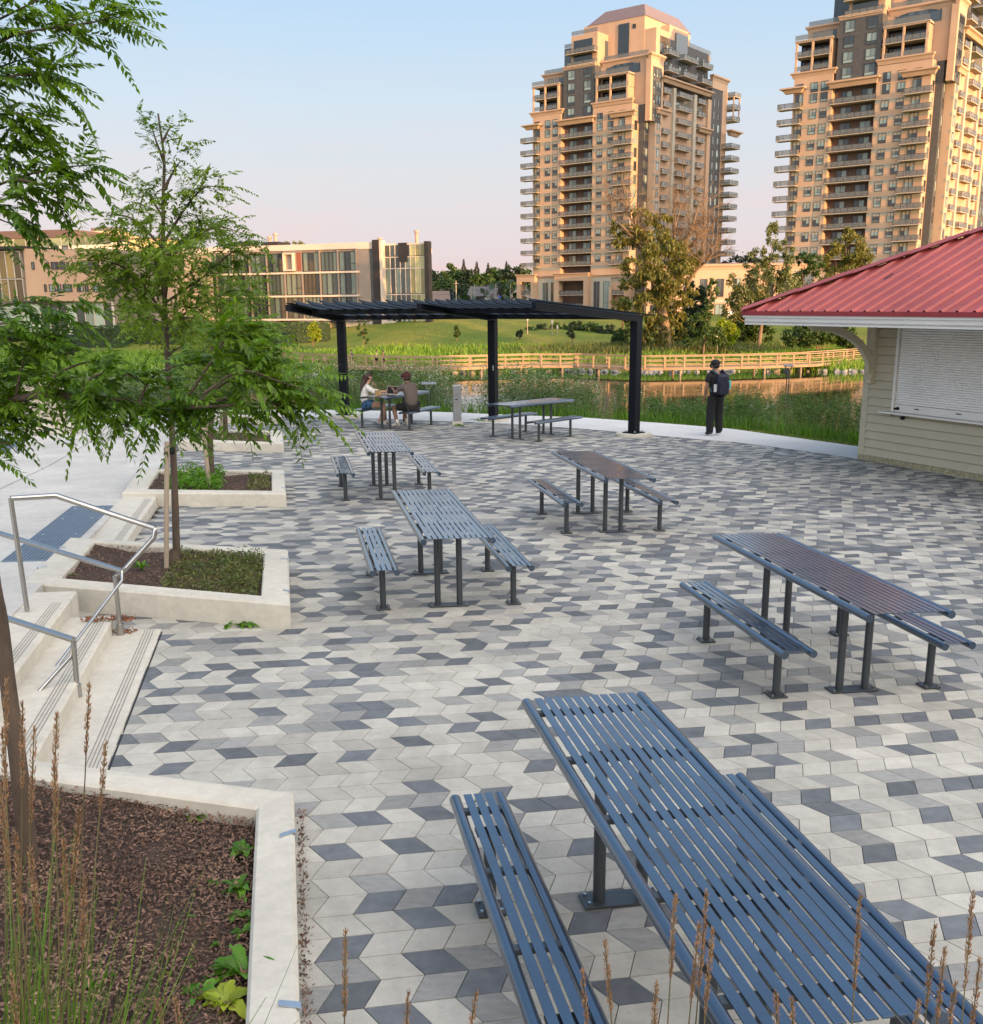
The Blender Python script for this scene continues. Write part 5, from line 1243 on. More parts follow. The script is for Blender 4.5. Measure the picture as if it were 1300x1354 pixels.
# ---------------------------------------------------------------- houses, poles, wires in the distance
def house(px, Y, w, d, h, rh, rz, wallm, roofm, label, nw=3):
    p = at(px, 395, Y); g = tz(p.x, p.y); root = empty('house', (p.x, p.y, g), label, 'house', 'houses beyond the lawn')
    c, s = math.cos(rz), math.sin(rz); W = lambda x, y, z: (p.x+c*x-s*y, p.y+s*x+c*y, g+z)
    b = MB(); b.add([W(x, y, z) for z in (-1, h) for x, y in ((-w/2, -d/2), (w/2, -d/2), (w/2, d/2), (-w/2, d/2))], [(0, 3, 2, 1), (4, 5, 6, 7), (0, 1, 5, 4), (1, 2, 6, 5), (2, 3, 7, 6), (3, 0, 4, 7)])
    b.add([W(-w/2, -d/2, h), W(-w/2, d/2, h), W(-w/2, 0, h+rh)], [(0, 1, 2)]); b.add([W(w/2, -d/2, h), W(w/2, d/2, h), W(w/2, 0, h+rh)], [(0, 2, 1)]); b.build('wall', wallm, root)
    b = MB(); e = .5
    for sg in (-1, 1):
        A = [W(-w/2-e, sg*(d/2+e), h-rh*e/(d/2)), W(w/2+e, sg*(d/2+e), h-rh*e/(d/2)), W(w/2+e, 0, h+rh+.03), W(-w/2-e, 0, h+rh+.03)]
        b.add(A+[(q[0], q[1], q[2]+.2) for q in A], [(0, 1, 2, 3), (4, 7, 6, 5), (0, 4, 5, 1), (1, 5, 6, 2), (3, 7, 4, 0)])
    r_ = b.build('roof', roofm, root); b = MB(); b.box(W(w*.25, .6, h+rh), (.7, .7, 1.4), rz=rz); b.build('chimney', M['brick_brown'], r_)
    for k in range(nw):
        b = MB(); b.mi = 0; x = -w/2+w*(k+.5)/nw; b.add([W(x-.6, -d/2-.04, 1), W(x+.6, -d/2-.04, 1), W(x+.6, -d/2-.04, 2.5), W(x-.6, -d/2-.04, 2.5)], [(0, 1, 2, 3)]); b.build('window', M['win'], root)
sh = mat('shingle_grey', (.10, .095, .10), .85, var=.15); shb = mat('shingle_brown', (.17, .12, .10), .85, var=.15)
house(576, 330, 8, 7, 3.0, 2.6, .1, M['panel_w'], shb, 'brown roofed bungalow right behind the office building fins', 3)
house(641, 350, 9, 8, 4.4, 2.8, -.25, M['fin'], sh, 'dark house with grey roof among the poles', 3)
house(650, 335, 5, 4, 2.4, 1.8, .9, M['white'], sh, 'small cream house in front of the dark house', 2)
house(690, 360, 8, 7, 4.6, 4.2, 1.5, M['panel_w'], sh, 'pale gabled house beside the left tower base', 3)
M['pole'] = mat('pole_grey', (.30, .27, .23), .8)
poles = []
for i, (px, top, Y) in enumerate(((603, 371, 300), (623, 381, 318), (627.5, 376, 338), (640, 377, 352), (655.5, 375, 308), (675, 377, 322))):
    p = at(px, top, Y); g = tz(p.x, p.y); root = empty('utility_pole', (p.x, p.y, g), ['utility pole nearest to the office building fins', 'short utility pole left of the cross armed pole', 'utility pole with a wide cross arm above the dark house', 'utility pole rising from the dark house roof', 'tall utility pole left of the blue flag', 'utility pole between the flag and the left tower'][i], 'utility pole', 'utility poles')
    b = MB(); b.tube([(p.x, p.y, g-.5), (p.x, p.y, p.z)], [.20, .13], 8); b.build('pole', M['pole'], root)
    b = MB(); b.box((p.x, p.y-.1, p.z-.8), (2.6 if i in (2, 3) else 1.4, .12, .14)); b.build('cross_arm', M['pole'], root); poles.append(p)
for j, dz in enumerate((-.7, -1.9, -3.4)):
    b = MB(); A = at(562, 374, 290)+Vector((0, 0, dz+.7)); seq = [A, poles[0]+Vector((0, 0, dz)), poles[4]+Vector((0, 0, dz)), poles[5]+Vector((0, 0, dz)), at(694, 377, 330)+Vector((0, 0, dz+.7))]
    for a, c in zip(seq, seq[1:]): b.tube([a.lerp(c, t)-Vector((0, 0, 1.0*t*(1-t)*2)) for t in (0, .25, .5, .75, 1)], .035, 4)
    tag(b.build('power_line', M['frame_dk']), ['topmost overhead cable strung along the utility poles', 'middle overhead cable strung along the utility poles', 'lowest overhead cable strung along the utility poles'][j], 'cable', 'overhead cables')
p = at(659, 397, 306); g = tz(p.x, p.y); root = empty('flag_pole', (p.x, p.y, g), 'small blue flag on a thin pole right of the tall utility pole', 'flag')
b = MB(); b.tube([(p.x, p.y, g), (p.x, p.y, at(659, 389, 306).z)], .05, 6); b.build('pole', M['pole'], root)
b = MB(); z = at(659, 390, 306).z; b.add([(p.x, p.y, z), (p.x+.8, p.y+.1, z-.2), (p.x+.7, p.y, z-.9), (p.x, p.y, z-.7), (p.x, p.y+.02, z), (p.x+.8, p.y+.12, z-.2), (p.x+.7, p.y+.02, z-.9), (p.x, p.y+.02, z-.7)], [(0, 1, 2, 3), (7, 6, 5, 4), (0, 4, 5, 1), (1, 5, 6, 2), (2, 6, 7, 3), (3, 7, 4, 0)]); b.build('flag_cloth', mat('flag_blue', (.02, .08, .5), .7), root)
# street lamps / white posts in front of the towers
for i, (px, y0, y1) in enumerate(((697.5, 419, 441), (730, 423, 439.5), (870.5, 430, 450), (737, 430, 444))):
    p = at(px, y1, 150); t = at(px, y0, 150); g = tz(p.x, p.y); root = empty('marker_post', (p.x, p.y, g), ['pale post under the pergola roof left of the shrubs', 'white topped post beside the dark hedge', 'slim post right of the willow trunk', 'thin white post in the meadow'][i], 'post', 'posts along the far path')
    b = MB(); b.tube([(p.x, p.y, g), (p.x, p.y, t.z-.5)], .07, 8); b.build('shaft', M['panel'], root); b = MB(); b.tube([(p.x, p.y, t.z-.5), (p.x, p.y, t.z)], .13, 8); b.build('head', M['panel_w'], root)
p = at(949.5, 443.5, 118); g = tz(p.x, p.y); root = empty('notice_board', (p.x, p.y, g), 'small white notice board on a post in front of the yellow green tree', 'sign'); b = MB(); b.box(p, (.42, .04, .55)); b.build('board', M['white'], root); b = MB(); b.tube([(p.x, p.y+.05, g), (p.x, p.y+.05, p.z)], .035, 6); b.build('post', M['pole'], root)
# far road with low concrete edge, and cars
for i, (px, col, lb) in enumerate(((627, (.30, .03, .02), 'tiny red car on the far road, glimpsed under the pergola beam'), (634, (.06, .06, .07), 'tiny dark car on the far road next to the red one'))):
    p = at(px, 428.5, 197); g = tz(p.x, p.y); root = empty('parked_car', (p.x, p.y, g), lb, 'car', 'cars on the far road')
    b = MB(); z = p.z+.2; cx, cy = p.x, p.y
    prof = [(-2.1, .35), (-2.1, .85), (-1.3, .95), (-.7, 1.45), (.7, 1.45), (1.3, .98), (2.1, .85), (2.1, .35)]
    b.extr([(cx+x, cy-.85, g+zz+.2) for x, zz in prof], (0, 0, 0), (0, 1.7, 0)); b.build('body', mat('car_paint', col, .3), root)
    b = MB(); b.extr([(cx+x, cy-.87, g+zz+.2) for x, zz in ((-1.1, .97), (-.65, 1.38), (.65, 1.38), (1.1, .97))], (0, 0, 0), (0, 1.74, 0)); b.build('window', M['win'], root)
    for x in (-1.3, 1.3):
        for y in (-.8, .8): b = MB(); b.tube([(cx+x, cy+y-.1, g+.55), (cx+x, cy+y+.1, g+.55)], .34, 10); b.build('wheel', M['dark'], root)

# ---- unseen block added to keep the plaza in shade, behind the photographer
base = SUN_DIR.copy(); base.z = 0; base.normalize(); pr = Vector((-base.y, base.x, 0)); C = base*95
root = empty('shade_block', (C.x, C.y, -1), 'long brick building out of frame to the right behind the camera', 'building')
F = Fac(C, pr, -base, root); F.part('wall', M['brick_brown'], (-70, 64, -14, 0, -2, 30)); F.part('roof', M['metal_roof'], (-70.4, 62.4, -14.4, .4, 30, 30.6))
for k in range(30):
    for z in (2, 7, 12, 17, 22): add_win(F, -66+k*4.3, z, 1.8, 2.2, 'sash', .02)
# ---------------------------------------------------------------- foliage tools
M['bark'] = mat('bark_young', (.048, .032, .022), .85, col2=(.10, .07, .048), scale=12, bump=.5, bscale=60, stretch=(1, 1, .3))
M['bark_old'] = mat('bark_old', (.13, .085, .05), .9, col2=(.21, .14, .085), scale=3, bump=.6, bscale=12)
M['stake'] = mat('stake_wood', (.24, .19, .14), .85, col2=(.33, .27, .20), scale=9, stretch=(1, 1, .1))
M['locust'] = leafmat('locust_leaf', (.045, .105, .006), (.125, .215, .014), .38, 1.6, .45)
M['locust2'] = leafmat('locust_leaf_fresh', (.06, .12, .008), (.16, .225, .020), .42, 1.6, .45)
M['far_green'] = leafmat('far_green', (.028, .062, .012), (.075, .115, .022), .2, .12)
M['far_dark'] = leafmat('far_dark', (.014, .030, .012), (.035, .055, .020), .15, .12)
M['conifer'] = leafmat('conifer', (.028, .034, .016), (.060, .062, .028), .1, .15)
M['willow'] = leafmat('willow', (.085, .092, .018), (.17, .155, .032), .3, .15)
M['silver'] = leafmat('silver_willow', (.085, .105, .035), (.175, .185, .07), .3, .15)
M['yellowg'] = leafmat('yellow_green', (.14, .20, .012), (.30, .33, .02), .35, .3)
M['spruce_blue'] = leafmat('blue_spruce', (.045, .07, .075), (.075, .10, .105), .1, .3)
def pinnate(P, D, Lr, pairs, ll, lw, droop=.5):
    """compound leaves: a drooping rachis with pairs of leaflets"""
    n = len(P); D = unit(D); Lr = (np.ones(n)*Lr)[:, None]; dz = np.array([0, 0, 1.])
    side = np.cross(D, dz); side = unit(side+1e-6+rng.normal(size=(n, 3))*.25); out = []
    pos = lambda t: P+D*Lr*t-dz*Lr*droop*t*t
    for k in range(pairs):
        t = .14+.86*(k+.5)/pairs; b = pos(t); tan = unit(D-dz*2*droop*t); s_ = math.sin(math.pi*min(1, .25+.75*t))*.5+.6
        for sg in (-1, 1):
            d = side*sg*.85+tan*.55-dz*.18+rng.normal(size=(n, 3))*.13
            out.append(leaf_arrays(b, d, ll*s_*(.8+.4*rng.random(n)), lw*s_, droop=.15, side=np.cross(unit(d), dz)[:, [0, 1, 2]]*0+dz+rng.normal(size=(n, 3))*.3))
    out.append(leaf_arrays(pos(1.0), unit(D-dz*2*droop), ll*.8, lw*.8))
    # rachis
    a = pos(0); c = pos(.5); e = pos(1); s2 = side*.0012
    V = np.stack([a-s2, a+s2, c+s2, c-s2, c-s2, c+s2, e+s2, e-s2], 1).reshape(-1, 3); F = np.arange(8*n).reshape(-1, 4); out.append((V, F))
    return cat(*out)
def poly_pts(pts, n):
    Q = interp_poly([Vector(p) for p in pts], max(n, 3)); return np.array([tuple(q) for q in Q])
def smooth_path(pts, n=14):
    """Catmull-Rom through the points"""
    P = [Vector(p) for p in pts]; P = [P[0]*2-P[1]]+P+[P[-1]*2-P[-2]]; out = []
    m_ = max(2, n//(len(P)-3))
    for i in range(1, len(P)-2):
        for k in range(m_):
            t = k/m_; a, b_, c, d = P[i-1:i+3]
            out.append(.5*((2*b_)+(c-a)*t+(2*a-5*b_+4*c-d)*t*t+(3*b_-a-3*c+d)*t**3))
    out.append(P[-2]); return out
class TreeB:
    def __init__(s, name, base, label, cat_='tree', group=None):
        s.root = empty(name, base, label, cat_, group); s.w = MB(); s.L = []
    def limb(s, pts, r0, r1, n=7, segs=14):
        q = smooth_path(pts, segs); k = len(q); s.w.tube(q, [r0+(r1-r0)*i/(k-1) for i in range(k)], n, cap=True); return q
    def spray(s, q, t0, n, Lr, pairs, ll, lw, spread=.12, droop=.5, fw=.8):
        """compound leaves along a twig"""
        q = np.array([tuple(p) for p in q]); k = len(q); t = t0+(1-t0)*rng.random(n); i = np.clip((t*(k-1)).astype(int), 0, k-2); f = (t*(k-1)-i)[:, None]
        P = q[i]*(1-f)+q[i+1]*f; tan = unit(q[i+1]-q[i]); D = tan*fw+rng.normal(size=(n, 3))*.6; D[:, 2] += .12
        P = P+rng.normal(size=(n, 3))*spread*np.array([1, 1, .7]); s.L.append(pinnate(P, D, Lr*(.7+.5*rng.random(n)), pairs, ll, lw, droop))
    def done(s, bark, leaf, crown='crown'):
        if s.w.v: s.w.build('trunk', bark, s.root)
        if s.L: V, F = cat(*s.L); raw_mesh(crown, V, F, leaf, s.root)
        return s.root

# ---------------------------------------------------------------- near locust tree at the left edge
b0 = at(42, 1168, 4.15); b0.z -= .02
T = TreeB('honey_locust', b0, 'nearest young locust tree at the left edge, its long leafy branch crossing the view', 'tree', 'honey locusts in the planters')
tr = [b0, at(32, 1080, 4.12), at(23, 1000, 4.1), at(10, 900, 4.1), at(1, 820, 4.1), at(-12, 740, 4.05), at(-48, 420, 4.0), at(-62, 150, 4.0), at(-50, -60, 4.0)]
T.limb(tr, .043, .015, 12, 36)
T.w.tube([b0+Vector((0, 0, -.05)), b0+Vector((.0, 0, .05)), b0+Vector((0, 0, .16))], [.095, .062, .043], 12)
for (a, c) in (((.06, -.02, 0), (.20, -.04, -.015)), ((-.05, -.05, 0), (-.16, -.12, -.01)), ((.05, .03, .0), (.16, .10, -.02))):
    T.w.tube([b0+Vector(a)*.6+Vector((0, 0, .03)), b0+Vector(a)*1.3+Vector((0, 0, .015)), b0+Vector(c)], [.035, .024, .008], 8)
def px(l, Y): return [at(u, v, Y if not isinstance(Y, (list, tuple)) else Y[i]) for i, (u, v) in enumerate(l)]
main = T.limb(px([(-30, 600), (0, 541), (22, 529), (60, 522), (108, 526), (152, 528), (184, 533), (220, 544), (252, 539), (300, 528)], [4.05, 4, 3.95, 3.9, 3.9, 3.85, 3.85, 3.8, 3.8, 3.75]), .019, .004, 7, 40)
kw = dict(Lr=.165, pairs=9, ll=.042, lw=.016)
T.spray(main, .02, 110, spread=.03, droop=.5, fw=.35, **kw); T.spray(main, .3, 36, spread=.06, droop=.5, fw=.6, **kw)
tw = [([(252, 539), (300, 505), (345, 492), (385, 510)], 3.75, 42), ([(252, 539), (320, 535), (375, 533), (415, 530)], 3.7, 42), ([(240, 538), (285, 470), (305, 440), (330, 440)], 3.8, 46), ([(290, 500), (330, 470), (350, 465)], 3.75, 26), ([(270, 520), (320, 490), (370, 505), (420, 520)], 3.65, 36),
      ([(184, 533), (200, 500), (230, 485), (262, 480)], 3.85, 22), ([(108, 526), (120, 500), (150, 492), (180, 500)], 3.8, 20), ([(60, 522), (75, 495), (110, 480), (130, 478)], 3.85, 26), ([(20, 530), (30, 480), (50, 450), (70, 440)], 3.95, 30),
      ([(-40, 480), (0, 455), (40, 450), (80, 455)], 4.1, 34), ([(-60, 430), (0, 405), (50, 400), (95, 412)], 4.1, 36), ([(-60, 440), (-10, 430), (30, 425)], 3.9, 26), ([(-40, 520), (0, 500), (30, 498)], 4.1, 34), ([(-40, 560), (0, 565), (40, 560)], 4.0, 24), ([(-30, 590), (5, 585), (24, 600)], 3.9, 5), ([(-40, 555), (-10, 535), (25, 540)], 3.9, 26),
      ([(-60, 90), (17, 47), (68, 37), (110, 20), (165, 8)], 4.0, 52), ([(-50, 50), (20, 15), (70, -10)], 4.0, 34), ([(68, 37), (120, 30), (150, 22)], 3.95, 14), ([(-60, 130), (20, 100), (70, 105)], 4.0, 44), ([(-60, 180), (10, 150), (45, 158)], 3.95, 40), ([(-50, 110), (10, 85), (40, 75)], 4.1, 28),
      ([(-60, 270), (20, 236), (80, 222), (125, 218)], 3.95, 50), ([(-40, 210), (0, 195), (35, 190)], 4.0, 28), ([(-50, 290), (10, 262), (55, 268)], 3.9, 32), ([(-50, 310), (-10, 290), (15, 296)], 3.95, 16), ([(20, 236), (60, 245), (90, 250)], 3.9, 14)]
for pts, Y, n_ in tw:
    q = T.limb(px(pts, Y), .006, .0018, 5, 10); T.spray(q, .1, int(n_*(.66 if pts[-1][0] > 250 else .72)), spread=.028, droop=.32, fw=.85, **kw)
T.done(M['bark'], M['locust'])

# ---------------------------------------------------------------- staked locust in the wedge planter
b0 = at(232, 747, 9.65)
T = TreeB('honey_locust', b0, 'tall slender locust tied to a stake in the wedge planter', 'tree', 'honey locusts in the planters')
tr = T.limb(px([(234, 750), (232, 680), (229, 600), (223, 500), (219, 430), (216, 340), (216, 260), (217, 210), (209, 150)], 9.65), .038, .008, 10, 40)
T.w.tube([b0+Vector((0, 0, -.05)), b0+Vector((0, 0, .08)), b0+Vector((0, 0, .16))], [.08, .055, .040], 10)
kw = dict(Lr=.19, pairs=7, ll=.048, lw=.022)
lm = [([(219, 420), (180, 365), (140, 345), (105, 345)], -.3, 95), ([(219, 400), (270, 365), (305, 335), (330, 322)], .2, 95), ([(217, 330), (180, 292), (152, 284), (140, 286)], .1, 16), ([(217, 320), (245, 275), (270, 248), (292, 248)], -.2, 60),
      ([(217, 290), (200, 262), (192, 250)], .1, 26), ([(217, 250), (232, 222), (240, 212)], 0, 12), ([(217, 215), (206, 185), (200, 165)], 0, 10), ([(214, 190), (224, 170), (232, 165)], .05, 7), ([(219, 430), (170, 405), (150, 380), (140, 372)], .5, 60), ([(219, 430), (262, 405), (305, 385), (335, 385)], -.5, 75),
      ([(218, 380), (200, 330), (190, 300), (185, 290)], -.6, 60), ([(218, 370), (240, 320), (262, 300), (290, 300)], .6, 70), ([(218, 400), (225, 350), (232, 330)], -.9, 70), ([(218, 400), (215, 350), (205, 330)], .9, 60), ([(219, 435), (245, 420), (270, 425), (285, 430)], -.8, 50), ([(219, 435), (195, 420), (180, 412)], -.8, 50), ([(217, 340), (262, 310), (290, 300), (320, 308)], -.2, 30),
      ([(219, 425), (200, 400), (165, 372), (125, 352)], -.1, 60), ([(217, 345), (170, 320), (135, 322)], .3, 34), ([(220, 445), (250, 440), (292, 446)], 0, 8), ([(222, 470), (240, 460), (270, 478)], .4, 18), ([(221, 450), (205, 455), (190, 452)], .2, 8)]
for pts, dY, n_ in lm:
    L_ = px(pts, [9.65+dY*k/(len(pts)-1)*1.3 for k in range(len(pts))]); q = T.limb(L_, .014, .003, 6, 12)
    T.spray(q, .15, int(n_*1.3), spread=.09, droop=.3, fw=.6, **kw)
T.spray(tr, .80, 46, spread=.07, droop=.4, fw=.3, Lr=.13, pairs=7, ll=.03, lw=.012)
T.done(M['bark'], M['locust2'])
def stake(p0, p1, label, r=.028, tie=None):
    root = empty('tree_stake', p0, label, 'stake', 'tree stakes'); b = MB(); b.tube([p0-Vector((0, 0, .1)), p0.lerp(p1, .5), p1], r, 8); b.build('pole', M['stake'], root)
    if tie: b = MB(); b.tube([tie[0], tie[1]], .05, 10); b.build('rubber_tie', M['black'], root)
stake(at(219, 772, 9.35), at(221, 584, 9.45), 'weathered timber stake tied to the tree in the wedge planter', .024, (at(224, 600, 9.5), at(224, 592, 9.5)))
# second and third trees of the row
b0 = at(280, 636, 14.9); T = TreeB('honey_locust', b0, 'bright green locust with leaning stakes in the second planter', 'tree', 'honey locusts in the planters')
tr = T.limb(px([(280, 638), (278, 580), (283, 520), (290, 460), (292, 400), (290, 340)], 14.9), .05, .012, 9, 30)
kw = dict(Lr=.2, pairs=6, ll=.05, lw=.022)
for pts, dY, n_ in [([(290, 470), (262, 440), (248, 420)], 0, 70), ([(290, 470), (320, 440), (345, 420)], .3, 90), ([(290, 430), (270, 390), (262, 360)], -.4, 70), ([(292, 420), (320, 385), (336, 360)], .2, 70), ([(290, 480), (300, 440), (310, 420)], -1, 90), ([(288, 490), (265, 470), (250, 470)], .8, 70), ([(287, 500), (320, 480), (350, 470)], -.6, 80), ([(292, 400), (290, 350), (285, 335)], .1, 50), ([(285, 505), (262, 500), (245, 495)], -.2, 40), ([(286, 500), (310, 492), (335, 500)], .6, 60)]:
    q = T.limb(px(pts, [14.9, 14.9+dY*.6, 14.9+dY]), .018, .004, 5, 8); T.spray(q, .15, int(n_*.95), spread=.16, droop=.45, fw=.4, **kw)
T.done(M['bark'], M['locust2'])
stake(at(277, 646, 14.2), at(265, 530, 14.3), 'grey stake leaning left in the second planter', .032); stake(at(282, 628, 15.3), at(272, 560, 15.2), 'shorter grey stake close to the trunk in the second planter', .03)
b0 = at(299, 581, 20.3); T = TreeB('honey_locust', b0, 'small pale trunked locust in the third planter', 'tree', 'honey locusts in the planters')
T.limb(px([(299, 583), (298, 545), (302, 500), (306, 460)], 20.3), .055, .02, 8, 16)
for pts, dY, n_ in [([(304, 480), (280, 462), (268, 455)], 0, 50), ([(305, 480), (330, 462), (345, 455)], .3, 60), ([(303, 500), (300, 470), (295, 440)], -.6, 60), ([(303, 490), (325, 490), (340, 485)], .5, 50), ([(303, 490), (318, 470), (322, 440)], 0, 60)]:
    q = T.limb(px(pts, [20.3, 20.3+dY*.6, 20.3+dY]), .02, .005, 5, 8); T.spray(q, .1, n_, spread=.22, droop=.45, fw=.4, Lr=.24, pairs=5, ll=.07, lw=.03)
T.done(M['bark'], M['locust'])
stake(at(293, 585, 20.0), at(293, 545, 20.0), 'thin stake in the third planter', .03)

# ---------------------------------------------------------------- planter weeds
M['broad'] = leafmat('broad_leaf', (.050, .14, .012), (.13, .27, .02), .35, 8, .3)
M['broad_y'] = leafmat('yellowing_leaf', (.20, .27, .015), (.34, .38, .03), .35, 8, .3)
M['ground_weed'] = leafmat('ground_weed', (.045, .09, .018), (.13, .13, .04), .3, 3, .4)
def rosette(p, n, L_, W_, label, m='broad', up_=.6, name='weed_plant', cat_='weed', grp='weeds growing in the planters'):
    V = []; F = []
    for i in range(n):
        a = random.random()*6.283; el = up_*(.5+random.random()); d = Vector((math.cos(a), math.sin(a), el)).normalized(); s = Vector((-math.sin(a), math.cos(a), 0)); l = L_*random.uniform(.6, 1.15); w = W_*random.uniform(.7, 1.1)
        s = (s+Vector((0, 0, random.uniform(-.4, .4)))).normalized(); o = len(V); m_ = 6
        for k in range(m_+1):
            t = k/m_; c = p+d*l*t+Vector((0, 0, -.55*l*t*t*(1.3-el*.4)))+Vector((random.uniform(-.003, .003),)*3); ww = w*(math.sin(math.pi*min(1, t*.92+.08))**.8)*(1 if k % 2 else .78)*.5+.001; cup = Vector((0, 0, ww*.5))
            V += [c-s*ww+cup, c, c+s*ww+cup]
        for k in range(m_): q = o+3*k; F += [(q, q+1, q+4, q+3), (q+1, q+2, q+5, q+4)]
    root = empty(name, p, label, cat_, grp); raw_mesh('leaf', [tuple(v) for v in V], F, M[m], root, smooth=True); return root
def soilpt(u, v, dz=0): p = gp(u, v, dz); return p
wl = [(322, 1128, 9, .085, .05, 'broad', 'leafy green weed by the clip near the planter rim corner'), (316, 1176, 9, .10, .035, 'broad', 'toothed green weed halfway down the planter rim'), (320, 1213, 7, .07, .03, 'broad', 'small weed just above the large dock plant'), (322, 1235, 5, .05, .03, 'broad', 'tiny weed touching the rim below the small weed'),
      (325, 1290, 13, .15, .055, 'broad', 'large upright dock weed with long leaves by the rim'), (300, 1330, 12, .10, .06, 'broad_y', 'yellow green weed at the bottom of the planter beside the rim'), (262, 1320, 10, .11, .05, 'broad', 'dark green weed left of the yellow green one'), (240, 1222, 12, .085, .03, 'broad', 'feathery green weed standing in the middle of the mulch'),
      (128, 1300, 13, .085, .04, 'broad', 'bushy weed low in the mulch right of the tall grass'), (118, 1192, 8, .085, .022, 'broad', 'thin leaved weed near the tree root'), (180, 1195, 2, .03, .03, 'broad_y', 'single round yellow green leaf lying on the mulch'), (258, 1082, 7, .06, .03, 'broad', 'small weed under the back wall of the near planter'), (92, 1060, 6, .05, .03, 'broad', 'tiny weed behind the trunk by the back wall'), (110, 1345, 8, .08, .04, 'broad', 'weed at the very bottom edge beside the grass')]
for u, v, n_, l_, w_, m_, lb in wl: rosette(soilpt(u, v, .015), n_+4, l_*1.35, w_*.95, lb, m_, up_=.8)
for u, v, m_ in ((205, 1150, 'broad'), (160, 1245, 'broad'), (283, 1165, 'broad'), (215, 1290, 'broad_y'), (175, 1325, 'broad'), (285, 1250, 'broad'), (230, 1110, 'broad'), (150, 1110, 'broad'), (305, 1270, 'broad_y'), (248, 1270, 'broad')):
    rosette(soilpt(u, v, .02), random.randint(4, 8), random.uniform(.035, .06), .018, 'tiny seedling weed scattered in the mulch of the near planter', m_, grp='seedlings in the near planter')
# low growth in the wedge planter and the second planter
def patch(name, PL, s0, s1, t0, t1, n, hgt, ll, lw, m, root=None):
    root_, inn, h = PL; s = s0+(s1-s0)*rng.random(n); t = t0+(t1-t0)*rng.random(n); P = np.array([tuple(inplant(inn, a, c, h)) for a, c in zip(s, t)])
    k = .5+.5*np.sin(s*23+t*9)*np.sin(t*17-s*5); P[:, 2] += hgt*rng.random(n)*(.35+k); V, F = leaf_arrays(P, rnd_dirs(n, .5), ll*(.5+rng.random(n)), lw*(.5+rng.random(n)), droop=.2)
    o = raw_mesh(name, V, F, M[m], root_); tag(o, kind='stuff')
patch('ground_cover', P1, .02, .50, .05, 1.0, 4600, .06, .035, .016, 'ground_weed'); patch('ground_cover', P1, .0, .2, .2, 1.0, 900, .12, .04, .012, 'ground_weed'); patch('ground_cover', P2, .42, .86, .1, .9, 2600, .17, .07, .02, 'broad'); patch('ground_cover', P2, .02, .2, .1, .9, 500, .10, .05, .02, 'ground_weed'); patch('ground_cover', P3, .1, .9, .1, .9, 700, .09, .05, .02, 'ground_weed'); patch('ground_cover', P4, .1, .9, .1, .9, 600, .12, .06, .025, 'broad')
rosette(gp(187, 753, .17), 26, .13, .03, 'bushy green weed near the centre of the wedge planter', up_=1.4); rosette(gp(100, 762, .17), 6, .10, .04, 'small weed at the left end of the wedge planter')
for u, v, lb in ((300, 829, 'weed at the foot of the wedge planter wall, left'), (318, 828, 'weed at the foot of the wedge planter wall, middle'), (330, 829, 'weed at the foot of the wedge planter wall, right')): rosette(gp(u, v, .005), 10, .10, .035, lb, up_=.9)
for (cx, cy) in ((620, 567), (637, 569), (590, 563)):
    pass
q = np.concatenate([np.array([[p.x+math.cos(a)*r_, p.y+math.sin(a)*r_]]) for p, r_ in ((PO[1], .44), (gp(612, 563), .12)) for a in np.linspace(2.2, 4.9, 60)])+rng.normal(size=(120, 2))*.05
n = len(q); P = np.column_stack([q, SX*q[:, 0]+SY*(q[:, 1]-10)]); V, F = leaf_arrays(P, rnd_dirs(n, 1.), .06, .02); tag(raw_mesh('joint_weeds', V, F, M['grass']), kind='stuff')
# debris in the planter joint
n = 900; t = rng.random(n); P = np.array([tuple(S2W(-.07+random.gauss(0, .012), 2.4+2.6*a)) for a in t]); V, F = leaf_arrays(P, rnd_dirs(n), .022, .009); tag(raw_mesh('joint_debris', V, F, M['chip']), kind='stuff')
n = 260; P = np.array([tuple(S2W(-1.75+.4*random.random(), 8.25+.1*random.random(), None)+Vector((0, 0, .02 if random.random() < .5 else .13))) for a in range(n)]); V, F = leaf_arrays(P, rnd_dirs(n), .035, .018); tag(raw_mesh('leaf_litter', V, F, mat('litter', (.22, .09, .04), .9, island=.5)), kind='stuff')

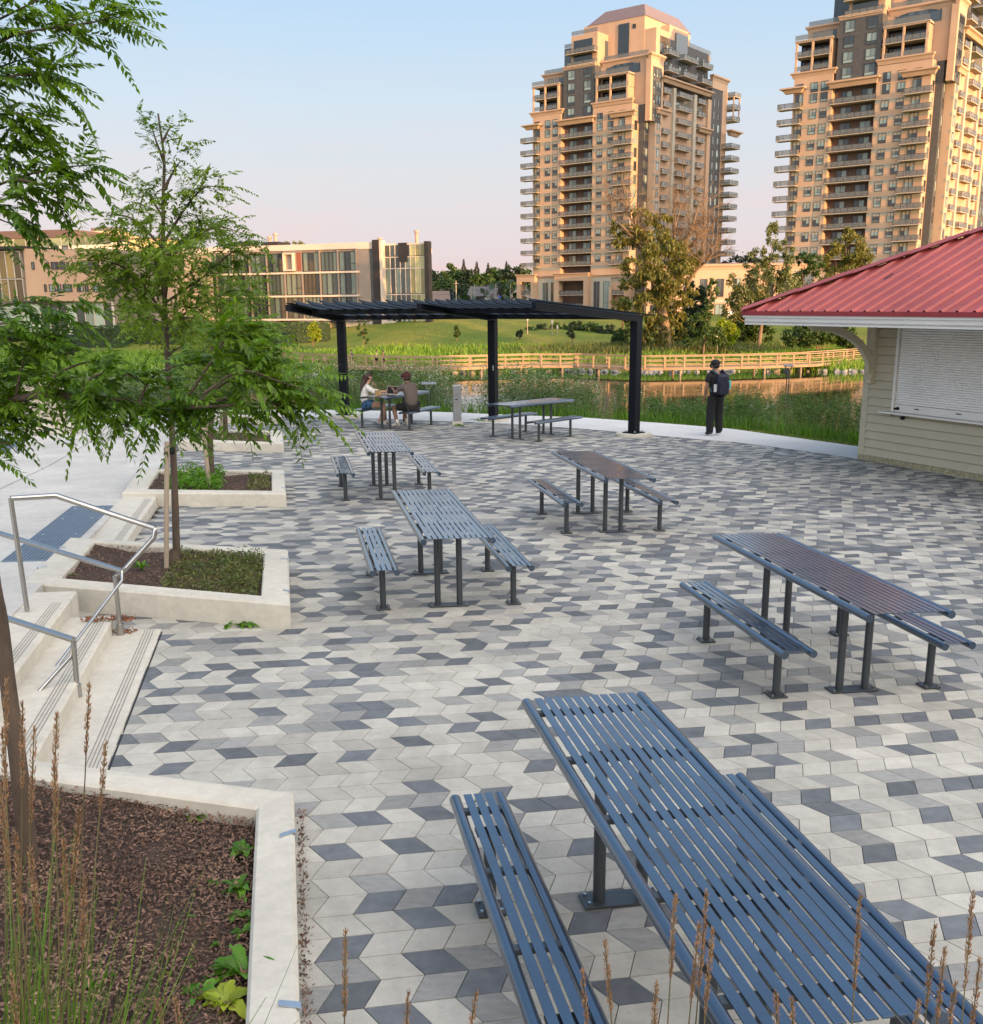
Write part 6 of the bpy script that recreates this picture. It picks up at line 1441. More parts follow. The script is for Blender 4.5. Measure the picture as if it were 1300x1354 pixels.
# ---------------------------------------------------------------- feather reed grass in the foreground
M['seed'] = leafmat('seed_head', (.19, .10, .055), (.36, .22, .125), .25, 20, .4)
M['straw'] = leafmat('straw_stem', (.10, .085, .035), (.19, .15, .07), .2, 6, .4)
M['blade'] = leafmat('grass_blade', (.05, .12, .012), (.13, .20, .03), .35, 5, .35)
def reed_clump(stems, base, label, nblades=0, bl=(.3, .9), spread=.12):
    root = empty('feather_grass', base, label, 'grass', 'feather reed grass clumps'); Ls = []; St = MB()
    for (u, v, Y, hl, lean) in stems:
        top = at(u, v, Y); b_ = base+Vector((random.gauss(0, spread), random.gauss(0, spread*.6), 0)); b_.x = b_.x*.4+top.x*.6-lean*.12; mid = b_.lerp(top, .55)+Vector((-lean*.02, 0, 0)); q = smooth_path([b_, mid, top], 12)
        St.tube(q, [.0014+.0010*(1-i/(len(q)-1)) for i in range(len(q))], 4, cap=False)
        n = int(200*hl/.18); t = rng.random(n)**.9; ax = (top-q[-4]).normalized(); r_ = .0056*np.sin(np.pi*np.clip(t*.9+.06, 0, 1))**.6
        P = np.array(tuple(top))-np.array(tuple(ax))*(hl*t)[:, None]; rd = rnd_dirs(n); P = P+rd*r_[:, None]*.7; D = rd*.45+np.array(tuple(ax)); Ls.append(leaf_arrays(P, D, .011, .0028, side=rng.normal(size=(n, 3))))
    St.build('stem', M['straw'], root)
    V, F = cat(*Ls); raw_mesh('seed_head', V, F, M['seed'], root)
    if nblades:
        n = nblades; B = np.tile(np.array(tuple(base)), (n, 1))+rng.normal(size=(n, 3))*np.array([spread, spread, 0]); h = bl[0]+(bl[1]-bl[0])*rng.random(n); a = rng.normal(size=(n, 3))*.10; a[:, 2] = 1; a = unit(a); S = np.cross(a, rng.normal(size=(n, 3))); S = unit(S); w = .0045
        pts = []; V = []
        for k in range(5): t = k/4; c = B+a*(h*t)[:, None]+np.stack([a[:, 0], a[:, 1], -np.abs(a[:, 0])], 1)*(h*t*t*.8)[:, None]; V += [c-S*w*(1-t*.85), c+S*w*(1-t*.85)]
        V = np.stack(V, 1).reshape(-1, 3); o = np.arange(n)*10; F = np.concatenate([np.stack([o+2*k, o+2*k+1, o+2*k+3, o+2*k+2], 1) for k in range(4)]); raw_mesh('blade', V, F, M['blade'], root)
    return root
st = [(3, 965, 2.1, .17, .1), (30, 930, 2.1, .20, .2), (45, 962, 2.0, .22, .3), (72, 1010, 1.9, .18, .3), (118, 905, 2.2, .17, .5), (20, 1100, 1.8, .2, 0), (85, 1110, 1.8, .2, .4), (105, 1070, 1.9, .18, .5), (0, 1040, 1.9, .2, 0), (40, 1120, 1.7, .2, .2), (8, 900, 2.3, .16, .1), (75, 945, 2.1, .2, .3), (140, 982, 2.1, .15, .6), (112, 1160, 1.8, .17, .4), (15, 1290, 1.6, .14, .1)]
reed_clump(st, Vector((-1.16, 1.85, .05)), 'feather reed grass clump with rusty plumes at the lower left corner', 1300, (.75, 1.45), .10)
M2 = [(457, 1230, 1.9, .20, .1), (540, 1312, 1.8, .12, 0), (630, 1312, 1.8, .12, 0)]
reed_clump(M2+[(207, 1320, 1.7, .1, 0), (232, 1322, 1.7, .1, 0)], Vector((-.42, 1.7, .05)), 'sparse reed plumes rising at the bottom left of centre', 10, (.2, .4), .1)
reed_clump([(800, 1245, 1.9, .17, -.3), (770, 1285, 1.9, .13, -.4), (868, 1300, 1.8, .12, 0), (893, 1185, 2.0, .19, .1), (935, 1180, 2.0, .22, 0), (942, 1230, 1.9, .2, .1), (925, 1222, 1.9, .18, -.1)], Vector((.28, 1.75, .05)), 'reed plumes in front of the nearest bench and table, bottom centre', 10, (.2, .4), .1)
reed_clump([(1138, 1180, 2.0, .23, .2), (1026, 1312, 1.8, .12, 0), (1047, 1320, 1.8, .10, .1), (1236, 1222, 1.9, .2, -.1), (1250, 1252, 1.9, .18, -.2), (1287, 1180, 2.0, .22, -.1), (1264, 1300, 1.8, .12, 0), (1296, 1270, 1.8, .16, 0), (1215, 1325, 1.8, .1, 0)], Vector((.80, 1.75, .05)), 'reed plumes crossing the near table top at the bottom right', 10, (.2, .4), .1)

# ---------------------------------------------------------------- trees across the water
def blob_leaves(blobs, n, size, depth=1., shell=.55, droop=.1, ydir=0.):
    """blobs: (centre Vector, rx, rz); clumped leaf quads through each volume"""
    out = []; W = np.array([b_[1]*b_[2] for b_ in blobs]); W = W/W.sum()
    for (c, rx, rz), w in zip(blobs, W):
        m_ = max(20, int(n*w)); nc = max(5, m_//46); u = rnd_dirs(nc)*((shell+(1-shell)*rng.random(nc))**.5)[:, None]*np.array([rx, rx*depth, rz]); k = rng.integers(0, nc, m_)
        P = np.array(tuple(c))+u[k]+rng.normal(size=(m_, 3))*np.array([rx, rx, rz*.8])*.11; D = rnd_dirs(m_, ydir); out.append(leaf_arrays(P, D, size*(.6+.8*rng.random(m_)), size*(.35+.4*rng.random(m_)), droop=droop))
    return out
def far_tree(name, u, v, Y, blobs, n, size, leaf, label, tr=.25, top=None, limbs=(), grp='trees beyond the pond', depth=1., droop=.1, bark='bark_old', ydir=0., lr=.4):
    p = at(u, v, Y); g = tz(p.x, p.y); base = Vector((p.x, p.y, g)); T = TreeB(name, base, label, 'tree', grp)
    B = [(at(a, c, Y+(d_[4] if len(d_) > 4 else 0)), d_[2]*Y/CF, d_[3]*Y/CF) for d_ in blobs for a, c in (d_[:2],)]
    if top is None: top = (blobs[0][0], blobs[0][1])
    tp = at(top[0], top[1], Y); T.limb([base-Vector((0, 0, .3)), base.lerp(tp, .5)+Vector((random.uniform(-.3, .3), 0, 0)), tp], tr, tr*.3, 8, 10)
    for c, rx, rz in B[:10]: T.limb([base.lerp(tp, lr), base.lerp(c, .6)+Vector((0, 0, .4)), c], tr*.4, tr*.1, 6, 8)
    for l_ in limbs: T.limb([at(a, c, Y+dy) for a, c, dy in l_[0]], l_[1], l_[2], 6, 14)
    T.L += blob_leaves(B, n, size, depth, droop=droop, ydir=ydir); return T.done(M[bark], M[leaf])
# the big willow with its bare upper limbs
Yw = 122; p = at(878, 460, Yw); g = tz(p.x, p.y); base = Vector((p.x, p.y, g))
T = TreeB('willow_tree', base, 'large old willow with bare upper branches in front of the left tower', 'tree', 'trees beyond the pond')
k_ = Yw/CF
T.limb(px([(880, 462), (878, 430), (872, 400), (868, 375), (860, 355)], Yw), .75, .42, 10, 16)
big = [([(868, 385), (862, 360), (856, 345), (842, 322), (826, 302), (806, 288)], .42, .06), ([(870, 400), (885, 372), (896, 350), (908, 318), (918, 292), (926, 268)], .42, .06), ([(896, 350), (912, 328), (925, 312), (938, 302)], .28, .05), ([(872, 410), (890, 385), (896, 362), (892, 330), (893, 300), (905, 262)], .30, .04), ([(905, 385), (918, 362), (932, 348), (942, 330)], .22, .03), ([(842, 322), (838, 300), (828, 272)], .2, .03), ([(880, 380), (905, 372), (930, 348)], .22, .04)]
tips = []
for pts, r0, r1 in big: q = T.limb(px(pts, [Yw+random.uniform(-3, 3)*i/len(pts) for i in range(len(pts))]), r0, r1, 7, 18); tips += [q[int(len(q)*f)] for f in (.4, .5, .6, .7, .8, .9, .98)]
rv = random.Random(5)
def twig(w_, p_, d, l, r, dep):
    e = p_+d*l; m_ = p_.lerp(e, .5)+Vector((rv.gauss(0, l*.07), rv.gauss(0, l*.07), rv.gauss(0, l*.05))); w_.tube([p_, m_, e], [r, r*.75, r*.5], 4, cap=False)
    if dep:
        for _ in range(3 if dep > 1 else 4): twig(w_, p_.lerp(e, rv.uniform(.35, 1)), (d+Vector((rv.gauss(0, .45), rv.gauss(0, .4), rv.gauss(.05, .35)))).normalized(), l*rv.uniform(.5, .75), r*.55, dep-1)
tw_ = MB()
for t_ in tips:
    for _ in range(2): twig(T.w, t_, Vector((rv.gauss(0, .5), rv.gauss(0, .4), rv.uniform(.3, 1))).normalized(), rv.uniform(1.6, 3.4), .06, 2)
wb = [(848, 300, 22, 22), (868, 320, 20, 18, -2), (828, 318, 16, 14), (812, 300, 8, 8), (880, 345, 36, 26, -3), (845, 352, 24, 14), (905, 350, 20, 16), (862, 375, 30, 20, -3), (835, 372, 18, 10), (860, 405, 26, 20, -2), (885, 395, 24, 20, 2), (905, 385, 16, 18), (832, 410, 14, 18, 1), (848, 432, 16, 20, 0), (866, 440, 16, 18, -1), (895, 428, 16, 22, 1), (820, 395, 10, 8), (920, 340, 10, 8), (875, 290, 14, 10)]
B = [(at(d_[0], d_[1], Yw+(d_[4] if len(d_) > 4 else 0)), d_[2]*k_, d_[3]*k_) for d_ in wb]
T.L += blob_leaves(B, 15000, .38, .9, droop=.5, ydir=-.4); T.done(M['bark_old'], M['willow'])
FT = far_tree
FT('broadleaf_tree', 930, 462, 116, [(938, 440, 16, 14), (925, 430, 12, 14), (935, 408, 8, 12), (942, 385, 6, 14), (915, 448, 10, 10), (948, 448, 10, 8)], 4200, .34, 'far_green', 'leafy green tree with a wispy top at the foot of the willow', .13, (942, 375))
FT('yellow_shrub', 960, 460, 119, [(960, 432, 12, 9), (968, 440, 9, 8), (952, 443, 10, 9), (958, 452, 12, 5)], 2600, .32, 'yellowg', 'sunny yellow green bush left of the kiosk roof corner', .08)
FT('broadleaf_tree', 912, 458, 133, [(912, 430, 18, 22), (925, 405, 12, 18), (905, 445, 14, 10), (918, 385, 10, 12)], 6000, .42, 'far_dark', 'dark leafy tree between the willow and the yellow green one', .2)
FT('silver_willow', 1003, 458, 125, [(1010, 375, 26, 26), (990, 395, 22, 22), (1030, 350, 18, 22), (1022, 320, 12, 22), (1040, 385, 20, 22), (975, 385, 16, 22), (968, 405, 14, 18), (1000, 345, 14, 16), (1042, 330, 9, 14), (1015, 405, 24, 16)], 9000, .38, 'silver', 'airy silvery green tree between the two towers', .3, (1010, 360), depth=.8)
FT('broadleaf_tree', 985, 455, 128, [(985, 432, 18, 18), (1005, 440, 16, 12), (968, 440, 14, 12)], 6000, .36, 'far_green', 'round green bush tree under the silvery willow', .15)
FT('broadleaf_tree', 1122, 452, 135, [(1122, 330, 22, 18), (1105, 345, 16, 14), (1138, 345, 14, 16), (1120, 362, 26, 16), (1118, 312, 12, 8), (1100, 375, 14, 12)], 6000, .38, 'willow', 'sunlit green tree against the right tower just above the red roof', .3, (1120, 340))
FT('broadleaf_tree', 1068, 452, 132, [(1065, 375, 20, 18), (1075, 350, 14, 14), (1050, 400, 16, 12), (1090, 385, 14, 14), (1060, 345, 8, 10)], 4200, .38, 'far_green', 'green tree with pale blossomy gaps between the silvery and the sunlit tree', .25)
FT('shrub', 1085, 460, 113, [(1075, 440, 26, 16), (1100, 436, 22, 18), (1055, 446, 18, 12), (1120, 446, 16, 12), (1128, 455, 10, 10)], 13000, .30, 'far_green', 'large round dark green shrub under the kiosk eave', .12)
FT('broadleaf_tree', 978, 400, 300, [(975, 352, 22, 14), (955, 362, 16, 10), (998, 350, 12, 10), (1000, 360, 18, 12), (960, 375, 30, 12)], 3600, .8, 'far_dark', 'dark far tree in the gap between the towers', .3)
FT('shrub', 88, 470, 118, [(88, 458, 14, 10), (80, 462, 8, 8)], 2500, .32, 'far_dark', 'dark rounded shrub on the left bank in front of the meadow', .1)
FT('yellow_shrub', 415, 452, 138, [(416, 444, 8, 7), (412, 436, 5, 6), (420, 440, 6, 5), (416, 430, 3, 4)], 2200, .26, 'yellowg', 'bright yellow bush standing in front of the clipped hedge', .08, grp='bushes by the office building')
FT('sapling', 479, 456, 132, [(479, 433, 7, 7), (480, 443, 6, 6), (483, 450, 4, 4)], 900, .22, 'far_green', 'thin sapling beside the concrete flank wall', .05)
FT('small_conifer', 604, 448, 140, [(604, 441, 4, 5), (604, 434, 2.5, 4)], 900, .26, 'far_green', 'small cone shaped evergreen on the lawn', .07)
FT('small_conifer', 687, 447, 142, [(687, 442, 4, 4), (687, 437, 2, 3)], 700, .24, 'far_dark', 'small dark evergreen at the lawn edge by the middle post', .07)
FT('small_conifer', 755, 447, 138, [(755, 441, 5, 6), (755, 434, 3, 4)], 900, .26, 'far_dark', 'dark bush tree in the meadow right of the middle post', .07)
FT('shrub', 822, 462, 128, [(820, 448, 10, 12), (812, 455, 8, 7)], 2400, .3, 'far_green', 'tangled shrub just left of the right pergola post', .1)
FT('broadleaf_tree', 823, 450, 160, [(826, 400, 8, 10), (818, 412, 10, 10), (832, 418, 8, 12)], 2500, .4, 'far_green', 'tree covering the corner of the left tower base', .2)
# shrub belt along the far path
for i, (u, v, Y, w_, h_) in enumerate(((702, 440, 158, 9, 7), (718, 438, 160, 10, 8), (738, 437, 162, 11, 9), (760, 435, 160, 12, 10), (782, 436, 158, 12, 9), (802, 438, 156, 11, 9), (840, 438, 150, 14, 11))):
    FT('shrub', u, v+6, Y, [(u, v, w_, h_), (u+w_*.5, v+2, w_*.6, h_*.6)], 1800, .38, 'far_dark' if i % 2 else 'far_green', 'dark shrub %s from the left in the belt beyond the meadow' % ['first', 'second', 'third', 'fourth', 'fifth', 'sixth', 'seventh'][i], .08, grp='shrub belt along the far path')
def hedge(u0, u1, vt, Y, dep, label, zb=None):
    A = at(u0, vt, Y); B_ = at(u1, vt, Y); n = int(420*abs(B_.x-A.x)/4); g = min(tz(A.x, A.y), tz(B_.x, B_.y)); root = empty('hedge', (A.x, A.y, g), label, 'hedge', 'clipped hedges by the office building')
    x = A.x+(B_.x-A.x)*rng.random(n); y = A.y+dep*rng.random(n); z = g+(A.z-g)*rng.random(n)**.8; k = rng.integers(0, 3, n); y = np.where(k == 0, A.y, y); z = np.where(k == 1, A.z, z)
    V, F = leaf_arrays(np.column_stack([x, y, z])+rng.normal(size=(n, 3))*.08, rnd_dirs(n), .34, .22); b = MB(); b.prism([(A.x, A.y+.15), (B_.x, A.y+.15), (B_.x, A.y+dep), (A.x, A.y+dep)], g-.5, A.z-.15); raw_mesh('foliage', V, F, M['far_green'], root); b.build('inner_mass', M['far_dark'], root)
hedge(337, 432, 428.5, 147, 3, 'clipped dark hedge under the office building behind the yellow bush'); hedge(150, 300, 429, 150, 3, 'long hedge behind the staked tree, left of the yellow bush'); hedge(95, 160, 433, 143, 3, 'short sunlit hedge at the left below the orange wall')
# distant wood between the office building and the left tower
def conifer(u, vt, Y, wpx, label, leaf='conifer', n=2400, vb=402):
    p = at(u, vb, Y); g = tz(p.x, p.y); top = at(u, vt, Y); T = TreeB('conifer', Vector((p.x, p.y, g)), label, 'tree', 'conifers on the skyline'); T.limb([Vector((p.x, p.y, g)), Vector((p.x, p.y, (g+top.z)/2)), top], .35, .04, 6, 6)
    H_ = top.z-g; t = rng.random(n)**.75; r_ = wpx*Y/CF*(t**1.1+.015)*(.8+.2*np.sin(t*40)); a = rng.random(n)*6.283; rr = r_*np.sqrt(rng.random(n)); P = np.column_stack([p.x+np.cos(a)*rr, p.y+np.sin(a)*rr, top.z-t*H_*.93-rr*.15]); D = np.column_stack([np.cos(a), np.sin(a), -.25-.3*rng.random(n)]); T.L.append(leaf_arrays(P, D, (.35+1.1*t)*(.6+.6*rng.random(n)), .18+.4*t)); T.done(M['bark_old'], M[leaf])
CF_ = (('tall pointed conifer left of the pair of broader ones', 614, 346, 425, 9), ('broad conifer, first of the middle pair', 631, 349, 430, 11), ('broad conifer, second of the middle pair', 646, 351, 428, 10), ('conifer nearest to the left tower', 670, 349, 425, 9), ('short conifer beside the dark fin of the office building', 575, 362, 440, 6), ('conifer half hidden by the tower balconies', 688, 353, 440, 8))
for lb, u, vt, Y, w_ in CF_: conifer(u, vt-4, Y, w_*1.45, lb, n=4600, vb=400)
conifer(597, 380, 330, 4.5, 'blue grey spruce behind the brown roofed bungalow', 'spruce_blue', 1800)
for i, (u, vt, Y, w_) in enumerate(((576, 364, 450, 12), (594, 359, 455, 13), (606, 366, 410, 12), (622, 367, 405, 13), (640, 370, 400, 14), (658, 360, 450, 13), (678, 358, 420, 13), (692, 361, 440, 12), (585, 377, 390, 13), (612, 384, 385, 12), (664, 380, 395, 14), (684, 378, 390, 12), (569, 374, 400, 10), (632, 386, 380, 9))):
    FT('broadleaf_tree', u, 402, Y, [(u, vt+5, w_*1.0, 12), (u-w_*.6, vt+13, w_*.9, 14), (u+w_*.6, vt+13, w_*.9, 14), (u, vt+26, w_*1.3, 13)], 4200, 1.2, 'far_green' if i % 3 else 'far_dark', 'broadleaf tree in the distant wood between the office building and the left tower', .4, grp='distant wood')
for i, (u, Y) in enumerate(((330, 210), (372, 215), (392, 212))):
    FT('broadleaf_tree', u if i else 345, 402, Y, [((u, 326)+(12, 7)), (u+8, 331, 10, 7)], 700, .5, 'silver', ['pale treetop peeking over the office roof by the stacks', 'pale treetop over the middle of the office roof', 'pale treetop over the office roof, right one'][i], .2, grp='treetops behind the office')
n = 9000; x = rng.uniform(-420, 520, n); y = 330+rng.random(n)*60; z = TZ(x, y)+rng.random(n)*(7+2.5*np.sin(x*.07)+1.5*np.sin(x*.23)); V, F = leaf_arrays(np.column_stack([x, y, z]), rnd_dirs(n), 2.6, 1.9); tag(raw_mesh('distant_woodland', V, F, M['far_dark']), kind='stuff')
# ---------------------------------------------------------------- people
SK = mat('skin', (.42, .25, .17), .55, var=.04, spec=.4); SKD = mat('skin_tan', (.22, .125, .08), .55, var=.04, spec=.4)
CL = lambda n, c, r=.85: mat(n, c, r, var=.1, scale=20, bump=.15, bscale=120)
def skin_obj(name, nodes, edges, m, parent, sub=2, root_i=0):
    me = bpy.data.meshes.new(name); bm = bmesh.new(); ly = bm.verts.layers.skin.verify(); vs = [bm.verts.new(n[:3]) for n in nodes]
    for a, c in edges: bm.edges.new((vs[a], vs[c]))
    for i, (v, n) in enumerate(zip(vs, nodes)):
        r = n[3]; v[ly].radius = r if isinstance(r, tuple) else (r, r); v[ly].use_root = (i == root_i)
    bm.to_mesh(me); bm.free(); me.materials.append(m); o = bpy.data.objects.new(name, me); COL.objects.link(o); o.parent = parent
    s = o.modifiers.new('skin', 'SKIN'); s.use_smooth_shade = True; s.branch_smoothing = .6; u = o.modifiers.new('sub', 'SUBSURF'); u.levels = sub; u.render_levels = sub
    return o
def body_graph(P, r=1.0, hands=True):
    """P: dict of joints; one continuous graph with fingers, nose and ears"""
    N = []; E = []
    def n(p, rad): N.append(tuple(p)+((rad[0]*r, rad[1]*r) if isinstance(rad, tuple) else rad*r,)); return len(N)-1
    pel = n(P['pelvis'], (.105, .08)); sp = n(P['spine'], (.085, .065)); ch = n(P['chest'], (.095, .072)); nb = n(P['neck'], .055); jw = n(P['jaw'], (.066, .074)); hd = n(P['head'], (.078, .092)); cr = n(P['crown'], (.060, .068))
    E += [(pel, sp), (sp, ch), (ch, nb), (nb, jw), (jw, hd), (hd, cr)]
    f = Vector(P['face']).normalized(); s = f.cross(Vector((0, 0, 1))).normalized(); H = Vector(P['jaw']).lerp(Vector(P['head']), .55)
    no = n(H+f*.095+Vector((0, 0, .0)), .012); nt_ = n(H+f*.075+Vector((0, 0, .02)), .014); E += [(hd, nt_), (nt_, no)]
    for sg in (-1, 1): e = n(H+s*sg*.085-f*.01+Vector((0, 0, .01)), .016); E.append((hd, e))
    for k in ('L', 'R'):
        sh = n(P['sh'+k], .046); el = n(P['el'+k], .040); wr = n(P['wr'+k], .028); E += [(ch, sh), (sh, el), (el, wr)]
        hip = n(P['hip'+k], .088); kn = n(P['kn'+k], .058); cf = n(Vector(P['kn'+k]).lerp(Vector(P['an'+k]), .35), .054); an = n(P['an'+k], .036); to = n(P['to'+k], .03); E += [(pel, hip), (hip, kn), (kn, cf), (cf, an), (an, to)]
        if hands:
            w_ = Vector(P['wr'+k]); d = Vector(P.get('hd'+k, (w_-Vector(P['el'+k])))).normalized(); sd = d.cross(f).normalized() if abs(d.dot(f)) < .95 else d.cross(Vector((0, 0, 1))).normalized(); dn = d.cross(sd).normalized()
            pm = n(w_+d*.055, (.036, .018)); E.append((wr, pm))
            for j, (o_, L_) in enumerate(((-.030, .068), (-.010, .078), (.010, .074), (.030, .058))):
                a = n(w_+d*.095+sd*o_, .0095); b_ = n(w_+d*(.095+L_*.5)+sd*o_*1.1+dn*.006, .0088); c = n(w_+d*(.095+L_*.95)+sd*o_*1.1+dn*.022, .0075); E += [(pm, a), (a, b_), (b_, c)]
            a = n(w_+d*.045-sd*.036, .0105); b_ = n(w_+d*.082-sd*.055+dn*.01, .009); E += [(pm, a), (a, b_)]
    return N, E
def limbs_graph(pts): N = [tuple(p)+(r,) for p, r in pts]; return N, [(i, i+1) for i in range(len(N)-1)]
def face_bits(P, root, m_eye, s_=1):
    f = Vector(P['face']).normalized(); s = f.cross(Vector((0, 0, 1))).normalized(); H = Vector(P['jaw']).lerp(Vector(P['head']), .8)
    for sg in (-1, 1): b = MB(); b.ball(H+f*.078+s*sg*.032, .012, 8, 6); b.build('eye', m_eye, root, local=True)
    b = MB(); q = Vector(P['jaw'])+f*.072+Vector((0, 0, .004)); b.tube([q-s*.02, q+f*.006, q+s*.02], .006, 6); b.build('mouth', mat('lip', (.32, .12, .10), .5) if 'lip' not in bpy.data.materials else bpy.data.materials['lip'], root, local=True)
EYE = mat('eye_dark', (.02, .015, .012), .2)
def shoe(root, an, to, m, sole=None):
    a = Vector(an); t = Vector(to); d = (t-a); d.z = 0; d.normalize(); N = [tuple(a+Vector((0, 0, .03)))+(.046,), tuple(a-d*.04+Vector((0, 0, -.035)))+(.040,), tuple(a+d*.07+Vector((0, 0, -.02)))+(.047,), tuple(a+d*.17+Vector((0, 0, -.04)))+(.036,)]
    skin_obj('shoe', N, [(0, 1), (0, 2), (2, 3)], m, root, 2)

# standing man with backpack
g = gp(944.5, 576.3); man = empty('person', g, 'man all in black with a navy backpack, standing on the path looking down', 'person'); man.rotation_euler.z = R(18)
P = dict(pelvis=(0, 0, .92), spine=(0, .0, 1.10), chest=(0, .01, 1.30), neck=(0, .03, 1.44), jaw=(0, .10, 1.50), head=(0, .09, 1.575), crown=(0, .075, 1.635), face=(0, .85, -.5),
         shL=(-.19, .0, 1.37), elL=(-.25, -.02, 1.10), wrL=(-.22, .10, .88), hdL=(.1, .5, -1), shR=(.19, .0, 1.37), elR=(.25, -.01, 1.11), wrR=(.23, .12, .90), hdR=(-.1, .5, -1),
         hipL=(-.085, 0, .86), knL=(-.11, .02, .47), anL=(-.12, -.02, .09), toL=(-.13, .12, .04), hipR=(.085, 0, .86), knR=(.11, .06, .47), anR=(.16, .07, .09), toR=(.19, .2, .04))
N, E = body_graph(P); body = skin_obj('body', N, E, SKD, man); face_bits(P, man, EYE)
blk = CL('cloth_black', (.006, .006, .007)); blk2 = CL('trouser_black', (.005, .0055, .007))
N = [(0, 0, .79, (.19, .15)), (0, 0, 1.08, (.17, .13)), (0, .01, 1.28, (.195, .145)), (0, .025, 1.42, (.115, .085)), (-.19, 0, 1.37, .078), (-.235, -.015, 1.17, .066), (.19, 0, 1.37, .078), (.23, .01, 1.18, .066)]
skin_obj('t_shirt', N, [(0, 1), (1, 2), (2, 3), (2, 4), (4, 5), (2, 6), (6, 7)], blk, man)
N = [(0, 0, 1.01, (.165, .13)), (-.09, 0, .82, .115), (-.115, .02, .47, .10), (-.125, -.01, .05, .085), (.09, 0, .82, .115), (.12, .06, .47, .10), (.16, .065, .05, .085)]
skin_obj('trousers', N, [(0, 1), (1, 2), (2, 3), (0, 4), (4, 5), (5, 6)], blk2, man)
dk = CL('shoe_black', (.018, .018, .024), .6); shoe(man, P['anL'], P['toL'], dk); shoe(man, P['anR'], P['toR'], dk)
b = MB(); f = Vector((0, .85, -.5)).normalized(); H = Vector((0, .082, 1.605)); b.ball(H, .108, 14, 10, (.95, 1.05, .78)); b.tube([H+f*.05+Vector((0, .0, .02)), H+f*.16+Vector((0, 0, .0))], [.08, .06], 12)
for i, p in enumerate(b.v):
    if i >= 14*11: b.v[i] = (p[0], p[1], p[2])
b.build('cap', blk, man, local=True)
b = MB(); b.ball((0, .04, 1.545), .088, 12, 8, (.92, .7, .75)); b.build('hair', mat('hair_black', (.012, .010, .009), .6), man, local=True)
bp_ = empty('backpack', g, 'navy backpack with grey bottle pocket worn by the standing man', 'backpack'); bp_.rotation_euler.z = R(18)
nv = CL('nylon_navy', (.006, .010, .028), .6); nt2 = CL('nylon_teal', (.015, .05, .07), .6)
b = MB(); b.box((.03, -.19, 1.16), (.28, .15, .44), bev=.06); b.build('main_bag', nv, bp_, local=True)
b = MB(); b.box((.03, -.275, 1.08), (.22, .06, .25), bev=.028); b.build('front_pocket', nv, bp_, local=True)
for s in (-1, 1):
    b = MB(); b.tube([(.03+s*.10, -.13, 1.38), (s*.13, -.02, 1.45), (s*.13, .11, 1.38), (s*.15, .13, 1.2), (s*.16, -.08, .98)], .022, 8); b.build('strap', nt2 if s < 0 else nv, bp_, local=True)
b = MB(); b.tube([(-.14, -.20, 1.0), (-.145, -.20, 1.16)], .036, 10); b.build('bottle', mat('bottle_grey', (.45, .47, .48), .3), bp_, local=True)
b = MB(); b.tube([(.21, -.19, 1.05), (.215, -.19, 1.24)], .036, 10); b.build('bottle', mat('bottle_mint', (.10, .42, .40), .3), bp_, local=True)

# seated couple
bx_, by_ = -2.175, 23.75; yw = -.347
def bench_pos(s, t): return Vector((bx_+s*.595*math.cos(yw)-t*math.sin(yw), by_+s*.595*math.sin(yw)+t*math.cos(yw), 0))
p = bench_pos(-1, -.42); p.z = G(p.x, p.y); wo = empty('person', p, 'woman with long brown hair, white top and denim shorts at the pergola table', 'person'); wo.rotation_euler.z = R(-82)
P = dict(pelvis=(0, -.02, .53), spine=(0, -.03, .70), chest=(0, .03, .88), neck=(0, .07, 1.01), jaw=(0, .12, 1.07), head=(0, .095, 1.145), crown=(0, .08, 1.205), face=(-.35, 1, -.1),
         shL=(-.15, .03, .94), elL=(-.19, .20, .80), wrL=(-.12, .40, .80), hdL=(.2, 1, 0), shR=(.15, .03, .94), elR=(.20, .20, .80), wrR=(.13, .40, .80), hdR=(-.2, 1, 0),
         hipL=(-.085, .02, .51), knL=(-.10, .44, .50), anL=(-.08, .40, .12), toL=(-.08, .54, .05), hipR=(.085, .02, .51), knR=(.08, .44, .49), anR=(.12, .30, .12), toR=(.13, .44, .05))
N, E = body_graph(P, .92); skin_obj('body', N, E, SK, wo); face_bits(P, wo, EYE)
wt = CL('cloth_white', (.62, .60, .56)); N = [(0, -.02, .52, (.15, .125)), (0, -.02, .74, (.14, .115)), (0, .03, .89, (.16, .125)), (0, .06, .985, .08), (-.15, .03, .94, .062), (-.19, .20, .80, .052), (-.14, .34, .80, .045), (.15, .03, .94, .062), (.20, .20, .80, .052), (.15, .34, .80, .045)]
skin_obj('blouse', N, [(0, 1), (1, 2), (2, 3), (2, 4), (4, 5), (5, 6), (2, 7), (7, 8), (8, 9)], wt, wo)
N = [(0, -.02, .56, (.15, .12)), (-.09, .04, .515, .095), (-.10, .19, .51, .085), (.09, .04, .515, .095), (.09, .19, .51, .085)]; skin_obj('denim_shorts', N, [(0, 1), (1, 2), (0, 3), (3, 4)], CL('denim', (.05, .13, .26)), wo)
hb = mat('hair_brown', (.045, .018, .012), .5, var=.3, scale=30, stretch=(6, 6, .4)); N = [(0, .075, 1.20, .075), (0, .05, 1.15, .095), (0, .0, 1.06, .075), (.01, -.045, .93, .068), (.02, -.06, .80, .045), (0, .12, 1.20, .06)]; skin_obj('hair', N, [(0, 1), (1, 2), (2, 3), (3, 4), (0, 5)], hb, wo)
ws = CL('shoe_white', (.60, .58, .54), .6); shoe(wo, P['anL'], P['toL'], ws); shoe(wo, P['anR'], P['toR'], ws)

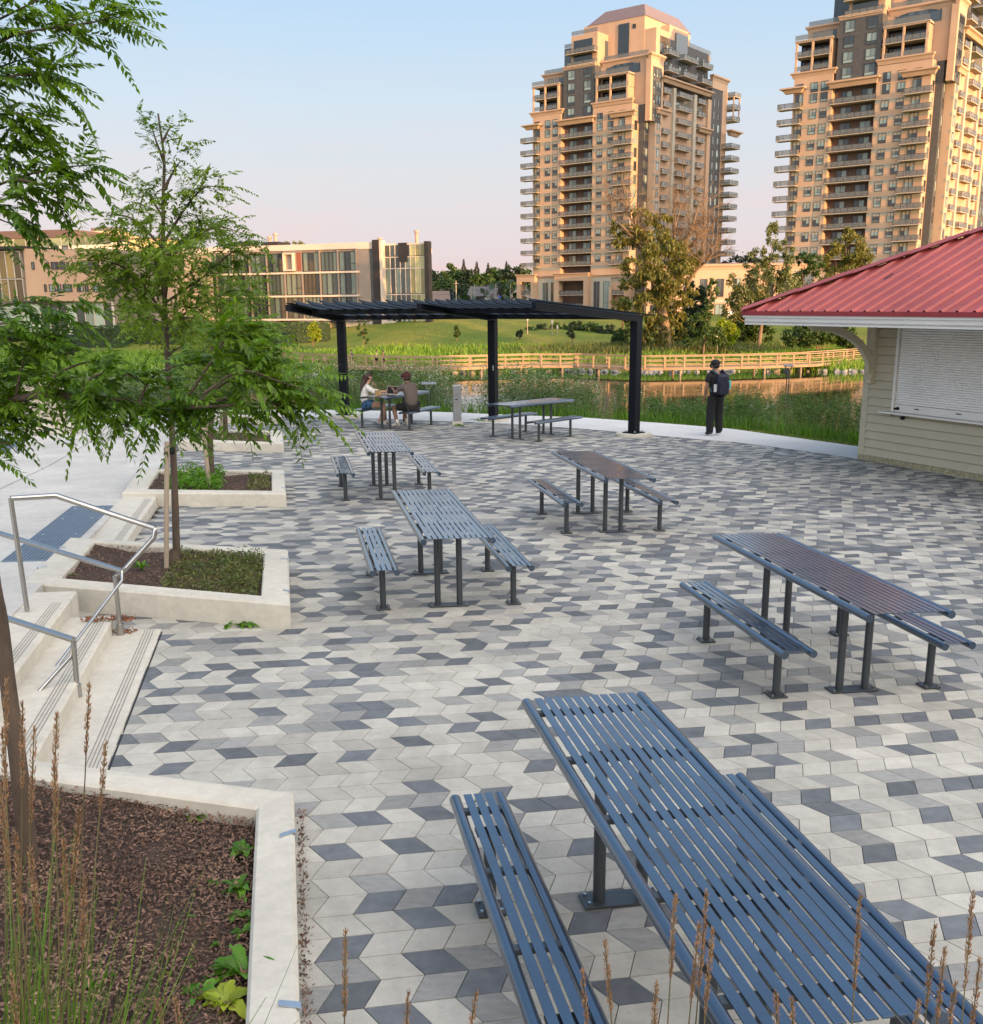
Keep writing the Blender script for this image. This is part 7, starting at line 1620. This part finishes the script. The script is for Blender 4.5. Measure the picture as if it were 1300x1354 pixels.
p = bench_pos(1, -.52); p.z = G(p.x, p.y); mn = empty('person', p, 'seated man in brown shirt, black shorts and dark red cap, back turned', 'person'); mn.rotation_euler.z = R(42)
P = dict(pelvis=(0, -.02, .54), spine=(0, -.03, .72), chest=(0, .05, .93), neck=(0, .10, 1.07), jaw=(0, .16, 1.11), head=(0, .14, 1.185), crown=(0, .12, 1.245), face=(0, 1, -.25),
         shL=(-.18, .05, 1.0), elL=(-.24, .24, .83), wrL=(-.13, .44, .86), hdL=(.3, .8, .3), shR=(.18, .05, 1.0), elR=(.22, .26, .84), wrR=(.08, .44, .86), hdR=(-.3, .8, .2),
         hipL=(-.09, .02, .52), knL=(-.16, .44, .50), anL=(-.17, .30, .12), toL=(-.2, .43, .05), hipR=(.09, .02, .52), knR=(.12, .44, .50), anR=(.14, .36, .12), toR=(.16, .5, .05))
N, E = body_graph(P, 1.0); skin_obj('body', N, E, SKD, mn); face_bits(P, mn, EYE)
brn = CL('shirt_brown', (.10, .078, .066)); N = [(0, -.03, .49, (.185, .15)), (0, -.03, .74, (.18, .145)), (0, .05, .94, (.20, .15)), (0, .09, 1.045, .095), (-.18, .05, 1.0, .08), (-.225, .18, .89, .064), (.18, .05, 1.0, .075), (.21, .19, .89, .064)]
skin_obj('t_shirt', N, [(0, 1), (1, 2), (2, 3), (2, 4), (4, 5), (2, 6), (6, 7)], brn, mn)
N = [(0, -.02, .57, (.165, .13)), (-.10, .04, .52, .10), (-.15, .34, .51, .09), (.10, .04, .52, .10), (.12, .34, .51, .09)]; skin_obj('shorts', N, [(0, 1), (1, 2), (0, 3), (3, 4)], blk, mn)
cpm = CL('cap_maroon', (.06, .012, .012)); b = MB(); b.ball((0, .13, 1.215), .105, 14, 10, (.95, 1.05, .85)); b.tube([(0, .17, 1.215), (0, .27, 1.19)], [.075, .055], 12); b.build('cap', cpm, mn, local=True)
b = MB(); b.ball((0, .10, 1.155), .088, 12, 8, (1, .8, .8)); b.build('hair', mat('hair_dark', (.03, .012, .009), .6), mn, local=True)
for k in ('L', 'R'): a = P['an'+k]; skin_obj('sock', [(a[0], a[1], a[2]+.12, .046), (a[0], a[1], a[2]+.0, .043)], [(0, 1)], wt, mn, 1); shoe(mn, P['an'+k], P['to'+k], ws)

# things on the couple's table
def on_table(s, t, dz=0): x = bx_+s*math.cos(yw)-t*math.sin(yw); y = by_+s*math.sin(yw)+t*math.cos(yw); return Vector((x, y, G(x, y)+.762+dz))
p = at(505, 524, 22.9); p = on_table(-.10, -.83); r_ = empty('iced_drink', p, 'tan iced drink with a straw standing on the couple\'s table', 'drink'); b = MB(); b.tube([p, p+Vector((0, 0, .13))], [.030, .042], 14); b.build('cup', mat('cup_tan', (.38, .24, .10), .35), r_); b = MB(); b.tube([p+Vector((0, 0, .13)), p+Vector((0, 0, .145))], [.044, .036], 14); b.build('lid', M['white'], r_); b = MB(); b.tube([p+Vector((0, 0, .1)), p+Vector((-.012, 0, .27))], .005, 6); b.build('straw', M['seed'], r_)
p = on_table(-.19, -.82); r_ = empty('paper_bag', p, 'small tan paper bag beside the iced drink', 'paper bag'); b = MB(); b.box(p+Vector((.14, 0, .05)), (.09, .07, .10), bev=.008); b.build('bag', mat('kraft', (.34, .22, .11), .8), r_); b = MB(); b.box(p+Vector((.14, 0, .108)), (.088, .02, .018)); b.build('folded_top', mat('kraft_dark', (.28, .18, .09), .8), r_)
p = on_table(.04, -.30); r_ = empty('tablet', p, 'tan cased tablet held upright by the seated man', 'tablet'); Mx = Matrix.Rotation(-.3, 4, 'Z') @ Matrix.Rotation(R(-14), 4, 'X'); b = MB(); b.box(p+Vector((0, 0, .10)), (.26, .012, .18), M=Mx, bev=.004); b.build('case', mat('case_tan', (.30, .21, .16), .6), r_); b = MB(); b.box(p+Vector((0, -.008, .10)), (.23, .006, .155), M=Mx); b.build('screen', M['dark'], r_)

# three small figures on the boardwalk
def walker(u, D, label, top, low, skin, ph):
    p = at(u, 470, D); i = min(range(len(BW)), key=lambda k: abs(BW[k].x-p.x)); 
    # place on the deck centre line
    mids = offs(BW, .55); Q = interp_poly(mids, 400); q = min(Q, key=lambda a: abs(a.x/a.y-p.x/p.y)); r_ = empty('person', Vector((q.x, q.y, zd)), label, 'person', 'people on the boardwalk'); r_.rotation_euler.z = ph
    P = dict(pelvis=(0, 0, .92), spine=(0, 0, 1.1), chest=(0, .01, 1.3), neck=(0, .03, 1.44), jaw=(0, .06, 1.52), head=(0, .05, 1.6), crown=(0, .04, 1.66), face=(0, 1, 0), shL=(-.18, 0, 1.37), elL=(-.24, -.03, 1.1), wrL=(-.2, .12, .98), shR=(.18, 0, 1.37), elR=(.24, .03, 1.1), wrR=(.22, .2, 1.0), hipL=(-.09, 0, .86), knL=(-.1, .15, .48), anL=(-.1, .12, .09), toL=(-.1, .26, .04), hipR=(.09, 0, .86), knR=(.1, -.05, .48), anR=(.1, -.2, .12), toR=(.1, -.08, .04))
    N, E = body_graph(P); skin_obj('body', N, E, skin, r_, 1)
    N = [(0, 0, .9, (.16, .12)), (0, 0, 1.08, (.15, .12)), (0, .01, 1.28, (.17, .13)), (0, .025, 1.4, .09), (-.19, 0, 1.37, .075), (-.235, -.015, 1.17, .062), (.19, 0, 1.37, .075), (.23, .01, 1.18, .062)]; skin_obj('shirt', N, [(0, 1), (1, 2), (2, 3), (2, 4), (4, 5), (2, 6), (6, 7)], top, r_, 1)
    N = [(0, 0, .92, (.155, .12)), (-.09, 0, .84, .1), (-.1, .15, .47, .08), (.09, 0, .84, .1), (.1, -.05, .47, .08)]; skin_obj('shorts', N, [(0, 1), (1, 2), (0, 3), (3, 4)], low, r_, 1)
    b = MB(); b.ball((0, .03, 1.63), .098, 10, 8, (.95, 1, .9)); b.build('hair', hb, r_, local=True)
walker(464.5, 104, 'person in a dark shirt walking on the boardwalk beside the left pergola post', CL('w_grey', (.05, .05, .06)), blk, SK, R(80)); walker(499, 104, 'person in a pale yellow top on the boardwalk above the woman\'s head', CL('w_yellow', (.5, .42, .16)), blk, SK, R(-90)); walker(507.5, 104, 'person in a red brown top on the boardwalk, right of the yellow one', CL('w_rust', (.30, .10, .07)), blk, SK, R(-90))

# ---------------------------------------------------------------- concrete plinth and posts at the far left
p = gp(58, 574); r_ = empty('stone_plinth', p, 'cream stone clad pillar base half hidden by the left leafy branch', 'pillar')
c, s = math.cos(.5), math.sin(.5)
b = MB(); b.box(p+Vector((-.15, .5, .55)), (.8, .8, 1.1), rz=.5, bev=.015); b.build('shaft', M['stone_pale'], r_); b = MB(); b.box(p+Vector((-.15, .5, .10)), (.98, .98, .24), rz=.5, bev=.012); b.build('base_course', M['conc'], r_)
p = gp(24, 599); r_ = empty('slim_post', p, 'slim pale metal post on the blue grey mat at the far left', 'post'); b = MB(); b.tube([p, p+Vector((0, 0, .62))], .028, 10); b.build('tube', M['galv'], r_); b = MB(); b.tube([p, p+Vector((0, 0, .02))], .07, 10); b.build('foot_plate', M['galv'], r_)
